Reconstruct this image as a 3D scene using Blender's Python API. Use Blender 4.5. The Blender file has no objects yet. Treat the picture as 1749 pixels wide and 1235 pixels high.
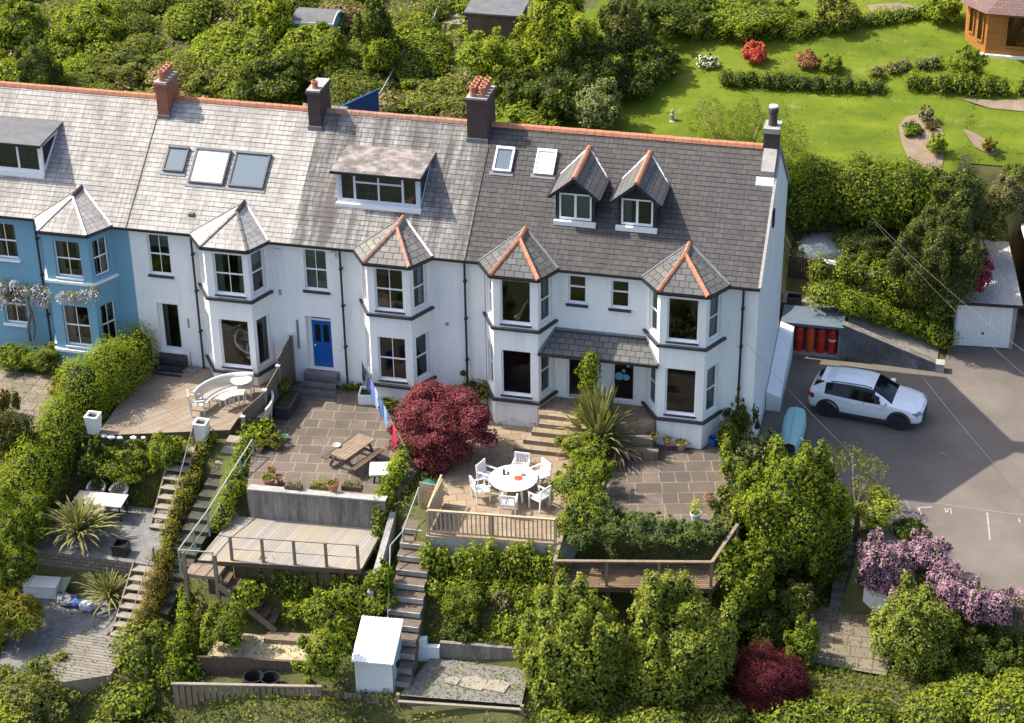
import bpy, math, random
import numpy as np
from mathutils import Vector, Matrix
# ---------------- camera, world, sun ----------------
scene = bpy.context.scene
W_, H_ = 1749.0, 1235.0
CF, YAW, PITCH, ROLL = 3414.64, 0.2377022, 0.5220587, -0.0138483
CP = np.array([35.29803, -64.30970, 39.37234])
_cy, _sy = math.cos(YAW), math.sin(YAW)
_fw = np.array([-_sy*math.cos(PITCH), _cy*math.cos(PITCH), -math.sin(PITCH)])
_r = np.array([_cy, _sy, 0.0]); _u = np.cross(_r, _fw)
_c, _s = math.cos(ROLL), math.sin(ROLL)
CR, CU = _c*_r+_s*_u, -_s*_r+_c*_u
cam = bpy.data.cameras.new("camera"); camo = bpy.data.objects.new("camera", cam)
scene.collection.objects.link(camo); scene.camera = camo
cam.sensor_fit = 'HORIZONTAL'; cam.sensor_width = 36.0; cam.lens = 36.0*CF/W_
cam.clip_start = 1.0; cam.clip_end = 1000.0
camo.matrix_world = Matrix(((CR[0], CU[0], -_fw[0], CP[0]), (CR[1], CU[1], -_fw[1], CP[1]), (CR[2], CU[2], -_fw[2], CP[2]), (0, 0, 0, 1)))
def G(px, py, z=None, y=None, x=None):
    """world point seen at a photo pixel, on a real plane (z= / y= / x=)"""
    d = ((px-W_/2)/CF)*CR+((H_/2-py)/CF)*CU+_fw
    if z is not None: t = (z-CP[2])/d[2]
    elif y is not None: t = (y-CP[1])/d[1]
    else: t = (x-CP[0])/d[0]
    q = CP+t*d
    return Vector((float(q[0]), float(q[1]), float(q[2])))
SUN = Vector((-0.645, 0.02, 0.764)).normalized()
world = bpy.data.worlds.new("World"); scene.world = world; world.use_nodes = True
nt = world.node_tree; sky = nt.nodes.new('ShaderNodeTexSky'); sky.sky_type = 'NISHITA'; sky.sun_disc = False
sky.sun_elevation = math.asin(SUN.z); sky.sun_rotation = math.atan2(SUN.x, SUN.y)
sky.air_density = .9; sky.dust_density = 3.0; sky.ozone_density = 1.2
nt.links.new(sky.outputs[0], nt.nodes['Background'].inputs[0]); nt.nodes['Background'].inputs[1].default_value = 0.15
sl = bpy.data.lights.new("sun", 'SUN'); sl.energy = 3.7; sl.angle = math.radians(0.5); sl.color = (1.0, 0.93, 0.80)
so = bpy.data.objects.new("sun", sl); scene.collection.objects.link(so); so.location = (0, 0, 60)
so.rotation_euler = SUN.to_track_quat('Z', 'Y').to_euler()
scene.view_settings.view_transform = 'Standard'; scene.view_settings.look = 'None'
scene.view_settings.exposure = 1.08; scene.view_settings.gamma = 1.0
COL = scene.collection
R = random.Random(7)
# ---------------- helpers ----------------
def tag(o, label=None, cat=None, group=None, kind=None):
    if label: o['label'] = label
    if cat: o['category'] = cat
    if group: o['group'] = group
    if kind: o['kind'] = kind
    return o
def thing(name, loc, label, cat, group=None, rz=0.0):
    o = bpy.data.objects.new(name, None); COL.objects.link(o); o.location = loc; o.rotation_euler.z = rz
    o.empty_display_size = 0.3
    return tag(o, label, cat, group)
def base_of(o):
    v = Vector((0, 0, 0))
    while o is not None: v += o.location; o = o.parent
    return v
def kids(o): return [c for c in COL.objects if c.parent == o]
def copy_tree(o, parent=None):
    c = o.copy(); COL.objects.link(c); c.parent = parent
    for ch in kids(o): copy_tree(ch, c)
    return c
def clone(o, loc, rz, label, sc=1.0):
    c = copy_tree(o); c.location = loc; c.rotation_euler.z = rz; c.scale = (sc, sc, sc); c['label'] = label
    return c
class MB:
    def __init__(s): s.v = []; s.f = []; s.m = []; s.uv = []
    def face(s, pts, mi=0, uv=None):
        b = len(s.v); s.v += [tuple(p) for p in pts]; s.f.append(tuple(range(b, b+len(pts)))); s.m.append(mi)
        s.uv.append(uv or [(0, 0)]*len(pts)); return s
    def box(s, x0, y0, z0, x1, y1, z1, mi=0, M=None):
        P = [Vector((x, y, z)) for z in (z0, z1) for (x, y) in ((x0, y0), (x1, y0), (x1, y1), (x0, y1))]
        if M is not None: P = [M @ p for p in P]
        b = len(s.v); s.v += [tuple(p) for p in P]
        for q in ((3, 2, 1, 0), (4, 5, 6, 7), (0, 1, 5, 4), (1, 2, 6, 5), (2, 3, 7, 6), (3, 0, 4, 7)):
            s.f.append(tuple(b+i for i in q)); s.m.append(mi)
            s.uv.append([(0, 0), (1, 0), (1, 1), (0, 1)])
        return s
    def bar(s, a, b, w=0.05, h=None, mi=0):
        """rectangular bar from a to b"""
        a, b = Vector(a), Vector(b); d = b-a; L = d.length
        if L < 1e-6: return s
        d.normalize(); h = h or w
        up = Vector((0, 0, 1)) if abs(d.z) < 0.95 else Vector((0, 1, 0))
        r = d.cross(up).normalized(); u = r.cross(d).normalized()
        M = Matrix(((r.x, d.x, u.x, a.x), (r.y, d.y, u.y, a.y), (r.z, d.z, u.z, a.z), (0, 0, 0, 1)))
        return s.box(-w/2, 0, -h/2, w/2, L, h/2, mi, M)
    def tube(s, pts, rad, n=6, mi=0, cap=True):
        pts = [Vector(p) for p in pts]; rads = rad if isinstance(rad, (list, tuple)) else [rad]*len(pts)
        rings = []
        for i, p in enumerate(pts):
            d = (pts[min(i+1, len(pts)-1)]-pts[max(i-1, 0)]).normalized()
            up = Vector((0, 0, 1)) if abs(d.z) < 0.9 else Vector((1, 0, 0))
            a = d.cross(up).normalized(); b = a.cross(d)
            k = len(s.v)
            for j in range(n):
                t = 2*math.pi*j/n; s.v.append(tuple(p+(a*math.cos(t)+b*math.sin(t))*rads[i]))
            rings.append(k)
        for i in range(len(rings)-1):
            for j in range(n):
                s.f.append((rings[i]+j, rings[i]+(j+1) % n, rings[i+1]+(j+1) % n, rings[i+1]+j)); s.m.append(mi); s.uv.append([(0, 0)]*4)
        if cap:
            s.f.append(tuple(rings[0]+j for j in range(n))[::-1]); s.m.append(mi); s.uv.append([(0, 0)]*n)
            s.f.append(tuple(rings[-1]+j for j in range(n))); s.m.append(mi); s.uv.append([(0, 0)]*n)
        return s
    def lathe(s, c, prof, n=16, mi=0):
        """prof: list of (radius, z) from bottom to top"""
        k0 = len(s.v)
        for (r, z) in prof:
            for j in range(n):
                t = 2*math.pi*j/n; s.v.append((c[0]+r*math.cos(t), c[1]+r*math.sin(t), c[2]+z))
        for i in range(len(prof)-1):
            for j in range(n):
                a = k0+i*n; b = a+n
                s.f.append((a+j, a+(j+1) % n, b+(j+1) % n, b+j)); s.m.append(mi); s.uv.append([(0, 0)]*4)
        return s
    def prism(s, poly, z0, z1, mi=0, mtop=None):
        """vertical prism over an xy polygon; z1 may be a list"""
        n = len(poly); zt = z1 if isinstance(z1, (list, tuple)) else [z1]*n
        zb = z0 if isinstance(z0, (list, tuple)) else [z0]*n
        ar = sum(poly[i][0]*poly[(i+1) % n][1]-poly[(i+1) % n][0]*poly[i][1] for i in range(n))
        if ar < 0: poly = poly[::-1]; zt = list(zt)[::-1]; zb = list(zb)[::-1]
        top = [(p[0], p[1], z) for p, z in zip(poly, zt)]; bot = [(p[0], p[1], z) for p, z in zip(poly, zb)]
        s.face(top, mi if mtop is None else mtop, [(p[0], p[1]) for p in poly]); s.face(bot[::-1], mi)
        for i in range(n):
            j = (i+1) % n; L = math.dist(poly[i][:2], poly[j][:2])
            s.face([bot[i], bot[j], top[j], top[i]], mi, [(0, bot[i][2]), (L, bot[j][2]), (L, top[j][2]), (0, top[i][2])])
        return s
    def build(s, name, mats, parent=None, smooth=False, bevel=0.0, loc=None):
        me = bpy.data.meshes.new(name)
        off = base_of(parent) if (parent is not None and not getattr(s, 'local', False)) else Vector((0, 0, 0))
        if loc is not None: off = Vector(loc)
        me.from_pydata([(v[0]-off[0], v[1]-off[1], v[2]-off[2]) for v in s.v], [], s.f)
        mats = mats if isinstance(mats, (list, tuple)) else [mats]
        for m in mats: me.materials.append(m)
        me.polygons.foreach_set('material_index', s.m)
        uvl = me.uv_layers.new(name='UVMap'); flat = [c for f in s.uv for q in f for c in q]
        uvl.data.foreach_set('uv', flat)
        if smooth: me.polygons.foreach_set('use_smooth', [True]*len(me.polygons))
        me.update()
        o = bpy.data.objects.new(name, me); COL.objects.link(o)
        if parent is not None: o.parent = parent
        if loc is not None and parent is None: o.location = loc
        if bevel > 0:
            b = o.modifiers.new('bevel', 'BEVEL'); b.width = bevel; b.segments = 2; b.limit_method = 'ANGLE'
        return o
# ---------------- materials ----------------
def N(t, kind, **kw):
    n = t.nodes.new(kind)
    for k, v in kw.items():
        if k in n.inputs: n.inputs[k].default_value = v
        else: setattr(n, k, v)
    return n
def newmat(name, rough=0.8):
    m = bpy.data.materials.new(name); m.use_nodes = True; t = m.node_tree; p = t.nodes['Principled BSDF']
    p.inputs['Roughness'].default_value = rough; p.inputs['Specular IOR Level'].default_value = 0.35
    return m, t, p
def ramp(t, fac, stops):
    r = t.nodes.new('ShaderNodeValToRGB'); t.links.new(fac, r.inputs[0]); e = r.color_ramp.elements
    while len(e) < len(stops): e.new(0.5)
    for i, (pos, c) in enumerate(stops): e[i].position = pos; e[i].color = (c[0], c[1], c[2], 1)
    return r.outputs[0]
def mix(t, fac, a, b, mode='MIX'):
    n = t.nodes.new('ShaderNodeMix'); n.data_type = 'RGBA'; n.blend_type = mode
    for i, v in ((0, fac), (6, a), (7, b)):
        if isinstance(v, (int, float)): n.inputs[i].default_value = v
        elif isinstance(v, tuple): n.inputs[i].default_value = (v[0], v[1], v[2], 1)
        else: t.links.new(v, n.inputs[i])
    return n.outputs[2]
def coords(t, kind='Object', scale=(1, 1, 1), rot=(0, 0, 0)):
    c = t.nodes.new('ShaderNodeTexCoord'); m = t.nodes.new('ShaderNodeMapping')
    m.inputs['Scale'].default_value = scale; m.inputs['Rotation'].default_value = rot
    t.links.new(c.outputs[kind], m.inputs[0]); return m.outputs[0]
def noise(t, vec, scale, detail=4, rough=0.6):
    n = N(t, 'ShaderNodeTexNoise', Scale=scale, Detail=detail, Roughness=rough); t.links.new(vec, n.inputs['Vector']); return n.outputs['Fac']
def bump(t, p, h, strength=0.4, dist=0.02):
    b = N(t, 'ShaderNodeBump', Strength=strength, Distance=dist); t.links.new(h, b.inputs['Height']); t.links.new(b.outputs[0], p.inputs['Normal'])
def mottled(name, c1, c2, scale=3.0, rough=0.85, bs=0.3, fine=30.0, stretch=(1, 1, 1), c3=None, lo=0.35, hi=0.65, spec=0.3):
    m, t, p = newmat(name, rough); v = coords(t, 'Object', stretch)
    st = [(lo, c1), (hi, c2)] + ([(min(hi+.12, 1), c3)] if c3 else [])
    f = noise(t, v, scale, 6, .65); g = noise(t, v, fine, 3)
    col = ramp(t, f, st); col = mix(t, 0.25, col, ramp(t, g, [(.3, tuple(x*.55 for x in c1)), (.7, tuple(min(x*1.35, 1) for x in c2))]))
    t.links.new(col, p.inputs['Base Color']); bump(t, p, g, bs, .01); p.inputs['Specular IOR Level'].default_value = spec
    return m
def plain(name, c, rough=0.5, metal=0.0, spec=0.5):
    m, t, p = newmat(name, rough); v = coords(t); f = noise(t, v, 9.0, 4)
    t.links.new(mix(t, f, tuple(x*.88 for x in c), tuple(min(1, x*1.08) for x in c)), p.inputs['Base Color'])
    p.inputs['Metallic'].default_value = metal; p.inputs['Specular IOR Level'].default_value = spec
    return m
def brickmat(name, c1, c2, mortar, bw, bh, ms=0.01, rough=0.85, stain=None, stain_amt=0.6, bs=0.5, stain_scale=(1.6, .35), stainlo=.45, stainhi=.62, squash=1.0, offs=.5, big=None, lichen=None, streak=0):
    """UV (metres) based courses of bricks, slates, flags or boards"""
    m, t, p = newmat(name, rough); c = t.nodes.new('ShaderNodeTexCoord')
    b = N(t, 'ShaderNodeTexBrick', Scale=1.0); b.offset = offs; b.squash = squash
    b.inputs['Mortar Size'].default_value = ms; b.inputs['Brick Width'].default_value = bw; b.inputs['Row Height'].default_value = bh
    b.inputs['Mortar Smooth'].default_value = 0.1; b.inputs['Bias'].default_value = 0.0
    b.inputs['Color1'].default_value = (*c1, 1); b.inputs['Color2'].default_value = (*c2, 1); b.inputs['Mortar'].default_value = (*mortar, 1)
    t.links.new(c.outputs['UV'], b.inputs['Vector']); col = b.outputs['Color']
    fine = noise(t, c.outputs['UV'], 14.0, 5, .7)
    col = mix(t, 0.45, col, ramp(t, fine, [(.25, (.3, .3, .3)), (.75, (1.0, 1.0, 1.0))]), 'MULTIPLY')
    if streak:
        ms_ = t.nodes.new('ShaderNodeMapping'); ms_.inputs['Scale'].default_value = (11, .55, 1); t.links.new(c.outputs['UV'], ms_.inputs[0])
        col = mix(t, streak, col, ramp(t, noise(t, ms_.outputs[0], 1.0, 5, .7), [(.35, (.42, .40, .39)), (.62, (1.1, 1.1, 1.1))]), 'MULTIPLY')
    if stain:
        mp = t.nodes.new('ShaderNodeMapping'); mp.inputs['Scale'].default_value = (stain_scale[0], stain_scale[1], 1); t.links.new(c.outputs['UV'], mp.inputs[0])
        s = noise(t, mp.outputs[0], 1.0, 6, .7); sf = ramp(t, s, [(stainlo, (0, 0, 0)), (stainhi, (stain_amt,)*3)])
        col = mix(t, sf, col, stain)
    if lichen:
        l = noise(t, c.outputs['UV'], 5.0, 8, .8); lf = ramp(t, l, [(.6, (0, 0, 0)), (.7, (.7, .7, .7))]); col = mix(t, lf, col, lichen)
    if big:
        s2 = noise(t, c.outputs['UV'], .5, 3); col = mix(t, ramp(t, s2, [(.35, (0, 0, 0)), (.65, (.6, .6, .6))]), col, big, 'MULTIPLY')
    t.links.new(col, p.inputs['Base Color'])
    inv = N(t, 'ShaderNodeMath', operation='MULTIPLY_ADD'); t.links.new(b.outputs['Fac'], inv.inputs[0]); inv.inputs[1].default_value = -1.0; t.links.new(fine, inv.inputs[2])
    bump(t, p, inv.outputs[0], bs, .012)
    return m
def leafmat(name, stops, trans=0.42, patch=None, rough=0.7):
    m, t, p = newmat(name, rough); g = t.nodes.new('ShaderNodeNewGeometry')
    n = len(stops); col = ramp(t, g.outputs['Random Per Island'], [(i/max(1, n-1), s) for i, s in enumerate(stops)])
    av = tuple(sum(s[i] for s in stops)/n for i in range(3)); col = mix(t, .35, col, av)
    f = noise(t, coords(t), 1.1, 3); col = mix(t, ramp(t, f, [(.38, (0, 0, 0)), (.66, (.7, .7, .7))]), col, patch or stops[-1])
    f2 = noise(t, coords(t), 3.1, 3); col = mix(t, 1.0, col, ramp(t, f2, [(.35, (.72, .74, .68)), (.65, (1.18, 1.15, 1.0))]), 'MULTIPLY')
    hs = t.nodes.new('ShaderNodeHueSaturation'); hs.inputs['Saturation'].default_value = .97; t.links.new(col, hs.inputs['Color']); col = hs.outputs[0]
    t.links.new(col, p.inputs['Base Color']); p.inputs['Specular IOR Level'].default_value = 0.10
    tr = t.nodes.new('ShaderNodeBsdfTranslucent'); t.links.new(mix(t, 1.0, col, (1.0, 1.15, .6), 'MULTIPLY'), tr.inputs[0])
    mx = t.nodes.new('ShaderNodeMixShader'); mx.inputs[0].default_value = trans
    t.links.new(p.outputs[0], mx.inputs[1]); t.links.new(tr.outputs[0], mx.inputs[2]); t.links.new(mx.outputs[0], t.nodes['Material Output'].inputs[0])
    return m
M = {}
M['slate1'] = brickmat('pale_lichened_slate', (.52, .49, .45), (.40, .38, .35), (.18, .165, .15), .40, .21, .008, streak=.6, stain=(.17, .15, .14), stain_amt=.75, stain_scale=(1.1, .28), stainlo=.45, stainhi=.68, lichen=(.52, .5, .47))
M['slate2'] = brickmat('silvery_slate', (.54, .515, .475), (.42, .40, .37), (.19, .18, .165), .40, .21, .008, streak=.55, stain=(.18, .16, .15), stain_amt=.7, stain_scale=(1.2, .28), stainlo=.47, stainhi=.70, lichen=(.55, .53, .50))
M['slate3'] = brickmat('streaked_slate', (.42, .41, .385), (.28, .268, .25), (.11, .105, .10), .37, .21, .009, streak=.8, stain=(.075, .065, .06), stain_amt=.85, stain_scale=(1.5, .14), stainlo=.43, stainhi=.58, lichen=(.46, .45, .42))
M['slate4'] = brickmat('dark_slate', (.085, .08, .078), (.115, .108, .104), (.035, .033, .032), .37, .21, .010, streak=.5, stain=(.05, .045, .045), stain_amt=.6, stain_scale=(1.3, .3), stainlo=.5, stainhi=.75, lichen=(.20, .185, .16))
M['slatebay'] = brickmat('bay_slate', (.21, .2, .18), (.28, .265, .24), (.05, .047, .045), .36, .26, .014, lichen=(.3, .28, .2))
M['slatebaydark'] = brickmat('bay_slate_dark', (.12, .118, .115), (.17, .165, .16), (.03, .03, .03), .36, .26, .014, lichen=(.2, .19, .15))
M['terracotta'] = mottled('terracotta', (.36, .14, .08), (.48, .215, .13), 6, .8, .3, c3=(.30, .19, .15))
M['terracotta_old'] = mottled('weathered_terracotta', (.30, .15, .10), (.42, .24, .18), 5, .8, .3, c3=(.25, .2, .17))
M['leadwhite'] = mottled('lead_flashing', (.55, .55, .56), (.72, .72, .72), 6, .55)
M['lead'] = mottled('grey_lead', (.13, .14, .15), (.2, .21, .22), 4, .6)
def streaky(name, c1, c2, stain, rough=.88, amt=.4):
    m = mottled(name, c1, c2, 1.6, rough, .25, 40, (1, 1, .3)); t = m.node_tree; p = t.nodes['Principled BSDF']; src = p.inputs['Base Color'].links[0].from_socket
    f = noise(t, coords(t, 'Object', (4.5, 4.5, .35)), 1.0, 6, .7); g = noise(t, coords(t, 'Object', (.5, .5, .6)), 1.0, 3)
    k = N(t, 'ShaderNodeMath', operation='MULTIPLY'); t.links.new(ramp(t, f, [(.50, (0, 0, 0)), (.72, (1, 1, 1))]), k.inputs[0]); t.links.new(ramp(t, g, [(.42, (0, 0, 0)), (.62, (amt, amt, amt))]), k.inputs[1])
    t.links.new(mix(t, k.outputs[0], src, stain), p.inputs['Base Color']); return m
M['white'] = streaky('white_render', (.785, .80, .77), (.85, .86, .83), (.50, .52, .47), amt=.5)
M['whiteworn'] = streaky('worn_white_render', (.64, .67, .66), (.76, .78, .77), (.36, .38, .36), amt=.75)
M['blue'] = mottled('blue_render', (.17, .34, .45), (.19, .37, .49), 1.4, .85, .12, 45, (1, 1, .3))
M['cream'] = mottled('white_paint', (.74, .74, .72), (.8, .8, .78), 3, .6, .08)
M['upvc'] = plain('white_frame', (.84, .84, .84), .35)
M['greyblue'] = mottled('pale_grey_paint', (.50, .56, .62), (.58, .63, .68), 3, .6, .1)
M['black'] = plain('black_gutter', (.018, .018, .022), .45)
M['slatesill'] = mottled('dark_sill', (.03, .03, .037), (.06, .058, .066), 6, .55)
M['blackclad'] = mottled('black_cladding', (.016, .017, .02), (.03, .032, .036), 3, .6, .2, 20, (6, 1, 1))
M['brick'] = brickmat('red_brick', (.42, .115, .05), (.30, .08, .04), (.25, .19, .15), .215, .075, .010)
M['brickdark'] = brickmat('sooty_brick', (.11, .065, .055), (.07, .045, .04), (.085, .07, .062), .215, .075, .010, stain=(.05, .045, .045))
M['cement'] = mottled('grey_cement', (.24, .23, .215), (.38, .365, .34), 4, .9, .4)
M['cementold'] = mottled('stained_cement', (.085, .075, .07), (.27, .245, .21), 2.6, .95, .5, 18, (1.6, 1.6, .22), c3=(.36, .27, .17))
M['felt'] = mottled('grey_roof_felt', (.10, .10, .105), (.15, .15, .155), 2.5, .75, .2, 60)
M['feltpatchy'] = mottled('patchy_roof_felt', (.09, .085, .075), (.30, .26, .245), 2.0, .9, .3, 20, c3=(.38, .35, .33), lo=.42, hi=.6)
M['interior'] = mottled('room_interior', (.16, .11, .08), (.30, .23, .17), .8, .9, .05, c3=(.42, .38, .34))
M['curtain'] = plain('curtain_cloth', (.42, .44, .38), .9)
M['blind'] = plain('window_blind', (.36, .46, .42), .9)
M['blindglare'] = plain('white_blind_and_sun_glare', (.85, .85, .87), .6)  # white for window blinds, also sun glare painted on two skylight panes
M['redtoy'] = plain('red_furnishing', (.45, .09, .05), .7)
M['bluedoor'] = plain('blue_door_paint', (.01, .10, .36), .35)
M['stone'] = mottled('stone_step', (.12, .115, .11), (.22, .21, .195), 4, .9, .4)
m, t, p = newmat('window_glass', .03)
gl = t.nodes.new('ShaderNodeBsdfGlossy'); gl.inputs['Roughness'].default_value = .015; gl.inputs['Color'].default_value = (.85, .9, .95, 1)
tr = t.nodes.new('ShaderNodeBsdfTransparent'); tr.inputs[0].default_value = (.62, .66, .66, 1)
fr = N(t, 'ShaderNodeFresnel', IOR=1.7); mx = t.nodes.new('ShaderNodeMixShader')
t.links.new(fr.outputs[0], mx.inputs[0]); t.links.new(tr.outputs[0], mx.inputs[1]); t.links.new(gl.outputs[0], mx.inputs[2])
t.links.new(mx.outputs[0], t.nodes['Material Output'].inputs[0]); M['glass'] = m
m, t, p = newmat('skylight_glass', .06); p.inputs['Base Color'].default_value = (.10, .14, .17, 1); p.inputs['Specular IOR Level'].default_value = .9; M['skyglass'] = m  # blue-grey base colour stands in for the reflected sky
m, t, p = newmat('dark_glass', .05); p.inputs['Base Color'].default_value = (.012, .014, .016, 1); p.inputs['Specular IOR Level'].default_value = .6; M['darkglass'] = m
# ---------------- houses ----------------
HE, HR, DY = 5.6, 9.05, 4.53          # eaves height, ridge height, ridge depth
KR = (HR-HE)/(DY+.15)
def rz_(y): return HE+KR*(y+.15)      # main roof plane
def V3(a, u, d, s, z, n): return Vector((a[0]+u[0]*s+n[0]*d, a[1]+u[1]*s+n[1]*d, z))
def panel(mb, a, b, z0, z1, ops, dep=.14, mi=0, mrev=None):
    """wall panel from a to b (outside on the right-hand side of a->b) with real openings"""
    L = math.dist(a, b); u = ((b[0]-a[0])/L, (b[1]-a[1])/L); n = (u[1], -u[0]); mrev = mi if mrev is None else mrev
    us = sorted({0, L, *[o[0] for o in ops], *[o[1] for o in ops]}); zs = sorted({z0, z1, *[o[2] for o in ops], *[o[3] for o in ops]})
    for i in range(len(us)-1):
        for k in range(len(zs)-1):
            cu, cz = (us[i]+us[i+1])/2, (zs[k]+zs[k+1])/2
            if any(o[0] < cu < o[1] and o[2] < cz < o[3] for o in ops): continue
            mb.face([V3(a, u, 0, us[i], zs[k], n), V3(a, u, 0, us[i+1], zs[k], n), V3(a, u, 0, us[i+1], zs[k+1], n), V3(a, u, 0, us[i], zs[k+1], n)], mi)
    for (s0, s1, q0, q1) in [o[:4] for o in ops]:
        c = [(s0, q0), (s1, q0), (s1, q1), (s0, q1)]
        for i in range(4):
            (sa, qa), (sb, qb) = c[i], c[(i+1) % 4]
            mb.face([V3(a, u, 0, sa, qa, n), V3(a, u, -dep-.1, sa, qa, n), V3(a, u, -dep-.1, sb, qb, n), V3(a, u, 0, sb, qb, n)], mrev)
def lbox(mb, a, u, n, s0, s1, d0, d1, z0, z1, mi=0):
    """box in wall coordinates (s along, d outwards)"""
    T = Matrix(((u[0], n[0], 0, a[0]), (u[1], n[1], 0, a[1]), (0, 0, 1, 0), (0, 0, 0, 1)))
    mb.box(s0, d0, z0, s1, d1, z1, mi, T)
def window(par, a, b, o, style='sash4', dep=.10, sill='slatesill', curtain=None, fr=.055, frame='upvc'):
    L = math.dist(a, b); u = ((b[0]-a[0])/L, (b[1]-a[1])/L); n = (u[1], -u[0]); s0, s1, z0, z1 = o[:4]
    f = MB(); d0, d1 = -dep-.06, -dep
    for (p0, p1, q0, q1) in ((s0, s1, z0, z0+fr*1.3), (s0, s1, z1-fr, z1), (s0, s0+fr, z0+fr*1.3, z1-fr), (s1-fr, s1, z0+fr*1.3, z1-fr)):
        lbox(f, a, u, n, p0, p1, d0, d1, q0, q1)
    sm, zm = (s0+s1)/2, (z0+z1)/2; e = .004
    if style in ('sash4', 'sash2'):
        lbox(f, a, u, n, s0+fr, s1-fr, d0-.004, d1-.015, zm-.03, zm+.03)
    if style == 'top2':
        lbox(f, a, u, n, s0+fr, s1-fr, d0-.004, d1-.015, z0+(z1-z0)*.58-.03, z0+(z1-z0)*.58+.03)
    if style == 'sash4': lbox(f, a, u, n, sm-.014, sm+.014, d0+.006, d1-.022, z0+fr, z1-fr)
    if style == 'case2': lbox(f, a, u, n, sm-.045, sm+.045, d0+.006, d1-.008, z0+fr, z1-fr)
    if style == 'dorm4':
        w = s1-s0
        for k, wd in ((.19, .045), (.5, .035), (.81, .045)): lbox(f, a, u, n, s0+w*k-wd, s0+w*k+wd, d0+.006, d1-.008, z0+fr, z1-fr)
        lbox(f, a, u, n, s0+w*.19, s0+w*.81, d0+.010, d1-.012, z1-.36, z1-.29)
    if style == 'dorm3':
        w = s1-s0
        for k in (.33, .66): lbox(f, a, u, n, s0+w*k-.04, s0+w*k+.04, d0+.006, d1-.008, z0+fr, z1-fr)
    w = f.build('window', M[frame], par)
    pm = MB(); pm.face([V3(a, u, -dep-.035, s0+.02, z0+.02, n), V3(a, u, -dep-.035, s1-.02, z0+.02, n), V3(a, u, -dep-.035, s1-.02, z1-.02, n), V3(a, u, -dep-.035, s0+.02, z1-.02, n)])
    pm.build('pane', M['glass'], w)
    if sill:
        sm_ = MB(); lbox(sm_, a, u, n, s0-.08, s1+.08, -dep+.0, .09, z0-.09, z0-.003); sm_.build('sill', M[sill], w)
    if curtain:
        c = MB(); kind, mat = curtain
        def folds(c0, c1, zb, zt):
            k = max(4, int((c1-c0)/.05)); pts = [(c0+(c1-c0)*i/k, -dep-.16-.03*(i % 2)) for i in range(k+1)]
            for i in range(k):
                (sa, da), (sb, db) = pts[i], pts[i+1]
                c.face([V3(a, u, da, sa, zb, n), V3(a, u, db, sb, zb, n), V3(a, u, db, sb, zt, n), V3(a, u, da, sa, zt, n)])
        ww = s1-s0
        if kind == 'sides': folds(s0, s0+ww*.24, z0, z1); folds(s1-ww*.24, s1, z0, z1)
        elif kind == 'left': folds(s0, s0+ww*.3, z0, z1)
        elif kind == 'right': folds(s1-ww*.3, s1, z0, z1)
        elif kind == 'top': lbox(c, a, u, n, s0, s1, -dep-.13, -dep-.12, z1-(z1-z0)*.35, z1)
        elif kind == 'full': lbox(c, a, u, n, s0, s1, -dep-.13, -dep-.12, z0, z1)
        c.build('curtain', M[mat], w)
    return w
def ribbon_roof(x0, x1, mat, par, name='roof', y0=-.22, xl=None):
    """front slope laid in overlapping slate courses, plus the rear slope"""
    mb = MB(); L = math.hypot(DY-y0, KR*(DY-y0)); nC = int(round(L/.21)); nv = Vector((0, -KR, 1)).normalized()
    def pt(x, v, h): q = v/L; return Vector((x, y0+(DY-y0)*q, rz_(y0)+KR*(DY-y0)*q))+nv*h
    rr = random.Random(int(x0*10)+3)
    xs = [x0]
    while xs[-1] < x1-.6: xs.append(xs[-1]+.33*rr.choice((1, 2, 3)))
    xs[-1] = x1 if x1-xs[-1] < .3 else xs[-1]
    if xs[-1] < x1: xs.append(x1)
    for k in range(nC):
        v0, v1 = L*k/nC, L*(k+1)/nC; sh = .165*(k % 2)
        cuts = [x0]+[x+sh for x in xs[1:-1]]+[x1]
        for i in range(len(cuts)-1):
            xa, xb = cuts[i], cuts[i+1]; ha = .013+rr.uniform(-.004, .008); hb = ha+rr.uniform(-.003, .003)
            a, b, c, d = pt(xa, v0, ha), pt(xb, v0, hb), pt(xb, v1, .004), pt(xa, v1, .004)
            mb.face([a, b, c, d], 0, [(xa, k*.21), (xb, k*.21), (xb, (k+1)*.21), (xa, (k+1)*.21)])
            mb.face([pt(xa, v0, -.002), pt(xb, v0, -.002), b, a], 0, [(xa, k*.21)]*4)
    yb = 2*DY-y0
    mb.face([(x1, yb, rz_(y0)), (x0, yb, rz_(y0)), (x0, DY, HR), (x1, DY, HR)], 0, [(x1, 0), (x0, 0), (x0, 5.8), (x1, 5.8)])
    return mb.build(name, mat, par)
def ridge_tiles(a, b, par, mat, rad=.11, seg=.33, name='ridge_tiles'):
    mb = MB(); a, b = Vector(a), Vector(b); L = (b-a).length; d = (b-a)/L; n = max(1, int(L/seg)); side = d.cross(Vector((0, 0, 1))).normalized(); up = side.cross(d)
    rr = random.Random(3)
    for i in range(n):
        p, q = a+d*(L*i/n), a+d*(L*(i+1)/n-.012); j = rr.uniform(-.006, .006)
        A = [side*-rad*1.15+up*(-.10), side*-rad*.75+up*(.02+j), up*(.07+j), side*rad*.75+up*(.02+j), side*rad*1.15+up*(-.10)]
        for k in range(4): mb.face([p+A[k], q+A[k], q+A[k+1], p+A[k+1]], 0)
        mb.face([p+x for x in A]); mb.face([q+x for x in A][::-1])
    return mb.build(name, mat, par)
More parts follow.
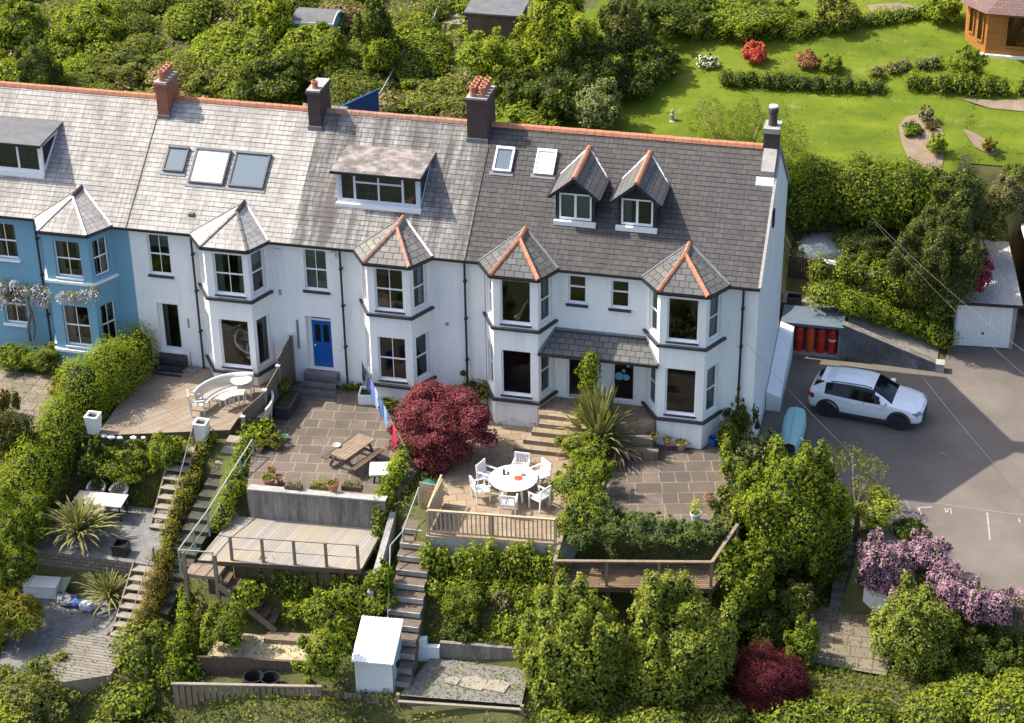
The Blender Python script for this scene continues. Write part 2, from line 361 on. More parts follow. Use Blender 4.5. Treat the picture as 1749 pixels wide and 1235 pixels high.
def facet(mb, pts, mi=0):
    """roof facet with uv in metres, v up the slope; pts[0]-pts[1] is the eave"""
    p = [Vector(q) for q in pts]; e = (p[1]-p[0]).normalized(); n = e.cross(p[2]-p[0]).normalized(); w = n.cross(e)
    mb.face(p, mi, [((q-p[0]).dot(e), (q-p[0]).dot(w)) for q in p])
def bay(par, xm, x0, xa, xb, x1, d, wallm, wins_u, wins_l, roofm, hipm, trim, zbot, zu=(3.5, 5.25), zl=(.42, 2.35), cur=(None,)*6, base=None, side=.13, sillm='slatesill', plain_hips=False, styles=('sash4',)*6, fw=(.22, .22)):
    W = MB(); P = [(x0, 0.0), (xa, -d), (xb, -d), (x1, 0.0)]
    ops = []
    for i in range(3):
        a, b = P[i], P[i+1]; L = math.dist(a, b)
        if i == 1: r = (fw[0], L-fw[1])
        else: r = (L*.5-.36, L*.5+.36)
        o = [(r[0], r[1], *zu), (r[0], r[1], *zl)]
        ops.append(o); panel(W, a, b, zbot, 5.5, o)
    wall = W.build('bay_wall', M[wallm], par)
    for i in range(3):
        for k in range(2):
            window(par, P[i], P[i+1], ops[i][k], styles[i*2+k], sill=None, curtain=cur[i*2+k])
    for z, hgt in ((zu[0]-.26, .11), (zl[0]-.28, .11)):
        s = MB(); e = .10
        pl = [(x0-.12, .002), (xa-.07, -d-e), (xb+.07, -d-e), (x1+.12, .002)]
        s.prism([pl[0], pl[1], pl[2], pl[3]], z, z+hgt); s.build('sill_band', M[sillm], par)
        s = MB(); fr = MB()
        lbox(s, P[1], (1, 0), (0, -1), ops[1][0][0]-.03, ops[1][0][1]+.03, -.12, .05, (zu if z > 2 else zl)[0]-.07, (zu if z > 2 else zl)[0]-.004)
        s.build('sill', M[sillm if sillm != 'cream' else 'cream'], par)
    # roof
    ze = 5.56; E = [(x0-.16, -.22, ze+.02), (xa-.07, -d-.17, ze), (xb+.07, -d-.17, ze), (x1+.16, -.22, ze+.02)]
    za = 6.50; H = (xm, .15, za); T = (xm, (za-HE)/KR-.15-.02, za+.0)
    rf = MB(); facet(rf, [E[1], E[2], H]); facet(rf, [E[0], E[1], H]); facet(rf, [E[2], E[3], H]); facet(rf, [E[0], H, T]); facet(rf, [H, E[3], T])
    r = rf.build('bay_roof', M[roofm], par)
    up = Vector((0, 0, .03))
    if plain_hips:
        for q in (E[1], E[2]):
            mb = MB(); mb.bar(Vector(q)+up*.6, Vector(H)+up*.6, .09, .03); mb.build('hip_flashing', M[hipm], r)
        ridge_tiles(Vector(H)+up, Vector(T)+up*1.5, r, M['brickdark'], .08)
    else:
        for q in (E[1], E[2]): ridge_tiles(Vector(q)+up*1.2, Vector(H)+up*1.2, r, M[hipm], .085, .3, 'hip_tiles')
        ridge_tiles(Vector(H)+up*1.5, Vector(T)+up*1.5, r, M[hipm], .09)
    v = MB()
    v.bar(Vector(E[3])+up*1.4, Vector(T)+Vector((0, 0, .03)), .09, .02); v2 = MB(); v2.bar(Vector(E[0])+up*1.4, Vector(T)+Vector((0, 0, .03)), .05, .02); v2.build('valley_gutter', M['lead'], r)
    v.build('valley_flashing', M['lead' if roofm == 'slatebaydark' else 'leadwhite'], r)
    return E
def chimney(par, x0, x1, y0, y1, zb, zt, mat, pots, capm='cement', pots_h=.42):
    mb = MB()
    def pb(ax0, ay0, z0, ax1, ay1, z1, mi):
        mb.prism([(ax0, ay0), (ax1, ay0), (ax1, ay1), (ax0, ay1)], z0, z1, mi)
    pb(x0, y0, zb, x1, y1, zt-.18, 0)
    pb(x0-.05, y0-.05, zt-.18, x1+.05, y1+.05, zt-.06, 0)
    pb(x0-.02, y0-.02, zt-.06, x1+.02, y1+.02, zt, 1)
    pb(x0-.03, y0-.05, rz_(y0)-.1, x1+.03, y0-.012, rz_(y0)+.16, 2)
    c = mb.build('chimney', [M[mat], M[capm], M['lead']], par)
    for (px, py) in pots:
        q = MB(); q.lathe((px, py, zt-.02), [(.125, 0), (.115, pots_h*.75), (.14, pots_h*.78), (.14, pots_h), (.10, pots_h), (.095, .05)], 12); q.build('chimney_pot', M['terracotta'], c, smooth=False)
    return c
def skylight(par, xl, xr, yb, yt, framem, glassm, white=False):
    nv = Vector((0, -KR, 1)).normalized(); uv = Vector((0, 1, KR)).normalized()
    o = Vector((xl, yb, rz_(yb))); T = Matrix(((1, uv.x, nv.x, o.x), (0, uv.y, nv.y, o.y), (0, uv.z, nv.z, o.z), (0, 0, 0, 1)))
    w = xr-xl; h = (yt-yb)*math.sqrt(1+KR*KR); mb = MB(); f = .07
    mb.box(0, 0, .0, w, f, .13, 0, T); mb.box(0, h-f*1.4, .0, w, h, .16, 0, T); mb.box(0, f, .0, f, h-f*1.4, .13, 0, T); mb.box(w-f, f, .0, w, h-f*1.4, .13, 0, T)
    s = mb.build('skylight', M[framem], par)
    g = MB(); g.box(f, f, .02, w-f, h-f*1.4, .09, 0, T); g.build('pane', M[glassm], s)
    fl = MB(); fl.box(-.10, -.16, .015, w+.10, -.002, .04, 0, T); fl.build('flashing', M['lead'], s)
    return s
def pipe(par, x, z0, y=-.13, z1=5.5):
    mb = MB(); mb.tube([(x, y, z1), (x, y-.0, z0)], .045, 8)
    for z in (1.2, 3.0, 4.6): mb.box(x-.06, y-.05, z, x+.06, 0.01, z+.06)
    return mb.build('downpipe', M['black'], par)
def gutter(par, pts):
    mb = MB()
    for a, b in zip(pts, pts[1:]): mb.bar(a, b, .11, .09)
    return mb.build('gutter', M['black'], par)
def steps_box(par, x0, x1, y0, zt, n, rise, tread, mat='stone', name='door_step'):
    for k in range(n):
        mb = MB(); mb.box(x0-.05*k, y0-.35-tread*k, zt-rise*(k+1)-.25, x1+.05*k, y0-tread*k+(.35 if k == 0 else -.352), zt-rise*k-.01)
        mb.build(name, M[mat], par, bevel=.01)
def main_front(par, x0, x1, wallm, ops, zb=-1.2, revm=None, bays=()):
    """front wall between bays, left/right ends flush to party lines"""
    mb = MB(); cuts = [x0]+[c for b in bays for c in b]+[x1]
    for i in range(0, len(cuts), 2):
        a, b = (cuts[i], 0), (cuts[i+1], 0)
        oo = [(o[0]-cuts[i], o[1]-cuts[i], o[2], o[3]) for o in ops if cuts[i] <= o[0] < cuts[i+1]]
        panel(mb, a, b, zb, 5.6, oo)
    return mb
def shell(par, x0, x1, bays, wallm='white'):
    mb = MB(); yb = 2*DY-.02
    mb.face([(x1, yb, -1.2), (x0, yb, -1.2), (x0, yb, HE+.1), (x1, yb, HE+.1)])
    for z in (-.02, 2.85):
        mb.face([(x0+.05, .25, z), (x1-.05, .25, z), (x1-.05, yb-.05, z), (x0+.05, yb-.05, z)], 1)
        for (ba, bb, bc, bd) in bays: mb.face([(bb+.1, -.93, z), (bc-.1, -.93, z), (bd-.15, .25, z), (ba+.15, .25, z)], 1)
    mb.face([(x0+.05, 3.0, -.1), (x1-.05, 3.0, -.1), (x1-.05, 3.0, 5.5), (x0+.05, 3.0, 5.5)], 1)
    mb.face([(x0+.05, 0, 5.45), (x1-.05, 0, 5.45), (x1-.05, yb, 5.45), (x0+.05, yb, 5.45)], 1)
    return mb.build('interior', [M[wallm], M['interior']], par)
def party_end(mb, x, zb=-1.2):
    mb.face([(x, 0, zb), (x, 2*DY, zb), (x, 2*DY, HE), (x, DY, HR-.03), (x, 0, HE)])
def flat_dormer(par, x0, x1, yf, zt, yb, framem, roofm, style, sillwhite=True, backz=.1):
    zb = rz_(yf)+.02; a, b = (x0, yf), (x1, yf)
    W = MB(); o = (.10, x1-x0-.10, zb+.10, zt-.08); panel(W, a, b, zb-.1, zt, [o], .02)
    for x in (x0, x1):
        W.face([(x, yf, zb-.1), (x, yf, zt), (x, yb, zt), (x, yb, rz_(yb)-.05)])
    d = W.build('dormer', M[framem], par)
    window(d, a, b, o, style, dep=.02, sill=None, fr=.07, frame=framem)
    for x, e in ((x0, -.012), (x1, .012)):
        ck = MB(); ck.face([(x+e, yf+.14, rz_(yf+.14)+.26), (x+e, yf+.14, zt-.10), (x+e, yb-.55, zt-.10)]); ck.build('cheek_glazing', M['darkglass'], d)
    r = MB(); r.prism([(x0-.16, yf-.24), (x1+.10, yf-.24), (x1+.10, yb+.1), (x0-.16, yb+.1)], [zt, zt, zt+backz, zt+backz], [zt+.10, zt+.10, zt+.10+backz, zt+.10+backz])
    r.build('dormer_roof', M[roofm], d)
    f = MB(); f.bar((x0-.18, yf-.26, zt+.04), (x1+.12, yf-.26, zt+.04), .03, .10); f.build('fascia', M['black'], d)
    if sillwhite:
        s = MB(); s.box(x0-.05, yf-.16, zb-.10, x1+.05, yf-.01, zb+.05); s.build('sill', M['cream'], d)
    return d
# --- blue house
h1 = thing('terraced_house', (1.0, 0, -.6), 'blue rendered house with white sills and pale slate roof, far left of the terrace', 'house', 'houses of the terrace')
X0, X1, X2, X3, X4 = -6.0, 4.5, 11.15, 18.0, 28.97
mb = main_front(h1, X0, X1, 'blue', [(-1.35, -.35, 3.55, 5.1), (-1.35, -.35, .6, 2.3)], bays=[(.85, 3.75)])
mb.build('wall', M['blue'], h1)
for o in ((-1.35, -.35, 3.55, 5.1), (-1.35, -.35, .6, 2.3)):
    window(h1, (0, 0), (1, 0), o, 'sash4', sill='cream', curtain=('sides', 'curtain'))
E1 = bay(h1, 2.25, .85, 1.32, 3.2, 3.75, 1.0, 'blue', 0, 0, 'slate1', 'leadwhite', 0, -.75, (3.55, 5.12), (.48, 2.28), cur=(None, None, ('sides', 'curtain'), ('left', 'curtain'), ('right', 'curtain'), ('left', 'curtain')), sillm='cream', plain_hips=True, fw=(.42, .36))
shell(h1, X0, X1, [(.85, 1.32, 3.2, 3.75)]); ribbon_roof(X0, X1, M['slate1'], h1); ridge_tiles((X0, DY, HR+.05), (4.55, DY, HR+.05), h1, M['terracotta'])
gutter(h1, [(X0, -.2, 5.5), (.7, -.2, 5.5), (1.25, -1.15, 5.48), (3.27, -1.15, 5.48), (3.9, -.2, 5.5), (X1, -.2, 5.5)])
pipe(h1, .62, -.6)
g = MB(); g.face([(X0, 2*DY, -1.2), (X0, 0, -1.2), (X0, 0, HE), (X0, DY, HR-.03), (X0, 2*DY, HE)]); g.build('gable_wall', M['blue'], h1)
chimney(h1, 4.56, 5.03, 3.75, 4.95, 8.0, 10.0, 'brick', [(4.8, 3.95+.28*i) for i in range(4)])
flat_dormer(h1, -2.4, .56, 1.34, 7.98, 3.25, 'upvc', 'felt', 'dorm3')
# --- second house
h2 = thing('terraced_house', (8, 0, -.5), 'white house with silvery slate roof and three skylights, next to the blue house', 'house', 'houses of the terrace')
o2 = [(5.22, 6.12, 3.52, 5.26), (5.32, 6.25, .02, 2.27)]
mb = main_front(h2, X1, X2, 'white', o2, bays=[(7.3, 10.15)]); mb.build('wall', M['white'], h2)
window(h2, (0, 0), (1, 0), o2[0], 'sash4', curtain=('top', 'blind'))
w = window(h2, (0, 0), (1, 0), (5.32, 6.25, .02, 2.27), 'plain', dep=.2, sill=None, curtain=('left', 'curtain'), fr=.14)
E2 = bay(h2, 8.98, 7.3, 7.98, 9.72, 10.15, 1.0, 'white', 0, 0, 'slate2', 'slatebay', 0, -.45, (3.5, 5.25), (.30, 2.40), cur=(None, None, ('sides', 'curtain'), None, ('top', 'blind'), ('sides', 'blind')), plain_hips=True, styles=('sash2', 'plain', 'sash4', 'plain', 'sash2', 'plain'), fw=(.32, .22))
shell(h2, X1, X2, [(7.3, 7.98, 9.72, 10.15)]); ribbon_roof(X1+.02, X2, M['slate2'], h2); ridge_tiles((5.05, DY, HR+.05), (10.85, DY, HR+.05), h2, M['terracotta'])
gutter(h2, [(X1+.02, -.2, 5.5), (7.15, -.2, 5.5), (7.9, -1.15, 5.48), (9.8, -1.15, 5.48), (10.3, -.2, 5.5), (X2, -.2, 5.5)])
pipe(h2, 7.12, -.45)
skylight(h2, 5.36, 6.22, 1.87, 2.76, 'felt', 'skyglass'); skylight(h2, 6.52, 7.95, 1.54, 2.78, 'felt', 'blindglare'); skylight(h2, 8.16, 9.58, 1.54, 2.78, 'felt', 'skyglass')
chimney(h2, 10.81, 11.31, 3.8, 5.1, 8.0, 10.15, 'brickdark', [(11.05, 4.1)], 'cement', .3)
v = MB(); nvx = Vector((0, -KR, 1)).normalized(); v.box(6.9, .35, rz_(.35)+.0, 7.1, .52, rz_(.35)+.16); v.build('roof_vent', M['felt'], h2)
st = MB(); steps_box(h2, 5.2, 6.4, -.05, .02, 3, .17, .3, 'slatesill')
# --- third house
h3 = thing('terraced_house', (15, 0, -.6), 'white house with blue front door and wide flat dormer on a streaked slate roof', 'house', 'houses of the terrace')
o3 = [(11.58, 12.5, 3.52, 5.26), (11.48, 12.52, .02, 2.36)]
mb = main_front(h3, X2, X3, 'white', o3, bays=[(13.85, 16.6)]); mb.build('wall', M['white'], h3)
window(h3, (0, 0), (1, 0), o3[0], 'sash4', curtain=('full', 'blind'))
d = MB(); d.box(11.66, .24, .04, 12.44, .29, 2.08); dr = d.build('door', M['bluedoor'], h3)
q = MB()
for xa in (11.77, 12.11): q.box(xa, .225, 1.15, xa+.22, .236, 1.9)
q.build('door_glazing', M['darkglass'], dr); q = MB(); q.box(11.72, .2, .95, 11.78, .238, 1.0); q.build('handle', M['upvc'], dr)
for bb in ((11.49, .2, .03, 11.65, .3, 2.35), (12.45, .2, .03, 12.515, .3, 2.35), (11.65, .21, 2.1, 12.45, .3, 2.18)): q = MB(); q.box(*bb); q.build('door_frame', M['cream'], h3)
q = MB(); q.box(11.65, .25, 2.18, 12.45, .27, 2.35); q.build('fanlight', M['darkglass'], h3)
steps_box(h3, 11.4, 12.75, -.02, .02, 4, .17, .3)
E3 = bay(h3, 15.33, 13.85, 14.42, 16.08, 16.6, 1.0, 'white', 0, 0, 'slatebay', 'terracotta_old', 0, -.7, (3.52, 5.28), (.48, 2.36), cur=(None, None, None, None, ('right', 'blindglare'), None), fw=(.28, .27), styles=('sash2', 'sash2', 'sash4', 'sash4', 'sash2', 'sash2'))
shell(h3, X2, X3, [(13.85, 14.42, 16.08, 16.6)]); ribbon_roof(X2, X3, M['slate3'], h3); ridge_tiles((11.33, DY, HR+.05), (17.15, DY, HR+.05), h3, M['terracotta_old'])
gutter(h3, [(X2, -.2, 5.5), (13.7, -.2, 5.5), (14.35, -1.15, 5.48), (16.15, -1.15, 5.48), (16.75, -.2, 5.5), (X3-.01, -.2, 5.5)])
pipe(h3, 13.1, -.55); pipe(h3, 17.97, -.4)
flat_dormer(h3, 12.66, 15.92, 1.33, 8.02, 3.3, 'greyblue', 'feltpatchy', 'dorm4')
chimney(h3, 17.15, 17.94, 3.85, 5.2, 8.0, 10.35, 'brickdark', [(17.36+.36*i, 4.05+.3*j) for i in range(2) for j in range(4)])
bx = MB(); bx.box(10.45, -.10, 4.9, 10.68, -.002, 5.2); bx.build('alarm_box', M['cream'], h2)
bx = MB(); bx.box(12.72, -.10, 5.1, 12.9, -.002, 5.3); bx.build('alarm_box', M['cream'], h3)
for (xx, zz) in ((14.95, 3.6), (15.5, .75)):
    bx = MB(); bx.lathe((xx, -.5, zz), [(.3, 0), (.38, .2), (.3, .35), (.05, .42)], 10); bx.build('armchair', M['redtoy'], h3)
for par_, (x_, z_), (w_, h_) in ((h2, (6.6, 1.3), (.05, .4)), (h3, (11.15, .9), (.07, 1.25)), (h3, (17.2, 2.6), (.12, .12)), (h2, (10.55, 3.2), (.10, .22))):
    q = MB(); q.box(x_-w_/2, -.05, z_, x_+w_/2, -.002, z_+h_); q.build('wall_box', M['lead' if h_ > 1 else 'cement'], par_)
# --- end house
h4 = thing('terraced_house', (23.5, 0, -.9), 'double-fronted white end house with dark slate roof and two gabled dormers', 'house', 'houses of the terrace')
o4 = [(21.9, 22.58, 4.08, 5.24), (23.52, 24.2, 4.06, 5.2), (21.86, 22.75, .02, 1.98), (23.62, 24.45, .05, 1.92)]
mb = main_front(h4, X3, X4, 'white', o4, zb=-1.6, bays=[(18.7, 21.4), (24.85, 27.75)])
mb.build('wall', M['white'], h4)
window(h4, (0, 0), (1, 0), o4[0], 'top2', curtain=None); window(h4, (0, 0), (1, 0), o4[1], 'top2')
window(h4, (0, 0), (1, 0), o4[3], 'plain', sill=None, dep=.12)
for bb in ((21.86, .05, .02, 21.93, .2, 1.98), (22.68, .05, .02, 22.75, .2, 1.98), (21.93, .05, 1.9, 22.68, .2, 1.98)): q = MB(); q.box(*bb); q.build('door_frame', M['cream'], h4)
for (cx, cz, r_) in ((23.86, 1.1, .17), (24.12, 1.08, .14), (24.03, 1.35, .07), (24.2, 1.6, .08)):
    q = MB(); n_ = 14; q.face([(cx+r_*math.cos(2*math.pi*i/n_), -.0+.12-.012, cz+r_*math.sin(2*math.pi*i/n_)) for i in range(n_)]); M.setdefault('sticker', plain('pale_blue_sticker', (.16, .42, .5), .5)); q.build('window_sticker', M['sticker'], h4)
E4 = bay(h4, 20.05, 18.72, 19.27, 20.98, 21.4, 1.0, 'white', 0, 0, 'slatebaydark', 'terracotta', 0, -1.0, (3.5, 5.32), (.42, 2.36), styles=('sash2', 'sash2', 'plain', 'plain', 'sash2', 'sash2'), fw=(.27, .28), cur=(None, None, None, None, ('right', 'curtain'), None))
E5 = bay(h4, 26.22, 24.85, 25.52, 27.22, 27.75, 1.0, 'white', 0, 0, 'slatebaydark', 'terracotta', 0, -1.4, (3.48, 5.25), (.36, 2.32), styles=('sash2', 'sash2', 'plain', 'plain', 'sash2', 'sash2'), fw=(.27, .28), cur=(None, None, None, None, ('full', 'blind'), ('full', 'blind')))
shell(h4, X3, X4-.05, [(18.72, 19.27, 20.98, 21.4), (24.85, 25.52, 27.22, 27.75)]); ribbon_roof(X3+.02, X4+.05, M['slate4'], h4); ridge_tiles((17.97, DY, HR+.05), (28.38, DY, HR+.05), h4, M['terracotta'], .13)
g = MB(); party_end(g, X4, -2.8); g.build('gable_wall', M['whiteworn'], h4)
g = MB(); g.bar((X4+.03, -.2, 5.56), (X4+.03, DY, HR+.02), .1, .07); g.bar((X4+.03, DY, HR+.02), (X4+.03, 2*DY+.2, 5.56), .1, .07); g.build('verge', M['cement'], h4)
g = MB(); g.box(X4+.002, 3.35, 6.3, X4+.08, 3.6, 7.0); g.build('wall_vent', M['black'], h4)
gutter(h4, [(X3+.01, -.2, 5.5), (18.55, -.2, 5.5), (19.2, -1.15, 5.48), (21.05, -1.15, 5.48), (21.55, -.2, 5.5), (24.7, -.2, 5.5), (25.45, -1.15, 5.48), (27.3, -1.15, 5.48), (27.9, -.2, 5.5), (X4+.05, -.2, 5.5)])
pipe(h4, 28.42, -1.0)
skylight(h4, 18.36, 19.08, 2.88, 3.72, 'upvc', 'skyglass'); skylight(h4, 19.95, 20.71, 2.9, 3.76, 'upvc', 'blindglare')
# end chimney: slender stack with a sloping shoulder
c = MB(); c.prism([(28.42, 4.15), (28.95, 4.15), (28.95, 4.9), (28.42, 4.9)], 8.4, 9.75, 0); c.prism([(28.38, 4.1), (28.99, 4.1), (28.99, 4.95), (28.38, 4.95)], 9.75, 9.95, 1)
c.prism([(28.44, 3.4), (28.94, 3.4), (28.94, 4.149), (28.44, 4.149)], 7.9, [8.55, 8.55, 9.15, 9.15], 1); c.prism([(28.3, 3.15), (28.96, 3.15), (28.96, 3.39), (28.3, 3.39)], 7.9, [8.1, 8.1, 8.32, 8.32], 2)
cm = c.build('chimney', [M['brickdark'], M['cement'], M['leadwhite']], h4)
q = MB(); q.lathe((28.68, 4.5, 9.93), [(.17, 0), (.15, .5), (.19, .52), (.19, .68), (.14, .72), (0.01, .80)], 14); q.build('chimney_pot', M['brickdark'], cm)
q = MB(); q.lathe((28.68, 4.5, 10.66), [(.17, 0), (.17, .06), (.01, .12)], 14); q.build('cowl', M['leadwhite'], cm)
for hx_, xx_ in ((h2, X1), (h4, X3)):
    q = MB(); q.bar((xx_+.01, -.2, rz_(-.2)+.03), (xx_+.01, 3.7, rz_(3.7)+.03), .035, .03); q.build('party_line', M['black'], hx_)
def gable_dormer(x0, x1):
    xm = (x0+x1)/2; yf = 1.38; zb = rz_(yf)-.05; ze = 8.02; zr = 8.66; W = MB()
    o = (.13, x1-x0-.13, zb+.17, 7.92); panel(W, (x0, yf), (x1, yf), zb, ze, [o], .03)
    W.face([(x0, yf, ze), (x1, yf, ze), (xm, yf, zr-.05)])
    yb = (ze-HE)/KR-.15
    for x in (x0, x1): W.face([(x, yf, zb), (x, yf, ze), (x, yb, ze), ])
    d = W.build('dormer', M['blackclad'], h4); window(d, (x0, yf), (x1, yf), o, 'case2', dep=.02, sill=None, curtain=(('full', 'blind') if x0 < 22 else ('left', 'blind')), fr=.07)
    s = MB(); s.box(x0-.05, yf-.16, zb-.02, x1+.05, yf-.005, zb+.15); s.build('sill', M['cream'], d)
    yr = (zr-HE)/KR-.15; e = .17; zz = ze-.12; ye = (zz-HE)/KR-.15; r = MB(); yo = yf-.30
    facet(r, [(x0-e, ye, zz), (x0-e, yo, zz), (xm, yo, zr), (xm, yr, zr)]); facet(r, [(x1+e, yo, zz), (x1+e, ye, zz), (xm, yr, zr), (xm, yo, zr)])
    r.face([(x0-e, yo, zz-.05), (xm, yo, zr-.05), (xm, yr, zr-.05), (x0-e, ye, zz-.05)]); r.face([(x1+e, yo, zz-.05), (xm, yo, zr-.05), (xm, yr, zr-.05), (x1+e, ye, zz-.05)])
    rr = r.build('dormer_roof', M['slatebaydark'], d); ridge_tiles((xm, yo, zr+.04), (xm, yr, zr+.04), rr, M['terracotta'], .10)
    f = MB(); f.bar((x0-e, yo-.02, zz-.04), (xm, yo-.02, zr-.04), .03, .12); f.bar((x1+e, yo-.02, zz-.04), (xm, yo-.02, zr-.04), .03, .12); f.bar((x0-e-.04, yo, zz-.03), (x0-e-.04, ye, zz-.03), .08, .07); f.bar((x1+e+.04, yo, zz-.03), (x1+e+.04, ye, zz-.03), .08, .07)
    f.build('bargeboard', M['blackclad'], d)
    f = MB(); f.bar((x0-e, ye+.05, rz_(ye)+.03), (xm, yr, zr+.02), .09, .02); f.bar((x1+e, ye+.05, rz_(ye)+.03), (xm, yr, zr+.02), .09, .02); f.build('valley_flashing', M['leadwhite'], d)
gable_dormer(21.13, 22.62); gable_dormer(23.47, 24.92)
# porch canopy
pc = MB(); facet(pc, [(21.0, -1.05, 2.42), (25.5, -1.05, 2.42), (24.9, -.0, 2.97), (21.42, -.0, 2.97)]); pc.face([(21.0, -1.05, 2.36), (25.5, -1.05, 2.36), (24.9, 0, 2.90), (21.42, 0, 2.90)])
po = pc.build('porch_roof', M['slatebaydark'], h4)
q = MB(); q.bar((20.97, -1.1, 2.38), (25.53, -1.1, 2.38), .06, .1); q.build('fascia', M['black'], po)
q = MB(); q.bar((21.42, -.05, 3.0), (24.9, -.05, 3.0), .18, .03); q.bar((21.42, -.02, 3.0), (21.0, -1.05, 2.47), .13, .02); q.bar((24.9, -.02, 3.0), (25.5, -1.05, 2.47), .13, .02); q.build('flashing', M['lead'], po)
for xx in (21.6, 24.6):
    q = MB(); q.lathe((xx, -.12, 1.95), [(.05, 0), (.08, .2), (.03, .26)], 8); q.build('wall_lantern', M['black'], h4)
# ---------------- ground ----------------
def lerp(tab, y):
    tab = sorted(tab)
    if y <= tab[0][0]: return tab[0][1]
    for (a, p), (b, q) in zip(tab, tab[1:]):
        if y <= b: return p+(q-p)*(y-a)/(b-a)
    return tab[-1][1]
BA = [(0, -.7), (-5.6, -.8), (-6.6, -2.6), (-10.2, -2.7), (-10.7, -4.15), (-15.0, -4.25), (-16, -5.6), (-18, -6.8), (-30, -13)]
BC = [(0, -.8), (-7.5, -.9), (-8.0, -2.6), (-10.6, -3.0), (-11.3, -3.98), (-12.9, -4.05), (-13.3, -4.66), (-14.3, -4.7), (-14.9, -5.5), (-18, -6.8), (-30, -13)]
BD = [(0, -.95), (-8.4, -1.0), (-8.9, -2.6), (-9.9, -2.9), (-10.3, -3.5), (-10.9, -3.75), (-11.2, -4.45), (-13.6, -4.5), (-14.0, -5.5), (-15, -5.7), (-18, -6.8), (-30, -13)]
BE = [(0, -1.1), (-6.4, -1.2), (-7.4, -3.4), (-10, -4.2), (-13, -5.0), (-18, -7.2), (-30, -13)]
BF = [(2, -2.7), (0, -3.1), (-3, -4.3), (-4, -4.62), (-9.6, -4.65), (-12, -5.6), (-18, -8), (-30, -13)]
BANDS = [(-60, BA), (9.4, BA), (10.4, BC), (17.2, BC), (18.2, BD), (23, BD), (24, BE), (29.0, BE), (29.8, BF), (80, BF)]
def hill(y): return lerp([(9.3, -.9), (10.5, .3), (17, 2.9), (40, 8.6), (80, 22)], y)
TARM = [(29.0, 2.0), (31.2, 1.4), (33.4, -1.2), (34.1, -3.2), (35.6, -4.5), (37.1, -5.2), (39.3, -5.8), (46, -6.6), (46, 14.5), (38.8, 18), (36, 12.2), (35.8, 9.75), (29.0, 9.75)]
def inpoly(x, y, P):
    c = False
    for i in range(len(P)):
        (x1, y1), (x2, y2) = P[i][:2], P[i-1][:2]
        if (y1 > y) != (y2 > y) and x < (x2-x1)*(y-y1)/(y2-y1)+x1: c = not c
    return c
def ramp_z(x): return lerp([(29.0, -.75), (31.5, -1.12), (35.7, -2.6), (40, -2.6)], x)
def T(x, y):
    if y > 9.3:
        h = hill(y)
        if x > 28.8:
            if x < 36: h = -2.72 if (x < 31.7 and y < 10.6) else lerp([(9.85, -2.72), (9.95, ramp_z(x)-.03), (12.0, ramp_z(x)), (12.9, .45), (14.8, .7), (17, 2.9), (40, 8.6), (80, 22)], y)
            else: h = lerp([(9.3, -2.7), (14.6, -2.7), (15.2, -.7), (17.2, -.6), (17.7, 2.4), (19, 3.3), (40, 8.6), (80, 22)], y)
        h2 = h
    elif y > 0:
        h2 = -.7 if x < 28.2 else -2.72
    else:
        for (xa, ta), (xb, tb) in zip(BANDS, BANDS[1:]):
            if xa <= x <= xb:
                q = (x-xa)/(xb-xa); h2 = lerp(ta, y)*(1-q)+lerp(tb, y)*q; break
        if x > 33.2 and y > -4.9-.25*(x-33.2): h2 = max(h2, -2.7)
    if 29.05 < x and inpoly(x, y, TARM): h2 = -2.72
    return h2
def lump(x, y, s=1.0): return .5+.5*math.sin(x*1.7*s+math.sin(y*1.3*s)*1.4)*math.sin(y*1.9*s+math.sin(x*1.1*s)*1.7)
M['soil'] = mottled('soil_and_grass', (.055, .055, .022), (.095, .10, .03), 1.6, .95, .6, 14, c3=(.15, .11, .07))
M['grass'] = mottled('lawn_grass', (.085, .125, .012), (.13, .17, .016), .55, .95, 1.0, 16, c3=(.17, .19, .03), spec=.1)
_t = M['grass'].node_tree; _p = _t.nodes['Principled BSDF']; _s0 = _p.inputs['Base Color'].links[0].from_socket
_n1 = noise(_t, coords(_t, 'Object', (.35, .9, .5)), .6, 4); _n2 = noise(_t, coords(_t), .9, 6, .75)
_c1 = mix(_t, 1.0, _s0, ramp(_t, _n1, [(.36, (.66, .72, .7)), (.62, (1.22, 1.15, 1.1))]), 'MULTIPLY')
_t.links.new(mix(_t, ramp(_t, _n2, [(.57, (0, 0, 0)), (.72, (.75, .75, .75))]), _c1, (.23, .20, .07)), _p.inputs['Base Color'])
def strip(name, x0, x1, y0, y1, mat, step=.4, kind='structure', dz=0.0, jit=0.0):
    mb = MB(); nx = int((x1-x0)/step)+1; ny = int((y1-y0)/step)+1
    xs = [x0+(x1-x0)*i/nx for i in range(nx+1)]; ys = [y0+(y1-y0)*j/ny for j in range(ny+1)]
    for y in ys:
        for x in xs: mb.v.append((x, y, T(x, y)+dz+jit*lump(x, y, 2.2)))
    for j in range(ny):
        for i in range(nx):
            a = j*(nx+1)+i; mb.f.append((a, a+1, a+nx+2, a+nx+1)); mb.m.append(0); mb.uv.append([(0, 0)]*4)
    o = mb.build(name, mat, smooth=True); return tag(o, kind=kind)
gmb = strip('ground', -34, 46, -26, 62, M['soil'], .45)
# far apron so that the ground reaches on
ap = MB(); Z = [(-34, -26), (46, -26), (46, 62), (-34, 62)]
def ring(a, b, za, zb):
    for i in range(4):
        j = (i+1) % 4; ap.face([(*a[i], za[i]), (*b[i], zb[i]), (*b[j], zb[j]), (*a[j], za[j])])
ring(Z, [(-300, -120), (320, -120), (320, 200), (-300, 200)], [-11.2, -11.2, 15.7, 15.7], [-45, -45, 60, 60])
tag(ap.build('hillside', M['soil']), kind='structure')
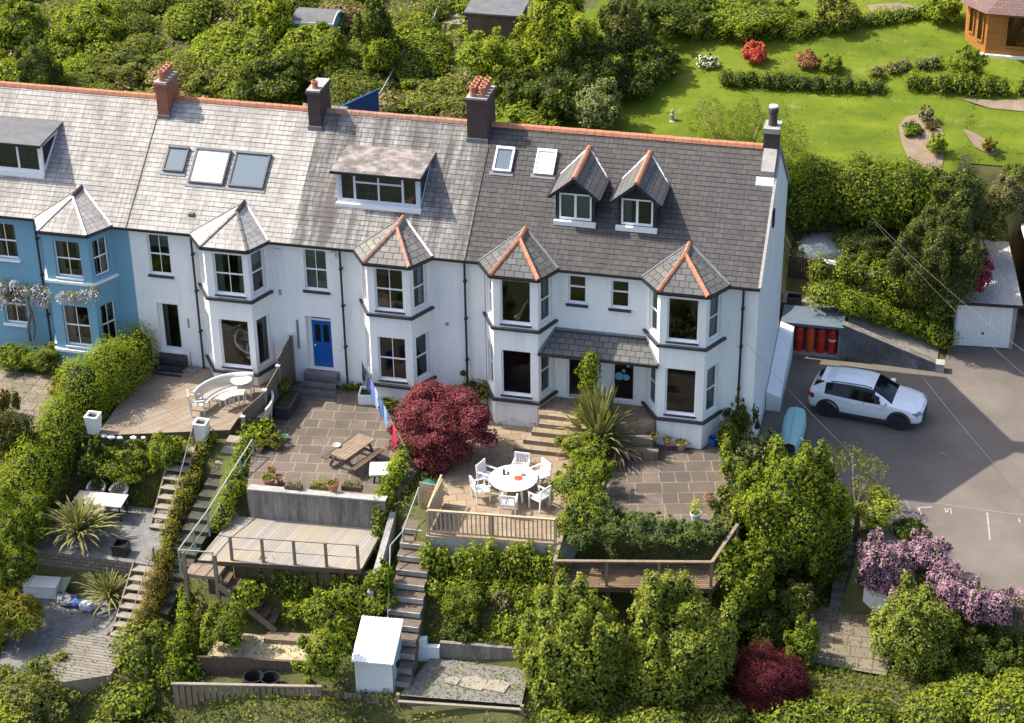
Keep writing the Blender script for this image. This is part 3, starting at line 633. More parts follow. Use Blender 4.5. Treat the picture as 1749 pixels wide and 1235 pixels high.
# lawn
def sheet(name, P, mat, z=None, dz=.05, kind='structure', step=.5, label=None):
    """sheet following the terrain inside polygon P"""
    xs = [p[0] for p in P]; ys = [p[1] for p in P]; mb = MB(); x = min(xs); idx = {}
    nx = int((max(xs)-min(xs))/step)+1; ny = int((max(ys)-min(ys))/step)+1
    def vid(i, j):
        if (i, j) not in idx:
            X, Y = min(xs)+i*step, min(ys)+j*step; idx[(i, j)] = len(mb.v); mb.v.append((X, Y, (T(X, Y) if z is None else z)+dz))
        return idx[(i, j)]
    for j in range(ny):
        for i in range(nx):
            if inpoly(min(xs)+(i+.5)*step, min(ys)+(j+.5)*step, P):
                mb.f.append((vid(i, j), vid(i+1, j), vid(i+1, j+1), vid(i, j+1))); mb.m.append(0); mb.uv.append([(0, 0)]*4)
    return tag(mb.build(name, mat, smooth=True), kind=kind)
lawnP = [(13.5, 13), (28, 13), (29.5, 15.8), (35.2, 16.6), (36.2, 18.4), (45, 18.4), (45, 44), (21, 44), (19, 30), (15, 24)]
sheet('lawn', lawnP, M['grass'], dz=.06, step=.45)
M['tarmac'] = mottled('tarmac', (.115, .098, .083), (.172, .148, .125), .45, .92, .5, 60, c3=(.22, .19, .16))
def flat(name, P, z, mat, kind='structure', thick=None, uvrot=0.0, build=True, par=None):
    mb = MB(); c, s = math.cos(uvrot), math.sin(uvrot)
    ar = sum(P[i][0]*P[(i+1) % len(P)][1]-P[(i+1) % len(P)][0]*P[i][1] for i in range(len(P)))
    if ar < 0: P = P[::-1]
    uv = [(p[0]*c+p[1]*s, -p[0]*s+p[1]*c) for p in P]
    mb.face([(p[0], p[1], z) for p in P], 0, uv)
    if thick:
        n = len(P); mats_side = 1
        for i in range(n):
            j = (i+1) % n; L = math.dist(P[i][:2], P[j][:2])
            mb.face([(P[i][0], P[i][1], z-thick), (P[j][0], P[j][1], z-thick), (P[j][0], P[j][1], z), (P[i][0], P[i][1], z)], mats_side, [(0, 0), (L, 0), (L, thick), (0, thick)])
    o = mb.build(name, mat, par); 
    return tag(o, kind=kind) if kind else o
flat('car_park', TARM, -2.6, M['tarmac'])
# ramp from the car park up to the back gate
rp = MB(); xs = [28.9+.35*i for i in range(20)]
for a, b in zip(xs, xs[1:]):
    yb0, yb1 = 12.4-.10*(a-29), 12.4-.10*(b-29)
    ya_ = 10.72 if b < 31.75 else 9.85
    rp.face([(a, ya_, ramp_z(a)+.03), (b, ya_, ramp_z(b)+.03), (b, yb1, ramp_z(b)+.03), (a, yb0, ramp_z(a)+.03)])
M['path'] = mottled('concrete_path', (.21, .185, .15), (.30, .27, .22), 1.0, .92, .5, 40)
tag(rp.build('drive', M['path'], smooth=True), kind='structure')
# faded parking marks
M['paint'] = mottled('worn_road_paint', (.22, .205, .19), (.40, .38, .36), 8, .9, .2)
M['paintfaint'] = mottled('faint_road_paint', (.18, .165, .15), (.25, .23, .21), 8, .9, .2)
def line(pa, pb, w=.06, z=-2.594, m='paintfaint'):
    a, b = G(*pa, z=z), G(*pb, z=z); d = (b-a).normalized(); s = Vector((-d.y, d.x, 0))*w/2
    mb = MB(); mb.face([a-s, b-s, b+s, a+s]); return tag(mb.build('parking_line', M[m]), kind='structure')
for pa, pb, w, m in (((1540, 851), (1749, 880), .05, 'paintfaint'), ((1568, 867), (1592, 866), .07, 'paint'), ((1568, 867), (1574, 879), .07, 'paint'), ((1686, 875), (1691, 922), .06, 'paint'), ((1546, 852), (1560, 880), .04, 'paintfaint'), ((1578, 884), (1588, 925), .04, 'paintfaint'),
    ((1614, 868), (1617, 877), .05, 'paint'), ((1617, 877), (1620, 868), .05, 'paint'), ((1624, 868), (1625, 878), .05, 'paint'), ((1740, 885), (1742, 892), .05, 'paint'), ((1606, 772), (1622, 780), .07, 'paintfaint')):
    line(pa, pb, w, m=m)
# ---------------- paved terraces and decks ----------------
M['deck1'] = brickmat('weathered_decking', (.37, .30, .235), (.27, .215, .165), (.11, .085, .065), 3.0, .125, .010, stain=(.20, .14, .095), stain_amt=.6, stain_scale=(.7, .7), bs=.6)
M['deckpale'] = brickmat('pale_decking', (.345, .32, .29), (.275, .255, .23), (.16, .14, .12), 9.0, .14, .006, stain=(.36, .27, .14), stain_amt=.35, stain_scale=(.4, .4), bs=.4)
M['deckgrey'] = brickmat('grey_old_planks', (.30, .27, .235), (.22, .195, .17), (.08, .07, .055), 2.2, .15, .016, stain=(.14, .13, .09), stain_amt=.7, stain_scale=(.8, .8), bs=.7)
M['deckbrown'] = brickmat('brown_decking', (.26, .175, .105), (.19, .125, .075), (.04, .03, .02), 5.0, .12, .014, stain=(.08, .05, .035), stain_amt=.6, stain_scale=(.6, 1.5), bs=.6)
M['stonewall'] = brickmat('rubble_stone', (.20, .17, .13), (.28, .24, .19), (.12, .10, .08), .35, .16, .02)
M['flags'] = brickmat('weathered_flagstones', (.12, .098, .08), (.175, .14, .11), (.27, .22, .165), .85, .62, .022, stain=(.075, .062, .055), stain_amt=.6, stain_scale=(.7, .7), squash=.7, offs=.37, bs=.3)
M['flags2'] = brickmat('grey_flagstones', (.10, .078, .062), (.185, .145, .11), (.27, .22, .155), .98, .70, .022, stain=(.07, .06, .055), stain_amt=.6, stain_scale=(.7, .7), squash=.6, offs=.43, bs=.3)
M['buff'] = brickmat('buff_paving', (.38, .29, .195), (.30, .225, .15), (.13, .10, .07), .62, .42, .012, stain=(.2, .14, .10), stain_amt=.5, stain_scale=(.8, .8), offs=.5, bs=.3)
M['pavewarm'] = brickmat('rubble_paving', (.27, .22, .17), (.2, .165, .13), (.12, .10, .07), .8, .6, .03, stain=(.12, .12, .06), stain_amt=.5, stain_scale=(.8, .8), squash=.6, offs=.3, bs=.4)
M['pavewarm2'] = mottled('worn_sandstone', (.22, .20, .165), (.30, .27, .22), 3, .95, .4)
M['gravel'] = mottled('grey_gravel', (.13, .13, .135), (.22, .215, .21), 3, .95, 1.0, 55)
M['dirtywhite'] = mottled('dirty_whitewash', (.16, .155, .14), (.45, .44, .41), 1.6, .95, .5, 14, c3=(.6, .6, .57))
M['sand'] = mottled('pale_grit', (.32, .26, .17), (.50, .41, .27), 2.2, .95, 1.0, 30, c3=(.24, .24, .08))
M['slateboard'] = mottled('slate_chippings', (.115, .11, .105), (.215, .205, .195), 9, .9, .9, 40)
M['timber'] = mottled('weathered_timber', (.17, .125, .085), (.27, .205, .145), 4, .9, .4, 30, (1, 1, .3))
M['timberdark'] = mottled('dark_timber', (.08, .055, .038), (.13, .09, .06), 4, .9, .4, 30, (1, 1, .3))
M['timberpale'] = mottled('pale_timber', (.36, .27, .17), (.48, .37, .25), 4, .85, .3, 30)
M['timbergrey'] = mottled('grey_timber', (.20, .175, .145), (.30, .26, .215), 4, .9, .4, 30, (1, 1, .4))
def gp(pts, z): return [tuple(G(a, b, z=z)[:2]) for a, b in pts]
# wooden terrace of the second house
D1 = [(4.75, -.03), (4.95, -5.75), (9.75, -4.3), (9.75, -3.4), (10.6, -3.1), (10.75, -.03), (10.15, -.03), (9.72, -1.02), (7.98, -1.02), (7.3, -.03)]
t1 = thing('timber_deck', (7.5, -3, -1.2), 'brown weathered deck under the curved white bench, beside the white house', 'deck')
flat('deck_boards', D1, -.45, [M['deck1'], M['timberdark']], None, .5, math.radians(52), par=t1)
# flagged terrace of the third house
D3 = [(10.95, -.03), (10.95, -5.3), (11.7, -7.9), (16.75, -7.55), (17.3, -6.0), (17.6, -.03), (16.6, -.03), (16.08, -1.02), (14.42, -1.02), (13.85, -.03)]
flat('patio', D3, -.62, [M['flags'], M['cementold']], 'structure', 2.0, math.radians(8))
w = thing('retaining_wall', (14, -7.8, -1.7), 'stained grey concrete retaining wall below the picnic table terrace', 'wall')
mb = MB(); mb.prism([(11.85, -7.92), (16.85, -7.6), (16.85, -7.78), (11.85, -8.1)], -1.8, -.42, 0, 1); mb.build('wall_face', [M['cementold'], M['cement']], w)
mb = MB(); mb.prism([(11.8, -7.80), (16.9, -7.49), (16.9, -7.82), (11.8, -8.14)], -.418, -.36, 0); mb.build('coping', M['cement'], w)
D3b = gp([(408, 877), (646, 893), (612, 970), (345, 952)], -1.62)
D3b = [(11.2, -8.12), (16.75, -7.8), (16.7, -10.35), (10.9, -11.0)]
t3 = thing('timber_deck', (14, -9.5, -2.5), 'pale wooden deck below the stained concrete wall', 'deck')
flat('deck_boards', D3b, -1.62, [M['deckpale'], M['timberdark']], None, .18, math.radians(78), par=t3)
for i in range(12):
    x = 11.1+.5*i; mb = MB(); mb.box(x, -10.9+.05*i+.14, -3.3, x+.46, -10.86+.05*i+.16, -1.8); mb.build('skirting_board', M['timberdark'], t3)
# buff terrace of the end house
D4 = [(18.25, -1.0), (17.9, -3.5), (18.55, -6.6), (18.65, -8.85), (23.35, -8.45), (24.1, -5.5), (24.3, -.03), (21.4, -.03), (20.98, -1.02), (19.27, -1.02), (18.7, -.03)]
flat('patio', D4, -.92, [M['buff'], M['cement']], 'structure', 1.7, math.radians(20))
D5 = [(24.1, -1.6), (23.9, -6.2), (28.25, -6.0), (28.7, -.9), (28.9, -.03), (27.75, -.03), (27.22, -1.02), (25.52, -1.02), (24.85, -.03), (24.2, -.03)]
flat('patio', D5, -1.02, [M['flags2'], M['cement']], 'structure', 2.2, math.radians(14))
# entrance landing and steps between the two bays
pl = [(21.42, -.03), (20.95, -1.02), (21.1, -1.45), (25.1, -1.45), (25.45, -1.02), (24.85, -.03)]
mb = MB(); mb.prism(pl, -1.4, -.02); 
for f_, mi in ((0, 0),): mb.m[0] = 1
lt = thing('entrance_steps', (22.5, -2, -.9), 'broad buff stone steps below the open door of the end house', 'steps')
mb.build('landing', [M['buff'], M['buff']], lt)
for k, (xa, xb) in enumerate(((21.15, 23.0), (20.95, 23.0), (20.7, 23.0), (20.4, 23.0))):
    mb = MB(); mb.prism([(xa, -1.45-.34*k), (xb, -1.45-.34*k), (xb, -1.80-.34*k), (xa, -1.80-.34*k)], -1.1, -.20-.18*k); mb.build('step', M['buff'], lt, bevel=.012)
lt2 = thing('entrance_steps', (25.1, -2, -1.0), 'low dark stone steps below the glazed door behind the spiky plant', 'steps')
for k, (xa, xb, ya) in enumerate(((23.9, 25.5, -1.46), (23.9, 25.75, -1.80))):
    mb = MB(); mb.prism([(xa, ya), (xb, ya), (xb, ya-.34), (xa, ya-.34)], -1.2, -.36-.33*k); mb.build('step', M['pavewarm'], lt2, bevel=.012)
def balustrade(par, pts, zt, zb, post=.09, nbal=0, railm='timber', pz=None, mid=False, step_post=1.3, rail=(.1, .06), wires=0, wirem='timber'):
    """posts, top rail and balusters along pts (xy, ground heights zb list or number)"""
    m_ = M[railm]; zbs = zb if isinstance(zb, (list, tuple)) else [zb]*len(pts); zts = zt if isinstance(zt, (list, tuple)) else [zt]*len(pts)
    for i in range(len(pts)-1):
        a = Vector((*pts[i], zts[i])); b = Vector((*pts[i+1], zts[i+1])); L = (b-a).length; n = max(1, round(L/step_post))
        q = MB(); q.bar(a, b, rail[0], rail[1]); q.build('handrail', m_, par)
        for k in range(n+(1 if i == len(pts)-2 else 0)):
            c = a.lerp(b, k/n); zc = zbs[i]+(zbs[i+1]-zbs[i])*k/n
            q = MB(); q.box(c.x-post/2, c.y-post/2, zc-.05, c.x+post/2, c.y+post/2, c.z-rail[1]/2+ (pz or 0)); q.build('post', m_, par)
        for j in range(wires):
            fr_ = (j+1)/(wires+1); q = MB(); h = (zts[i]-zbs[i])
            q.tube([a-Vector((0, 0, h*fr_)), b-Vector((0, 0, h*fr_))], .015, 5); q.build('wire', M[wirem], par)
        if nbal:
            q = MB(); q.bar(a-Vector((0, 0, zts[i]-zbs[i]-.14)), b-Vector((0, 0, zts[i+1]-zbs[i+1]-.14)), .05, .06); q.build('bottom_rail', m_, par)
            nb = int(L/nbal)
            for k in range(1, nb):
                c = a.lerp(b, k/nb); zc = zbs[i]+(zbs[i+1]-zbs[i])*k/nb
                q = MB(); q.box(c.x-.02, c.y-.02, zc+.16, c.x+.02, c.y+.02, c.z-rail[1]/2-.001); q.build('baluster', m_, par)
# railing of the buff terrace
rl = thing('balustrade', (21, -8.8, -.9), 'timber balustrade with upright bars in front of the round white table', 'railing')
balustrade(rl, [(18.72, -8.72), (23.2, -8.34)], .10, -.92, nbal=.155, railm='timberpale', step_post=2.3)
rl = thing('lattice_panel', (18.7, -7.8, -.9), 'timber side panel beside the small garden gate', 'fence')
mb = MB(); mb.bar((18.70, -6.75, .30), (18.72, -8.66, .16), .07, .06); mb.build('top_rail', M['timberpale'], rl)
mb = MB()
mb.box(18.69, -8.6, -.85, 18.73, -6.7, .12); mb.build('board', M['timberpale'], rl)
# lower deck of the end house with its balustrade
D5b = [(23.4, -7.75), (23.3, -9.4), (28.75, -8.3), (29.3, -6.0), (28.5, -6.0), (28.35, -7.0)]
t5 = thing('timber_deck', (26, -8.4, -3.5), 'brown wooden deck walkway on posts at the end of the hedge', 'deck')
flat('deck_boards', D5b, -2.0, [M['deckbrown'], M['timberdark']], None, .2, math.radians(12), par=t5)
for (x, y) in ((23.45, -9.25), (25.2, -8.9), (27.0, -8.5), (28.65, -8.2)):
    q = MB(); q.box(x-.07, y-.07, -5.2, x+.07, y+.07, -2.2); q.build('support_post', M['timberdark'], t5)
rl = thing('balustrade', (26, -8.8, -2.0), 'brown timber handrail around the lower deck of the end house', 'railing')
balustrade(rl, [(23.35, -7.2), (23.38, -9.3), (28.68, -8.22), (29.25, -5.9)], [-.75, -.95, -.95, -.85], -2.0, railm='timber', step_post=1.8, rail=(.12, .06))
# rail of the pale deck: posts with two wires, and its small landing and stair on the left
rl = thing('balustrade', (13.9, -10.7, -1.6), 'timber posts with thin rails along the edge of the pale deck', 'railing')
balustrade(rl, [(12.1, -10.75), (16.6, -10.3)], -.62, -1.65, railm='timber', step_post=1.05, rail=(.03, .03), wires=1, pz=.04)
rl = thing('balustrade', (10.9, -9.5, -1.6), 'grey metal handrail with posts between the pale deck and the dark steps', 'railing')
M['greypaint'] = plain('pale_green_grey_rail', (.24, .29, .265), .6)
balustrade(rl, [(11.15, -5.6), (10.95, -7.8), (10.75, -9.4), (10.55, -11.7), (11.75, -11.55)], [.1, -.25, -.62, -.75, -.78], [-.8, -1.3, -1.65, -1.8, -1.8], railm='greypaint', step_post=1.3, rail=(.04, .04), wires=1, wirem='greypaint', post=.06)
st = thing('timber_stair', (12.3, -11.4, -3.6), 'small wooden stair leading down from the pale deck to the grit bed', 'stairs')
mb = MB(); mb.prism([(10.65, -11.7), (11.85, -11.6), (11.9, -10.95), (10.7, -11.0)], -1.9, -1.78); mb.build('landing', M['timber'], st)
for k in range(7):
    q = MB(); x = 11.95+.27*k; z = -1.98-.24*k; q.box(x, -11.62, z-.04, x+.27, -10.95, z); q.build('tread', M['timberdark'], st)
q = MB(); q.bar((11.85, -11.66, -2.05), (13.85, -11.66, -3.75), .06, .22); q.build('stringer', M['timber'], st)
for (x, y) in ((10.7, -11.68), (11.83, -11.62)):
    q = MB(); q.box(x-.06, y-.06, -4.0, x+.06, y+.06, -.82); q.build('post', M['timber'], st)
# bed of pale grit with boards, and lower yard
flat('grit_bed', [(11.9, -11.9), (15.9, -11.4), (16.1, -12.75), (11.9, -13.35)], -3.93, M['sand'])
fb = thing('sleeper_wall', (14, -13.7, -4.4), 'dark sleeper edge in front of the pale grit bed', 'wall')
q = MB(); q.prism([(11.6, -13.42), (16.2, -12.79), (16.2, -12.89), (11.6, -13.52)], -4.7, -3.85); q.build('board', M['timberdark'], fb)
fb = thing('sleeper_wall', (14, -11.7, -3.7), 'low timber step edging at the foot of the small stair', 'wall')
q = MB(); q.prism([(13.6, -11.75), (16.0, -11.45), (16.0, -11.9), (13.6, -12.2)], -4.2, -3.75); q.build('board', M['timber'], fb)
flat('yard', [(11.2, -13.5), (16.2, -12.9), (16.2, -13.8), (11.2, -14.6)], -4.60, M['soil'])
fc = thing('board_fence', (13.5, -15.2, -4.7), 'low weathered board fence with a pale top rail below the grit bed', 'fence')
q = MB(); q.bar((11.1, -14.67, -4.2), (16.2, -13.72, -4.2), .12, .06); q.build('top_rail', M['timbergrey'], fc)
for i in range(24):
    x = 11.15+i*.212; q = MB(); q.box(x, -14.69+i*.0395, -5.5, x+.19, -14.66+i*.0395, -4.24); q.build('board', M['timber'], fc)
# buckets
M['blackplastic'] = plain('black_plastic', (.012, .012, .014), .5)
def bucket(px, py, z, label):
    c = G(px, py, z=z); b = thing('tub', c, label, 'tub', 'black tubs'); q = MB(); q.local = True
    q.lathe((0, 0, 0), [(.01, 0), (.26, 0), (.34, .42), (.36, .42), (.36, .44), (.32, .44), (.25, .03), (.01, .03)], 16); q.build('tub_body', M['blackplastic'], b); return b
bucket(434, 1172, -4.6, 'larger black plastic tub standing behind the low board fence'); bucket(463, 1174, -4.6, 'right-hand smaller black plastic tub behind the low board fence')
# white metal shed
sh = thing('garden_shed', (17.6, -12.6, -4.6), 'white shed with a pitched pale roof beside the board fence', 'shed')
M['shedwhite'] = mottled('white_steel_sheet', (.68, .68, .67), (.76, .76, .75), 2, .5, .1)
M['shedblue'] = mottled('pale_blue_steel', (.42, .55, .62), (.50, .62, .68), 2, .5, .1)
a, b, c_, d_ = (17.3, -13.35), (18.6, -13.25), (18.5, -11.75), (17.2, -11.9)
q = MB(); q.prism([a, b, c_, d_], -5.0, [-3.15, -3.15, -2.62, -2.62]); q.build('shed_wall', M['shedwhite'], sh)
q = MB(); q.face([(18.612, -13.2, -4.9), (18.515, -11.8, -4.9), (18.515, -11.8, -2.72), (18.612, -13.2, -3.2)]); q.build('door', M['shedblue'], sh)
q = MB(); q.box(18.57, -12.75, -3.75, 18.63, -12.7, -3.5); q.build('handle', M['blackplastic'], sh); q = MB(); q.box(18.57, -12.5, -3.85, 18.62, -12.45, -3.6); q.build('handle', M['blackplastic'], sh)
q = MB()
for i in range(12):
    f0, f1 = i/12, (i+1)/12; 
    def e(f, s): 
        lo = Vector((17.22+1.46*f, -13.47+.12*f, -3.12)); hi = Vector((17.12+1.46*f, -11.75+.12*f, -2.50)); return lo.lerp(hi, s)
    for s0, s1 in ((0, 1),):
        q.face([e(f0, s0)+Vector((0, 0, 0)), e(f0+.06, s0)+Vector((0, 0, .02)), e(f0+.06, s1)+Vector((0, 0, .02)), e(f0, s1)]); q.face([e(f0+.06, s0)+Vector((0, 0, .02)), e(f1, s0), e(f1, s1), e(f0+.06, s1)+Vector((0, 0, .02))])
q.face([e(0, 0)-Vector((0, 0, .05)), e(1, 0)-Vector((0, 0, .05)), e(1, 0), e(0, 0)]); q.face([e(1, 0)-Vector((0, 0, .05)), e(1, 1)-Vector((0, 0, .05)), e(1, 1), e(1, 0)])
q.build('shed_roof', M['shedwhite'], sh)
# fence in front of the shed and lower yard
fc = thing('board_fence', (19.5, -13.6, -5.0), 'upright board fence below the white shed and the gravel yard', 'fence')
rr = random.Random(5)
for i in range(44):
    x = 16.2+i*.155; y = -13.75+i*.012; zt = -4.35 if i < 16 else -4.45+.03*rr.random(); q = MB(); q.box(x, y, -5.6, x+.135, y+.025, zt+rr.uniform(-.03, .03)); q.build('board', M['timber' if rr.random() < .6 else 'timberdark'], fc)
q = MB(); q.bar((18.9, -13.72, -4.36), (23.1, -13.24, -4.36), .11, .045); q.build('top_rail', M['timbergrey'], fc)
for x in (16.15, 18.85, 23.1): q = MB(); q.box(x-.06, -13.80+(x-16)*.075, -5.9, x+.06, -13.68+(x-16)*.075, -4.2); q.build('post', M['timber'], fc)
flat('gravel_yard', [(18.9, -13.5), (23.05, -13.1), (22.9, -11.2), (19.4, -11.3)], -4.28, M['slateboard'])
for i, (px, py, w_, h_, r_) in enumerate(((808, 1167, .9, .65, .2), (848, 1172, .8, .6, -.3), (772, 1163, .5, .4, .3))):
    c = G(px, py, z=-4.27); q = MB(); q.prism([(c.x-w_*.5, c.y-h_*.45), (c.x+w_*.42, c.y-h_*.55), (c.x+w_*.55, c.y+h_*.3), (c.x+.05, c.y+h_*.55), (c.x-w_*.45, c.y+h_*.35)], -4.30, -4.23)
    o = q.build('stepping_stone', M['pavewarm2'], loc=c, bevel=.01); tag(o, ['wide pale stepping stone, middle of the gravel yard', 'right-hand pale stepping stone in the gravel yard', 'small stepping stone nearest the steps'][i], 'paving slab', 'stepping stones in the gravel yard')
rw = thing('retaining_wall', (21, -11.1, -4.2), 'low brown block wall behind the gravel yard', 'wall')
q = MB(); q.prism([(19.7, -11.05), (23.2, -10.75), (23.2, -10.9), (19.7, -11.2)], -4.5, -3.65); q.build('wall_face', M['cementold'], rw)
q = MB(); q.prism([(18.9, -11.2), (19.7, -11.1), (19.7, -11.3), (18.9, -11.4)], -4.5, -3.8); q.prism([(18.9, -11.2), (19.25, -11.1), (19.25, -11.3), (18.9, -11.4)], -3.8, -3.5); q.build('white_block', M['whiteworn'], rw)
# long garden steps with white risers
M['tread'] = mottled('brown_step_top', (.105, .08, .062), (.17, .13, .10), 3, .95, .5, 25)
sp = thing('garden_steps', (18.5, -10, -3), 'long flight of brown steps with white-edged risers beside the leaning handrail', 'steps')
ys = [-7.6, -8.2, -8.7, -9.1, -9.55, -10.0, -10.4, -10.85, -11.3, -11.75, -12.15, -12.6, -13.0]; 
for k in range(len(ys)-1):
    z = -1.15-.27*k; x = 18.15+.035*k+(.03 if k % 2 else 0); wd = 1.15
    q = MB(); q.prism([(x-wd/2, ys[k]), (x+wd/2, ys[k]+.03), (x+wd/2, ys[k+1]+.03), (x-wd/2, ys[k+1])], z-.6, z); s_ = q.build('step', M['tread'], sp)
    q = MB(); q.prism([(x-wd/2+.02, ys[k+1]+.0), (x+wd/2, ys[k+1]+.03), (x+wd/2, ys[k+1]-.02), (x-wd/2+.02, ys[k+1]-.05)], z-.20, z-.01); q.build('riser', M['dirtywhite'], s_)
hr = thing('handrail', (17.3, -9, -2), 'pale grey metal handrail following the long garden steps', 'handrail')
q = MB(); q.tube([(17.95, -7.1, -.1), (17.75, -8.6, -1.0), (17.45, -9.2, -1.25), (17.75, -10.6, -2.4), (17.9, -11.4, -3.1), (18.0, -11.9, -3.7)], .028, 6); q.build('rail', M['greypaint'], hr)
for (x, y, z) in ((17.75, -8.6, -1.0), (17.75, -10.6, -2.4), (17.95, -7.1, -.1)):
    q = MB(); q.tube([(x, y, z), (x, y, z-1.0)], .035, 6); q.build('post', M['greypaint'], hr)
wl = thing('garden_wall', (17.2, -8, -2), 'rough whitish wall between the pale deck and the long steps', 'wall')
q = MB(); q.prism([(16.98, -7.6), (17.2, -7.6), (17.25, -10.8), (17.03, -10.8)], -3.9, [-.95, -.95, -2.2, -2.2]); q.build('wall_face', M['dirtywhite'], wl)
M['shadestone'] = mottled('shade_darkened_step', (.04, .04, .03), (.085, .08, .06), 4, .95, .4)  # step stone darkened to carry the shade between the planted walls
# dark steps between second and third garden
sp = thing('garden_steps', (10.2, -8, -2.5), 'long dark flight of steps in shade between two planted walls', 'steps')
for k in range(20):
    z = -.62-.19*k; y = -4.4-.47*k; x = 10.25-.045*k*1.2; q = MB(); q.box(x-.5, y-.47, z-.8, x+.5, y, z); q.build('step', M['shadestone' if k > 2 else 'timbergrey'], sp)
# open timber stairs on the left
def stair(name, label, p0, p1, n, w_, mat='timbergrey'):
    t_ = thing(name, p1, label, 'stairs', 'timber stairs of the left garden'); p0, p1 = Vector(p0), Vector(p1)
    d = (p1-p0)/n
    for k in range(n):
        c = p0+d*(k+.5); q = MB(); q.box(c.x-w_/2, c.y+d.y*.5-.05, c.z-.05, c.x+w_/2, c.y-d.y*.45, c.z); q.build('tread', M[mat], t_)
    for s in (-1, 1): q = MB(); q.bar(p0+Vector((s*w_/2, 0, 0)), p1+Vector((s*w_/2, 0, -.1)), .05, .2); q.build('stringer', M['timber'], t_)
    q = MB(); q.tube([p0+Vector((w_*.45, 0, .85)), p1+Vector((w_*.45, 0, .75))], .02, 5); q.build('handrail', M['timbergrey'], t_)
    for f in (0.02, .98): c = p0.lerp(p1, f); q = MB(); q.box(c.x+w_*.45-.03, c.y-.03, c.z-.1, c.x+w_*.45+.03, c.y+.03, c.z+.85); q.build('post', M['timber'], t_)
    return t_
stair('timber_stair', 'open grey wooden stair going down from the big weathered deck', (8.4, -5.5, -.5), (8.35, -8.3, -2.55), 9, .9)
stair('timber_stair', 'lower grey wooden stair beside the spiky plants', (8.6, -10.4, -2.55), (8.55, -12.9, -4.0), 8, .85)
flat('gravel_yard', [(4.7, -7.0), (9.1, -7.0), (9.0, -10.4), (4.0, -10.4)], -2.58, [M['gravel'], M['stonewall']], 'structure', 1.6)
flat('gravel_yard', [(3.6, -10.4), (8.2, -10.4), (7.6, -15.4), (3.2, -15.4)], -4.1, M['gravel'])
pf = thing('timber_platform', (7.6, -15.2, -4.5), 'worn pale plank platform at the foot of the spiky plants', 'deck')
flat('deck_boards', [(6.3, -13.2), (8.95, -12.7), (9.0, -14.9), (7.6, -15.6), (6.4, -15.3)], -4.0, [M['deckgrey'], M['timber']], None, 1.3, 0, par=pf)
# blue house garden
flat('patio', [(-4, -1.6), (3.4, -1.5), (4.6, -5.6), (-1.5, -5.9), (-6, -5)], -.7, M['pavewarm'])
# lower right patio
flat('patio', [(31.4, -5.0), (34.6, -4.9), (35.3, -6.6), (34.9, -8.6), (32.0, -8.4)], -4.52, M['pavewarm'])
sp = thing('garden_steps', (33.2, -3.2, -3.6), 'dark narrow steps going down from the car park to the lower patio', 'steps')
for k in range(9):
    q = MB(); q.box(32.65, -1.9-.36*(k+1), -5, 33.65, -1.9-.36*k, -2.75-.2*k); q.build('step', M['stone'], sp)
wl = thing('garden_wall', (33.9, -4.6, -4.4), 'white rendered wall end under the purple flowers by the lower patio', 'wall')
q = MB(); q.prism([(33.75, -2.8), (33.95, -2.8), (34.0, -5.0), (33.8, -5.0)], -4.8, [-2.5, -2.5, -3.1, -3.1]); q.prism([(33.8, -5.0), (36.0, -5.4), (35.95, -5.6), (33.8, -5.2)], -4.8, -3.35); q.build('wall_face', M['whiteworn'], wl)
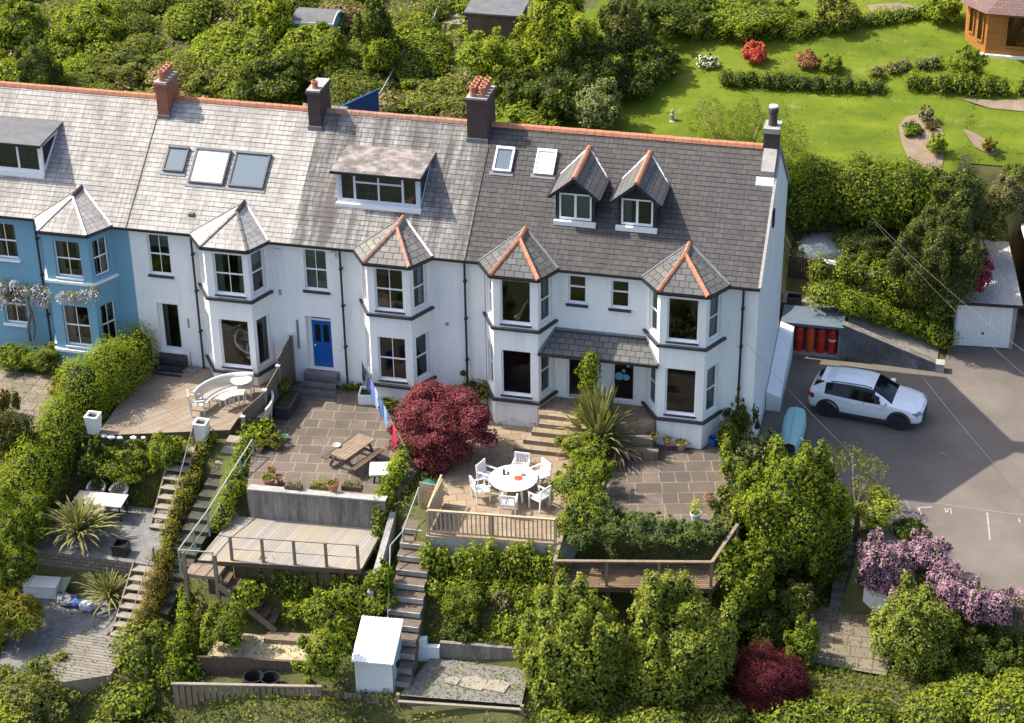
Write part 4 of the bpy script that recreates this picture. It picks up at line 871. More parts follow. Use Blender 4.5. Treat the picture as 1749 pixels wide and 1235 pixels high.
# ---------------- vegetation ----------------
G1 = (.105, .15, .014); G2 = (.19, .25, .016); G3 = (.32, .38, .022); G4 = (.055, .09, .018); G5 = (.32, .36, .04)
LM = {
 'bright': leafmat('bright_leaves', [G2, G3, (.30, .37, .018), (.22, .30, .015), (.36, .40, .03)], patch=(.32, .36, .015)),
 'mid': leafmat('mid_green_leaves', [G1, G2, (.13, .20, .018), G3, (.07, .11, .015)], patch=(.22, .25, .02)),
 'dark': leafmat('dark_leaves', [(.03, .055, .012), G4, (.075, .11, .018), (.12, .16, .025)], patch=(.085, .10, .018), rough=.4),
 'olive': leafmat('olive_leaves', [(.12, .14, .025), (.20, .21, .04), (.28, .28, .07), (.15, .19, .025)], patch=(.24, .21, .07)),
 'yellow': leafmat('yellow_green_leaves', [(.36, .40, .02), (.46, .48, .04), (.26, .33, .02)], patch=(.48, .46, .05)),
 'lime': leafmat('lime_leaves', [(.21, .26, .03), (.33, .37, .07), (.26, .31, .045), (.40, .42, .11)], patch=(.30, .31, .05)),
 'pale': leafmat('pale_variegated_leaves', [(.16, .20, .06), (.42, .42, .25), (.28, .31, .14), (.12, .16, .04)], patch=(.30, .30, .14)),
 'bluegreen': leafmat('blue_green_leaves', [(.085, .13, .05), (.15, .21, .09), (.22, .28, .13), (.09, .14, .03)], patch=(.10, .15, .05)),
 'red': leafmat('crimson_leaves', [(.18, .028, .045), (.29, .055, .075), (.40, .12, .13), (.13, .02, .034)], patch=(.27, .058, .075), trans=.3),
 'wine': leafmat('wine_red_leaves', [(.055, .008, .013), (.10, .014, .022), (.15, .025, .035)], patch=(.11, .02, .025), trans=.25),
 'flame': leafmat('coral_flowers', [(.62, .06, .04), (.72, .10, .07), (.5, .05, .04)], patch=(.6, .13, .06), trans=.2),
 'orange': leafmat('bronze_leaves', [(.35, .13, .06), (.42, .19, .09), (.27, .13, .05)], patch=(.3, .2, .08), trans=.2),
 'magenta': leafmat('magenta_flowers', [(.50, .03, .10), (.42, .05, .09), (.10, .09, .02)], patch=(.5, .05, .12), trans=.2),
 'mauve': leafmat('mauve_flowers', [(.46, .20, .42), (.58, .32, .54), (.30, .11, .28), (.12, .15, .03), (.70, .48, .66)], patch=(.40, .19, .36), trans=.2),
 'wisteria': leafmat('wisteria_flowers', [(.50, .44, .58), (.42, .36, .52), (.60, .55, .62), (.25, .26, .12)], patch=(.55, .5, .55), trans=.2),
 'brown': leafmat('dry_brown_leaves', [(.20, .145, .085), (.30, .22, .14), (.16, .16, .04), (.42, .33, .21)], patch=(.26, .17, .11), trans=.15),
 'gold': leafmat('golden_leaves', [(.34, .25, .03), (.44, .33, .04), (.24, .24, .03), (.28, .16, .03)], patch=(.25, .18, .03)),
 'white': leafmat('white_flowers', [(.7, .68, .62), (.8, .78, .75), (.5, .55, .4)], trans=.2),
 'willow': leafmat('willow_leaves', [(.17, .21, .02), (.24, .28, .03), (.13, .17, .02)], patch=(.22, .25, .03)),
 'flax': leafmat('striped_flax_leaves', [(.20, .21, .06), (.34, .33, .13), (.13, .15, .03), (.42, .38, .20), (.10, .12, .03)], patch=(.25, .22, .09), trans=.25),
 'russet': leafmat('russet_leaves', [(.24, .15, .04), (.19, .20, .03), (.32, .14, .06), (.16, .21, .02)], patch=(.18, .08, .03)),
}
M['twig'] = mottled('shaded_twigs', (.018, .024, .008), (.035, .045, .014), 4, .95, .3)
M['twigred'] = mottled('dark_red_twigs', (.03, .008, .01), (.05, .012, .014), 4, .95, .3)
M['bark'] = mottled('bark', (.11, .085, .06), (.2, .165, .13), 6, .95, .5, 30, (1, 1, .3))
NL = [0]
def leaf_mesh(name, C, Nn, size, mats, parent, seed, asp=.55, hang=0.0, core=None, loc=(0, 0, 0), mi=None, jit=.4):
    """C: leaf centres, Nn: outward normals; every leaf its own folded four-point face"""
    rng = np.random.default_rng(seed); n = len(C); NL[0] += n
    nn = Nn+rng.normal(0, jit, (n, 3)); nn[:, 2] += .25; nn /= np.linalg.norm(nn, axis=1)[:, None]+1e-9
    t = rng.normal(0, 1, (n, 3)); t[:, 2] -= hang*3; t -= (t*nn).sum(1)[:, None]*nn; t /= np.linalg.norm(t, axis=1)[:, None]+1e-9
    b = np.cross(nn, t); s = size*rng.uniform(.6, 1.35, n)[:, None]
    V = np.stack([C-t*s*.5, C+b*s*asp*.5-t*s*.05, C+t*s*.5+nn*s*.12, C-b*s*asp*.5-t*s*.05], 1).reshape(-1, 3)
    nv = n*4; faces = np.arange(nv, dtype=np.int32); ls = np.arange(0, nv, 4, dtype=np.int32); lt = np.full(n, 4, np.int32)
    mid = np.zeros(n, np.int32) if mi is None else mi.astype(np.int32)
    if core is not None and len(core[0]):
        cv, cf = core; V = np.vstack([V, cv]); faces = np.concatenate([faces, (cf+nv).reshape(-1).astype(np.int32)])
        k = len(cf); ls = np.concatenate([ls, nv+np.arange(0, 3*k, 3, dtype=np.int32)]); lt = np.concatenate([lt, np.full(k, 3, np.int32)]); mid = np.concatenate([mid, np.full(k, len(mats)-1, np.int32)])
    me = bpy.data.meshes.new(name); me.vertices.add(len(V)); me.vertices.foreach_set('co', (V-np.array(loc)).astype(np.float32).ravel())
    me.loops.add(len(faces)); me.loops.foreach_set('vertex_index', faces); me.polygons.add(len(ls))
    me.polygons.foreach_set('loop_start', ls); me.polygons.foreach_set('loop_total', lt); me.polygons.foreach_set('material_index', mid)
    for m_ in mats: me.materials.append(m_)
    me.update(calc_edges=True); o = bpy.data.objects.new(name, me); COL.objects.link(o)
    if parent is not None: o.parent = parent
    else: o.location = loc
    return o
_ico = None
def ico():
    global _ico
    if _ico is None:
        import bmesh
        bm = bmesh.new(); bmesh.ops.create_icosphere(bm, subdivisions=3, radius=1.0)
        _ico = (np.array([v.co[:] for v in bm.verts]), np.array([[v.index for v in f.verts] for f in bm.faces])); bm.free()
    return _ico
def cloud(blobs, dens, seed, shell_=(.80, 1.06), under=-.75):
    """points spread through the outer layer of a union of ellipsoids"""
    rng = np.random.default_rng(seed); B = np.array(blobs, float); P, Q = [], []
    for i, (cx, cy, cz, rx, ry, rz) in enumerate(B):
        area = 4*math.pi*((rx*ry)**1.6/3+(rx*rz)**1.6/3+(ry*rz)**1.6/3)**(1/1.6); n = int(area*dens)
        d = rng.normal(0, 1, (n, 3)); d /= np.linalg.norm(d, axis=1)[:, None]; d = d[d[:, 2] > under]
        p0 = np.array([cx, cy, cz])+d*np.array([rx, ry, rz]); w = np.ones(len(d)); am = .30*min(1.0, .55/max(.3, min(rx, rz)))
        for kk, aa in ((4.2, 1.0), (8.5, .75), (15.0, .5)):
            ph = rng.uniform(0, 6.28, 3); q0 = p0*kk; w += am*aa*np.sin(q0[:, 0]+ph[0]+1.3*np.sin(q0[:, 1]*.7))*np.sin(q0[:, 1]*.9+ph[1]+np.sin(q0[:, 2]))*np.sin(q0[:, 2]*1.1+ph[2]+.8)
        r = (shell_[0]+(shell_[1]-shell_[0])*rng.uniform(0, 1, len(d))**.6)*w
        far = rng.uniform(0, 1, len(d)) < .10; r[far] *= rng.uniform(1.0, 1.0+.16/max(.25, (rx+rz)*.5), far.sum())
        p = np.array([cx, cy, cz])+d*np.array([rx, ry, rz])*r[:, None]
        keep = np.ones(len(p), bool)
        for j, (ax, ay, az, bx, by, bz) in enumerate(B):
            if j != i: keep &= (((p-[ax, ay, az])/[bx, by, bz])**2).sum(1) > .62
        nrm = d/np.array([rx, ry, rz]); nrm /= np.linalg.norm(nrm, axis=1)[:, None]
        P.append(p[keep]); Q.append(nrm[keep])
    return np.vstack(P), np.vstack(Q)
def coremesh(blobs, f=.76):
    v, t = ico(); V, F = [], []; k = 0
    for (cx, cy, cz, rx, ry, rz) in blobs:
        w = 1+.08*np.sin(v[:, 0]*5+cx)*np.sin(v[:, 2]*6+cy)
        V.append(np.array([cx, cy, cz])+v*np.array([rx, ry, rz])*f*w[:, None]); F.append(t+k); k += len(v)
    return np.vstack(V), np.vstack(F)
def plant(name, label, cat, blobs, mat, seed=1, dens=150, leaf=.13, group=None, mats=None, mixp=None, asp=.55, hang=0.0, twig='twig', trunk=None, sub=None, corefac=.74, base=None, under=-.75, jit=.4, kind=None):
    leaf *= .84; dens *= 1.55
    """shrub, hedge or tree crown built of leaf faces round a shaded core"""
    C, Q = cloud(blobs, dens, seed, under=under)
    bx = sum(b[0] for b in blobs)/len(blobs); by = sum(b[1] for b in blobs)/len(blobs); bz = min(b[2]-b[5] for b in blobs)
    loc = base or (bx, by, bz)
    ms = [LM[mat]]+[LM[m_] for m_ in (mats or [])]; mi = None
    if mats:
        rng = np.random.default_rng(seed+5); f = .5+.5*np.sin(C[:, 0]*2.3+seed)*np.sin(C[:, 1]*2.1+1)*np.sin(C[:, 2]*2.6)
        r = rng.uniform(0, 1, len(C)); mi = np.zeros(len(C))
        for k, p_ in enumerate(mixp): mi[(r > 1-p_*(.4+1.2*f)) & (mi == 0)] = k+1
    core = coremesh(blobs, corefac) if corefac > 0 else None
    if trunk:
        t_ = thing(name, loc, label, cat, group)
        c = leaf_mesh('crown', C, Q, leaf, ms+[M[twig]], t_, seed, asp, hang, core, loc, mi, jit)
        q = MB()
        for br in trunk: q.tube(br[0], br[1], 7)
        q.build('trunk', M['bark'], t_, smooth=True)
        return t_
    o = leaf_mesh(name, C, Q, leaf, ms+[M[twig]], None, seed, asp, hang, core, loc, mi, jit)
    return tag(o, label, cat, group, kind)
def foot(px, py):
    """where the line of sight through a photo pixel first meets the ground"""
    d = ((px-W_/2)/CF)*CR+((H_/2-py)/CF)*CU+_fw; t = 70.0
    while t < 220:
        q = CP+t*d
        if q[2] <= T(q[0], q[1]): return Vector(q)
        t += .12
    return Vector(q)
def blobs_px(px, py, w, h, zb, n=7, seed=1, depth=1.0, flat_=None):
    """a lumpy clump filling a photo box centred px,py, its foot at height zb"""
    rg = random.Random(seed); g0 = G(px, py+h*.3, z=zb)
    if T(g0.x, g0.y) > zb+.15: zb = foot(px, py+h*.36).z-.05
    g0 = G(px, py, z=zb); dist = math.sqrt((g0.x-CP[0])**2+(g0.y-CP[1])**2+(g0.z-CP[2])**2); sc = CF/dist
    pit = math.asin(abs((CP[2]-g0.z)/dist)); rx = w/2/sc; ry = rx*depth; hh = h/2/sc
    rz = math.sqrt(max((hh**2-(ry*math.sin(pit))**2), (.62*hh)**2))/math.cos(pit)
    if flat_: rz = flat_
    c = G(px, py, z=zb+rz*.92)
    out = [(c.x, c.y, c.z, rx*.68, ry*.68, rz*.70)]
    for i in range(n):
        a = 2*math.pi*(i+rg.random()*.9)/n; e = rg.uniform(-.5, .85); q = rg.uniform(.22, .50); k = rg.uniform(.86, 1.10)
        out.append((c.x+math.cos(a)*rx*(1-q)*k*math.cos(e), c.y+math.sin(a)*ry*(1-q)*k*math.cos(e), c.z+math.sin(e)*rz*(1-q)*k, rx*q, ry*q, rz*q*rg.uniform(.8, 1.2)))
    for i in range(int(n*2.5)):
        a = rg.random()*6.28; e = rg.uniform(-.4, 1.4); q = rg.uniform(.08, .18); k = rg.uniform(.82, 1.08)
        out.append((c.x+math.cos(a)*rx*k*math.cos(e), c.y+math.sin(a)*ry*k*math.cos(e), c.z+math.sin(e)*rz*k, rx*q, ry*q, rz*q*rg.uniform(1, 1.9)))
    return out
def hedge_blobs(pts, w, h, seed=1, step=.6):
    """row of overlapping clumps along pts (x, y, z ground)"""
    rg = random.Random(seed); out = []
    for (a, b) in zip(pts, pts[1:]):
        L = math.dist(a, b); n = max(1, int(L/step))
        for k in range(n+1):
            f = k/n; ww = w*rg.uniform(.85, 1.15)/2; hh = h*rg.uniform(.85, 1.12)
            out.append((a[0]+(b[0]-a[0])*f+rg.uniform(-.1, .1), a[1]+(b[1]-a[1])*f+rg.uniform(-.1, .1), a[2]+(b[2]-a[2])*f+hh*.5, max(ww, step*.55), ww, hh*.55))
    return out

def groundcover(name, P, seed, dens, leaf, h, mats, mixp, label, skip=None, zf=None):
    rng = np.random.default_rng(seed); xs = [p[0] for p in P]; ys = [p[1] for p in P]; n = int((max(xs)-min(xs))*(max(ys)-min(ys))*dens)
    X = rng.uniform(min(xs), max(xs), n); Y = rng.uniform(min(ys), max(ys), n); k = np.array([inpoly(x, y, P) and not (skip and skip(x, y)) for x, y in zip(X, Y)]); X, Y = X[k], Y[k]
    Z = np.array([T(x, y) for x, y in zip(X, Y)]) if zf is None else np.full(len(X), zf); w = .5+.25*np.sin(X*3.1+np.sin(Y*2.3)*1.5)*np.sin(Y*2.9+1)+.25*np.sin(X*7.3+Y*2)*np.sin(Y*6.1-X)
    Z = Z+h*w*rng.uniform(.35, 1.0, len(X)); C = np.stack([X, Y, Z], 1); gx = .3*np.cos(X*3.1+np.sin(Y*2.3)*1.5); Q = np.stack([-gx, -.4+0*X, 1+0*X], 1)
    mi = np.zeros(len(X))
    for j, p_ in enumerate(mixp):
        ff = .5+.5*np.sin(X*(.9+.4*j)+seed*j)*np.sin(Y*(1.3-.2*j)+j); r = rng.uniform(0, 1, len(X)); mi[(r > 1-p_*(.1+1.9*ff)) & (mi == 0)] = j+1
    o = leaf_mesh(name, C, Q, leaf, [LM[m_] for m_ in mats], None, seed, .5, .0, None, (0, 0, 0), mi, .7)
    return tag(o, label, 'ground cover', kind='stuff')
def bush(name, label, cat, px, py, w, h, zb, mat, seed, n=7, dens=150, leaf=.13, depth=1.0, **kw):
    if leaf == .13 and 'hang' not in kw:
        leaf, asp_, df = ((.085, .6, 2.0), (.11, .45, 1.3), (.15, .6, .8), (.17, .28, 1.0), (.10, .3, 1.7), (.13, .7, 1.0))[(seed*7) % 6]; kw.setdefault('asp', asp_); dens *= df
    return plant(name, label, cat, blobs_px(px, py, w, h, zb, n, seed, depth, kw.pop('flat_', None)), mat, seed, dens, leaf, **kw)
def hb(pts, zs): # pixel path -> ground points
    return [tuple(G(a, b, z=z)) for (a, b), z in zip(pts, zs)]
# ---- front gardens
plant('hedge', 'big clipped bright green hedge between the blue house and the weathered deck', 'hedge', hedge_blobs([(4.75, -1.0, -.7), (4.3, -2.8, -.7), (3.75, -4.3, -.75)], 1.75, 2.35, 3, .5), 'bright', 11, 170, .10, mats=['mid', 'yellow'], mixp=[.25, .12], group='clipped hedges')
plant('hedge', 'long clipped hedge running down the slope left of the slate terrace', 'hedge', hedge_blobs([(3.5, -5.3, -1.4), (3.2, -8.0, -2.4), (2.6, -10.2, -3.0), (2.0, -12.0, -3.2)], 1.9, 2.5, 4, .6), 'bright', 12, 150, .11, mats=['mid', 'dark'], mixp=[.35, .15], group='clipped hedges')
bush('shrub', 'dark shrub with reddish tips at the left edge below the blue house patio', 'shrub', 12, 745, 90, 120, -1.4, 'dark', 13, mats=['russet', 'mid'], mixp=[.3, .2])
bush('shrub', 'copper tinted shrub at the corner of the weathered deck', 'shrub', 118, 668, 70, 60, -.7, 'russet', 14, mats=['mid', 'bright'], mixp=[.3, .2])
bush('shrub', 'low green shrubs in front of the blue house, left of its bay', 'shrub', 22, 612, 70, 48, -.7, 'mid', 15, mats=['bright'], mixp=[.4])
bush('shrub', 'low green shrub against the blue bay window', 'shrub', 75, 612, 62, 52, -.7, 'mid', 16, mats=['bright', 'yellow'], mixp=[.4, .1])
bush('shrub', 'small red-brown shrub on the left patio edge', 'shrub', 2, 690, 40, 50, -.7, 'russet', 17)
bush('shrub', 'broad bright green shrub below the edge of the weathered deck', 'shrub', 215, 785, 120, 80, -2.2, 'mid', 18, n=9, mats=['bright', 'dark'], mixp=[.35, .15])
bush('shrub', 'leafy green fern clump under the deck beside the wooden stair', 'fern', 285, 775, 60, 75, -2.3, 'bright', 19, mats=['mid'], mixp=[.5], hang=.3, leaf=.18, asp=.3)
bush('shrub', 'dark shrub filling the corner below the tapered planter', 'shrub', 165, 800, 60, 90, -2.4, 'dark', 20, mats=['mid'], mixp=[.3])
# stair side plantings
def row(name, label, cat, pix, zs, w, h, mat, seed, step=.45, **kw):
    return plant(name, label, cat, hedge_blobs(hb(pix, zs), w, h, seed, step), mat, seed, kw.pop('dens', 150), kw.pop('leaf', .12), **kw)
row('hedge', 'mixed yellow-green planting along the wall left of the dark steps', 'hedge', [(360, 770), (325, 850), (290, 935), (285, 980)], [-1.1, -2.0, -2.8, -3.2], .62, .95, 'gold', 21, mats=['mid', 'yellow', 'brown'], mixp=[.4, .2, .15])
row('hedge', 'golden-brown clipped narrow hedge beside the long dark steps', 'hedge', [(282, 985), (265, 1040), (240, 1110)], [-3.3, -3.8, -4.4], .85, 1.3, 'gold', 22, dens=260, leaf=.07, mats=['russet', 'mid'], mixp=[.3, .15])
row('ivy', 'ivy and small shrubs along the wall right of the dark steps', 'climber', [(420, 775), (400, 850), (378, 905)], [-.9, -1.3, -1.8], .7, .75, 'mid', 23, mats=['bright', 'russet'], mixp=[.35, .12])
row('ivy', 'ivy strip spilling along the wall below the small wooden landing', 'climber', [(325, 1050), (315, 1110), (298, 1165)], [-3.6, -4.0, -4.5], .6, 1.0, 'mid', 24, mats=['bright', 'yellow'], mixp=[.35, .1])
bush('shrub', 'rounded green shrub beneath the small wooden landing', 'shrub', 385, 1075, 80, 90, -4.0, 'mid', 25, mats=['bright', 'dark'], mixp=[.3, .3])
bush('shrub', 'leafy shrub hanging below the front edge of the pale deck', 'shrub', 425, 1015, 60, 50, -3.0, 'bright', 26, mats=['mid'], mixp=[.4])
bush('shrub', 'small broadleaf plant under the pale deck boards', 'shrub', 505, 1040, 50, 40, -3.7, 'mid', 27, leaf=.18, mats=['yellow'], mixp=[.3])
B = []
for (x, y, w, h, z) in ((600, 1005, 110, 80, -3.2), (565, 1050, 100, 90, -3.8), (550, 1120, 90, 110, -4.2), (640, 1025, 80, 70, -3.4), (650, 990, 50, 60, -2.6), (545, 1185, 90, 90, -5.0), (585, 1090, 50, 70, -4.2)): B += blobs_px(x, y, w, h, z, 5, x)
plant('ivy', 'large mound of ivy and brambles between the pale deck and the white shed', 'climber', B, 'mid', 28, 140, .13, mats=['bright', 'yellow', 'dark', 'brown'], mixp=[.25, .1, .2, .05])
row('ivy', 'bright ivy over the wall beside the picnic table terrace', 'climber', [(700, 775), (680, 815), (655, 860), (648, 890)], [-.4, -.5, -.9, -1.6], .65, .7, 'bright', 29, mats=['mid', 'yellow'], mixp=[.3, .15])
row('ivy', 'ivy trailing down the rough whitish wall by the long steps', 'climber', [(652, 905), (640, 950)], [-1.6, -2.4], .5, .8, 'mid', 30, mats=['olive', 'brown'], mixp=[.3, .15])
row('shrub', 'mixed weeds along the left side of the long brown steps', 'shrub', [(700, 900), (690, 960), (680, 1020)], [-2.4, -3.0, -3.5], .45, .6, 'mid', 31, mats=['dark', 'bright'], mixp=[.3, .2])
row('shrub', 'tangle of ivy and shrubs in the shade below the pale deck', 'shrub', [(450, 1018), (520, 1022), (590, 1020)], [-3.3, -3.3, -3.3], .9, 1.35, 'mid', 35, mats=['dark', 'bright'], mixp=[.3, .25])
# red maple: layered crown of small star-like leaves
def tree_trunk(x, y, z0, z1, r, n, seed, spread):
    rg = random.Random(seed); out = [([(x, y, z0), (x+.05, y, (z0+z1)/2), (x, y+.05, z1)], [r, r*.8, r*.6])]
    for i in range(n):
        a = 2*math.pi*i/n+rg.random(); out.append(([(x, y, z0+(z1-z0)*rg.uniform(.4, .9)), (x+math.cos(a)*spread*.5, y+math.sin(a)*spread*.5, z1+.2*spread), (x+math.cos(a)*spread, y+math.sin(a)*spread, z1+spread*rg.uniform(.3, .7))], [r*.5, r*.35, r*.12]))
    return out
ac = (17.8, -3.7)
B = [(ac[0], ac[1], .35, .85, .85, .75)]
for (dx, dy, z, r) in ((-.95, .45, .95, .85), (.15, .6, 1.15, .95), (.95, .5, .95, .75), (-1.15, -.1, .35, .75), (1.1, -.1, .35, .8), (-.5, -.8, .1, .8), (.55, -.85, -.05, .85), (.1, -.95, -.55, .75), (.8, -.3, -.4, .7), (-.7, -.2, -.35, .7), (.15, -1.1, -.9, .5)):
    B.append((ac[0]+dx*.93, ac[1]+dy*.93, z, r*.78, r*.78, r*.55))
rgm = random.Random(6)
for k_ in range(26):
    a_ = rgm.uniform(0, 6.28); e_ = rgm.uniform(-.5, 1.2); rr_ = rgm.uniform(.28, .5); B.append((ac[0]+math.cos(a_)*math.cos(e_)*1.7*rgm.uniform(.75, 1.12), ac[1]+math.sin(a_)*math.cos(e_)*1.5, .35+math.sin(e_)*1.45, rr_, rr_, rr_*.45))
plant('japanese_maple', 'big crimson maple between the two flagged terraces', 'tree', B, 'red', 41, 330, .11, asp=.45, twig='twigred', trunk=tree_trunk(ac[0], ac[1], -1.2, 0, .1, 6, 3, .9), base=(ac[0], ac[1], -1.0), hang=.2, corefac=.72, mats=['wine'], mixp=[.2])
bush('shrub', 'yellowish green and bronze shrub behind the crimson maple', 'shrub', 812, 662, 85, 70, -.8, 'lime', 42, mats=['russet', 'mid'], mixp=[.25, .2], leaf=.11)
bush('shrub', 'small leafy plants by the white trough under the bay', 'shrub', 665, 690, 36, 34, -.6, 'mid', 43, n=4)
# hedge between the buff and the dark flagged terraces
B = []
for (x, y, w, h, z) in ((1000, 772, 95, 70, -.9), (985, 830, 90, 80, -.95), (1005, 875, 80, 80, -1.0), (975, 895, 60, 60, -1.2), (1020, 810, 60, 70, -.95)): B += blobs_px(x, y, w, h, z, 6, x)
plant('shrub', 'feathery bright green shrub dividing the two terraces of the end house', 'shrub', B, 'bright', 44, 190, .11, asp=.4, mats=['mid', 'yellow'], mixp=[.35, .15])
B = []
for (x, y, w, h, z) in ((990, 905, 80, 70, -1.3), (1040, 900, 80, 70, -1.2), (1085, 905, 80, 65, -1.2), (1130, 908, 80, 60, -1.2), (1175, 912, 75, 55, -1.3), (1215, 915, 50, 50, -1.4)): B += blobs_px(x, y, w, h, z, 6, x+1)
plant('hedge', 'loose blue-green hedge along the front of the dark flagged terrace', 'hedge', B, 'bluegreen', 45, 190, .10, mats=['mid', 'dark'], mixp=[.3, .2])
plant('climber', 'bright climber growing up the canopy post above the spiky plant', 'climber', [(22.95, -1.15, .55, .30, .26, .6), (22.97, -1.15, 1.3, .36, .30, .6), (22.95, -1.15, 1.95, .42, .34, .55), (23.0, -1.2, 2.4, .34, .3, .42), (22.85, -1.3, .1, .4, .3, .4)], 'bright', 46, 260, .10, mats=['yellow', 'mid'], mixp=[.2, .3])
q = MB(); q.box(22.9, -1.18, -.05, 23.0, -1.08, 2.35); q.build('porch_post', M['cream'], h4)
bush('shrub', 'dark upright shrub at the right corner of the end house', 'shrub', 1262, 712, 60, 90, -1.2, 'dark', 47, mats=['mid'], mixp=[.35], leaf=.12)
bush('shrub', 'thin leafy shrub against the end house wall by the drainpipe', 'shrub', 1245, 745, 40, 60, -1.4, 'mid', 48, n=5)
row('ivy', 'narrow column of ivy at the right edge of the dark flagged terrace', 'climber', [(1243, 775), (1240, 815)], [-1.0, -1.0], .35, .8, 'bright', 49, mats=['mid'], mixp=[.3])
row('ivy', 'ivy along the low wall right of the dark flagged terrace', 'climber', [(1232, 850), (1222, 880), (1215, 905)], [-1.2, -1.4, -1.6], .45, .6, 'mid', 50, mats=['yellow', 'brown'], mixp=[.2, .2])
# bank below the buff terrace
B = hedge_blobs([(18.85, -9.15, -2.75), (21, -9.0, -2.75), (23.3, -8.75, -2.75)], .75, 1.75, 3, .45)+hedge_blobs([(19.2, -9.6, -2.9), (22.9, -9.2, -2.9)], .8, .8, 4, .5)
plant('ivy', 'ivy and broad leaves covering the wall below the timber balustrade', 'climber', B, 'mid', 51, 150, .14, mats=['yellow', 'bright', 'dark'], mixp=[.15, .25, .25])
for i, (px, py, w, h, z, mt, lb) in enumerate(((795, 1030, 80, 75, -3.7, 'mid', 'tangled green shrub on the bank right of the long steps'), (860, 1025, 50, 50, -3.5, 'brown', 'dry brownish shrub in the middle of the planted bank'), (880, 1065, 80, 75, -3.9, 'bright', 'bright fern clump at the foot of the planted bank'), (790, 1075, 70, 60, -4.0, 'dark', 'dark green low shrub at the left foot of the planted bank'), (920, 1020, 45, 50, -3.6, 'mid', 'small green shrub below the left post of the brown deck'), (870, 1105, 60, 40, -4.1, 'brown', 'heap of dry twigs behind the gravel yard'))):
    bush('shrub', lb, 'shrub', px, py, w, h, z, mt, 60+i, mats=['mid', 'bright'], mixp=[.25, .15], leaf=.13)
NB = [('mid', 'bushy mass at the bottom edge below the two light green trees'), ('olive', 'olive shrub at the bottom edge right of the light green trees'), ('bright', 'fresh green shrub at the bottom edge beside the wine red maple'), ('bluegreen', 'grey-green shrub at the bottom edge, far right'), ('brown', 'dry brownish shrub at the bottom right'), ('mid', 'green shrub low on the right edge below the olive shrub'), ('yellow', 'yellow-green clump at the bottom left edge'), ('mid', 'dark leafy clump at the bottom edge under the plank platform')]
for i, ((px, py, w, h), (mt, lb)) in enumerate(zip(((890, 1222, 90, 50), (1230, 1215, 90, 70), (1400, 1215, 100, 55), (1640, 1215, 100, 60), (1540, 1165, 70, 60), (1730, 1140, 70, 80), (20, 1215, 80, 60), (215, 1165, 70, 60)), NB)):
    bush('shrub', lb, 'shrub', px, py, w, h, -5.0, mt, 140+i, n=8, mats=['mid', 'bright'], mixp=[.25, .15])
# trees at the front
def crown_tree(name, label, px, py, w, h, zb, mat, seed, n=10, dens=110, leaf=.17, base_z=None, **kw):
    B = blobs_px(px, py, w, h, zb, n, seed, .9); rg = random.Random(seed)
    c = B[0]; extra = []
    for i in range(n*2):
        a = rg.random()*6.28; e = rg.uniform(-.3, 1.3); q = rg.uniform(.16, .26)
        extra.append((c[0]+math.cos(a)*math.cos(e)*c[3]*1.02, c[1]+math.sin(a)*math.cos(e)*c[4]*1.02, c[2]+math.sin(e)*c[5]*1.05, c[3]*q*1.2, c[4]*q*1.2, c[5]*q*1.2))
    z0 = base_z if base_z is not None else zb
    return plant(name, label, 'tree', B+extra, mat, seed, dens, leaf, trunk=tree_trunk(c[0], c[1], z0-.3, c[2]-.2, .14, 6, seed, c[3]*.7), base=(c[0], c[1], z0), **kw)
crown_tree('laurel_tree', 'large dense dark and light green tree beside the brown deck', 1345, 885, 185, 235, -4.2, 'mid', 71, dens=150, leaf=.13, mats=['bright', 'dark', 'yellow'], mixp=[.3, .2, .08])
crown_tree('sycamore_tree', 'left of the two light green trees in front of the brown deck', 978, 1128, 172, 230, -6.2, 'lime', 72, n=13, mats=['mid', 'olive'], mixp=[.3, .2], corefac=.62, leaf=.16)
crown_tree('sycamore_tree', 'right of the two light green trees in front of the brown deck', 1155, 1120, 188, 240, -6.4, 'lime', 73, n=14, mats=['mid', 'olive'], mixp=[.3, .2], corefac=.62, leaf=.16)
bush('shrub', 'leafy green shrub between the brown deck and the wine red maple', 'shrub', 1268, 1000, 115, 135, -4.6, 'mid', 74, n=9, mats=['bright', 'yellow', 'dark'], mixp=[.25, .1, .15], leaf=.15)
bush('shrub', 'dark green shrub below the large dense tree', 'shrub', 1300, 1065, 120, 90, -5.2, 'dark', 75, n=8, mats=['mid'], mixp=[.35], leaf=.15)
bush('shrub', 'cream variegated shrub at the top of the large dense tree', 'shrub', 1290, 765, 75, 65, -1.5, 'pale', 76, n=7, mats=['mid'], mixp=[.2], leaf=.11)
wm = G(1312, 1168, z=-4.3); rgm = random.Random(4); B = [(wm.x, wm.y, wm.z, 1.25, 1.15, 1.15)]
for k_ in range(16):
    a_ = 6.28*k_/16+rgm.random(); e_ = rgm.uniform(-.5, 1.2); B.append((wm.x+math.cos(a_)*1.0*math.cos(e_), wm.y+math.sin(a_)*.95*math.cos(e_), wm.z+math.sin(e_)*.95, .52, .5, .42))
plant('japanese_maple', 'dome-shaped wine red maple near the bottom edge', 'tree', B, 'wine', 77, 480, .095, asp=.4, twig='twigred', corefac=.66, hang=.4, trunk=tree_trunk(wm.x, wm.y, -6.6, -5.0, .1, 4, 5, .6), base=(wm.x, wm.y, -5.4))
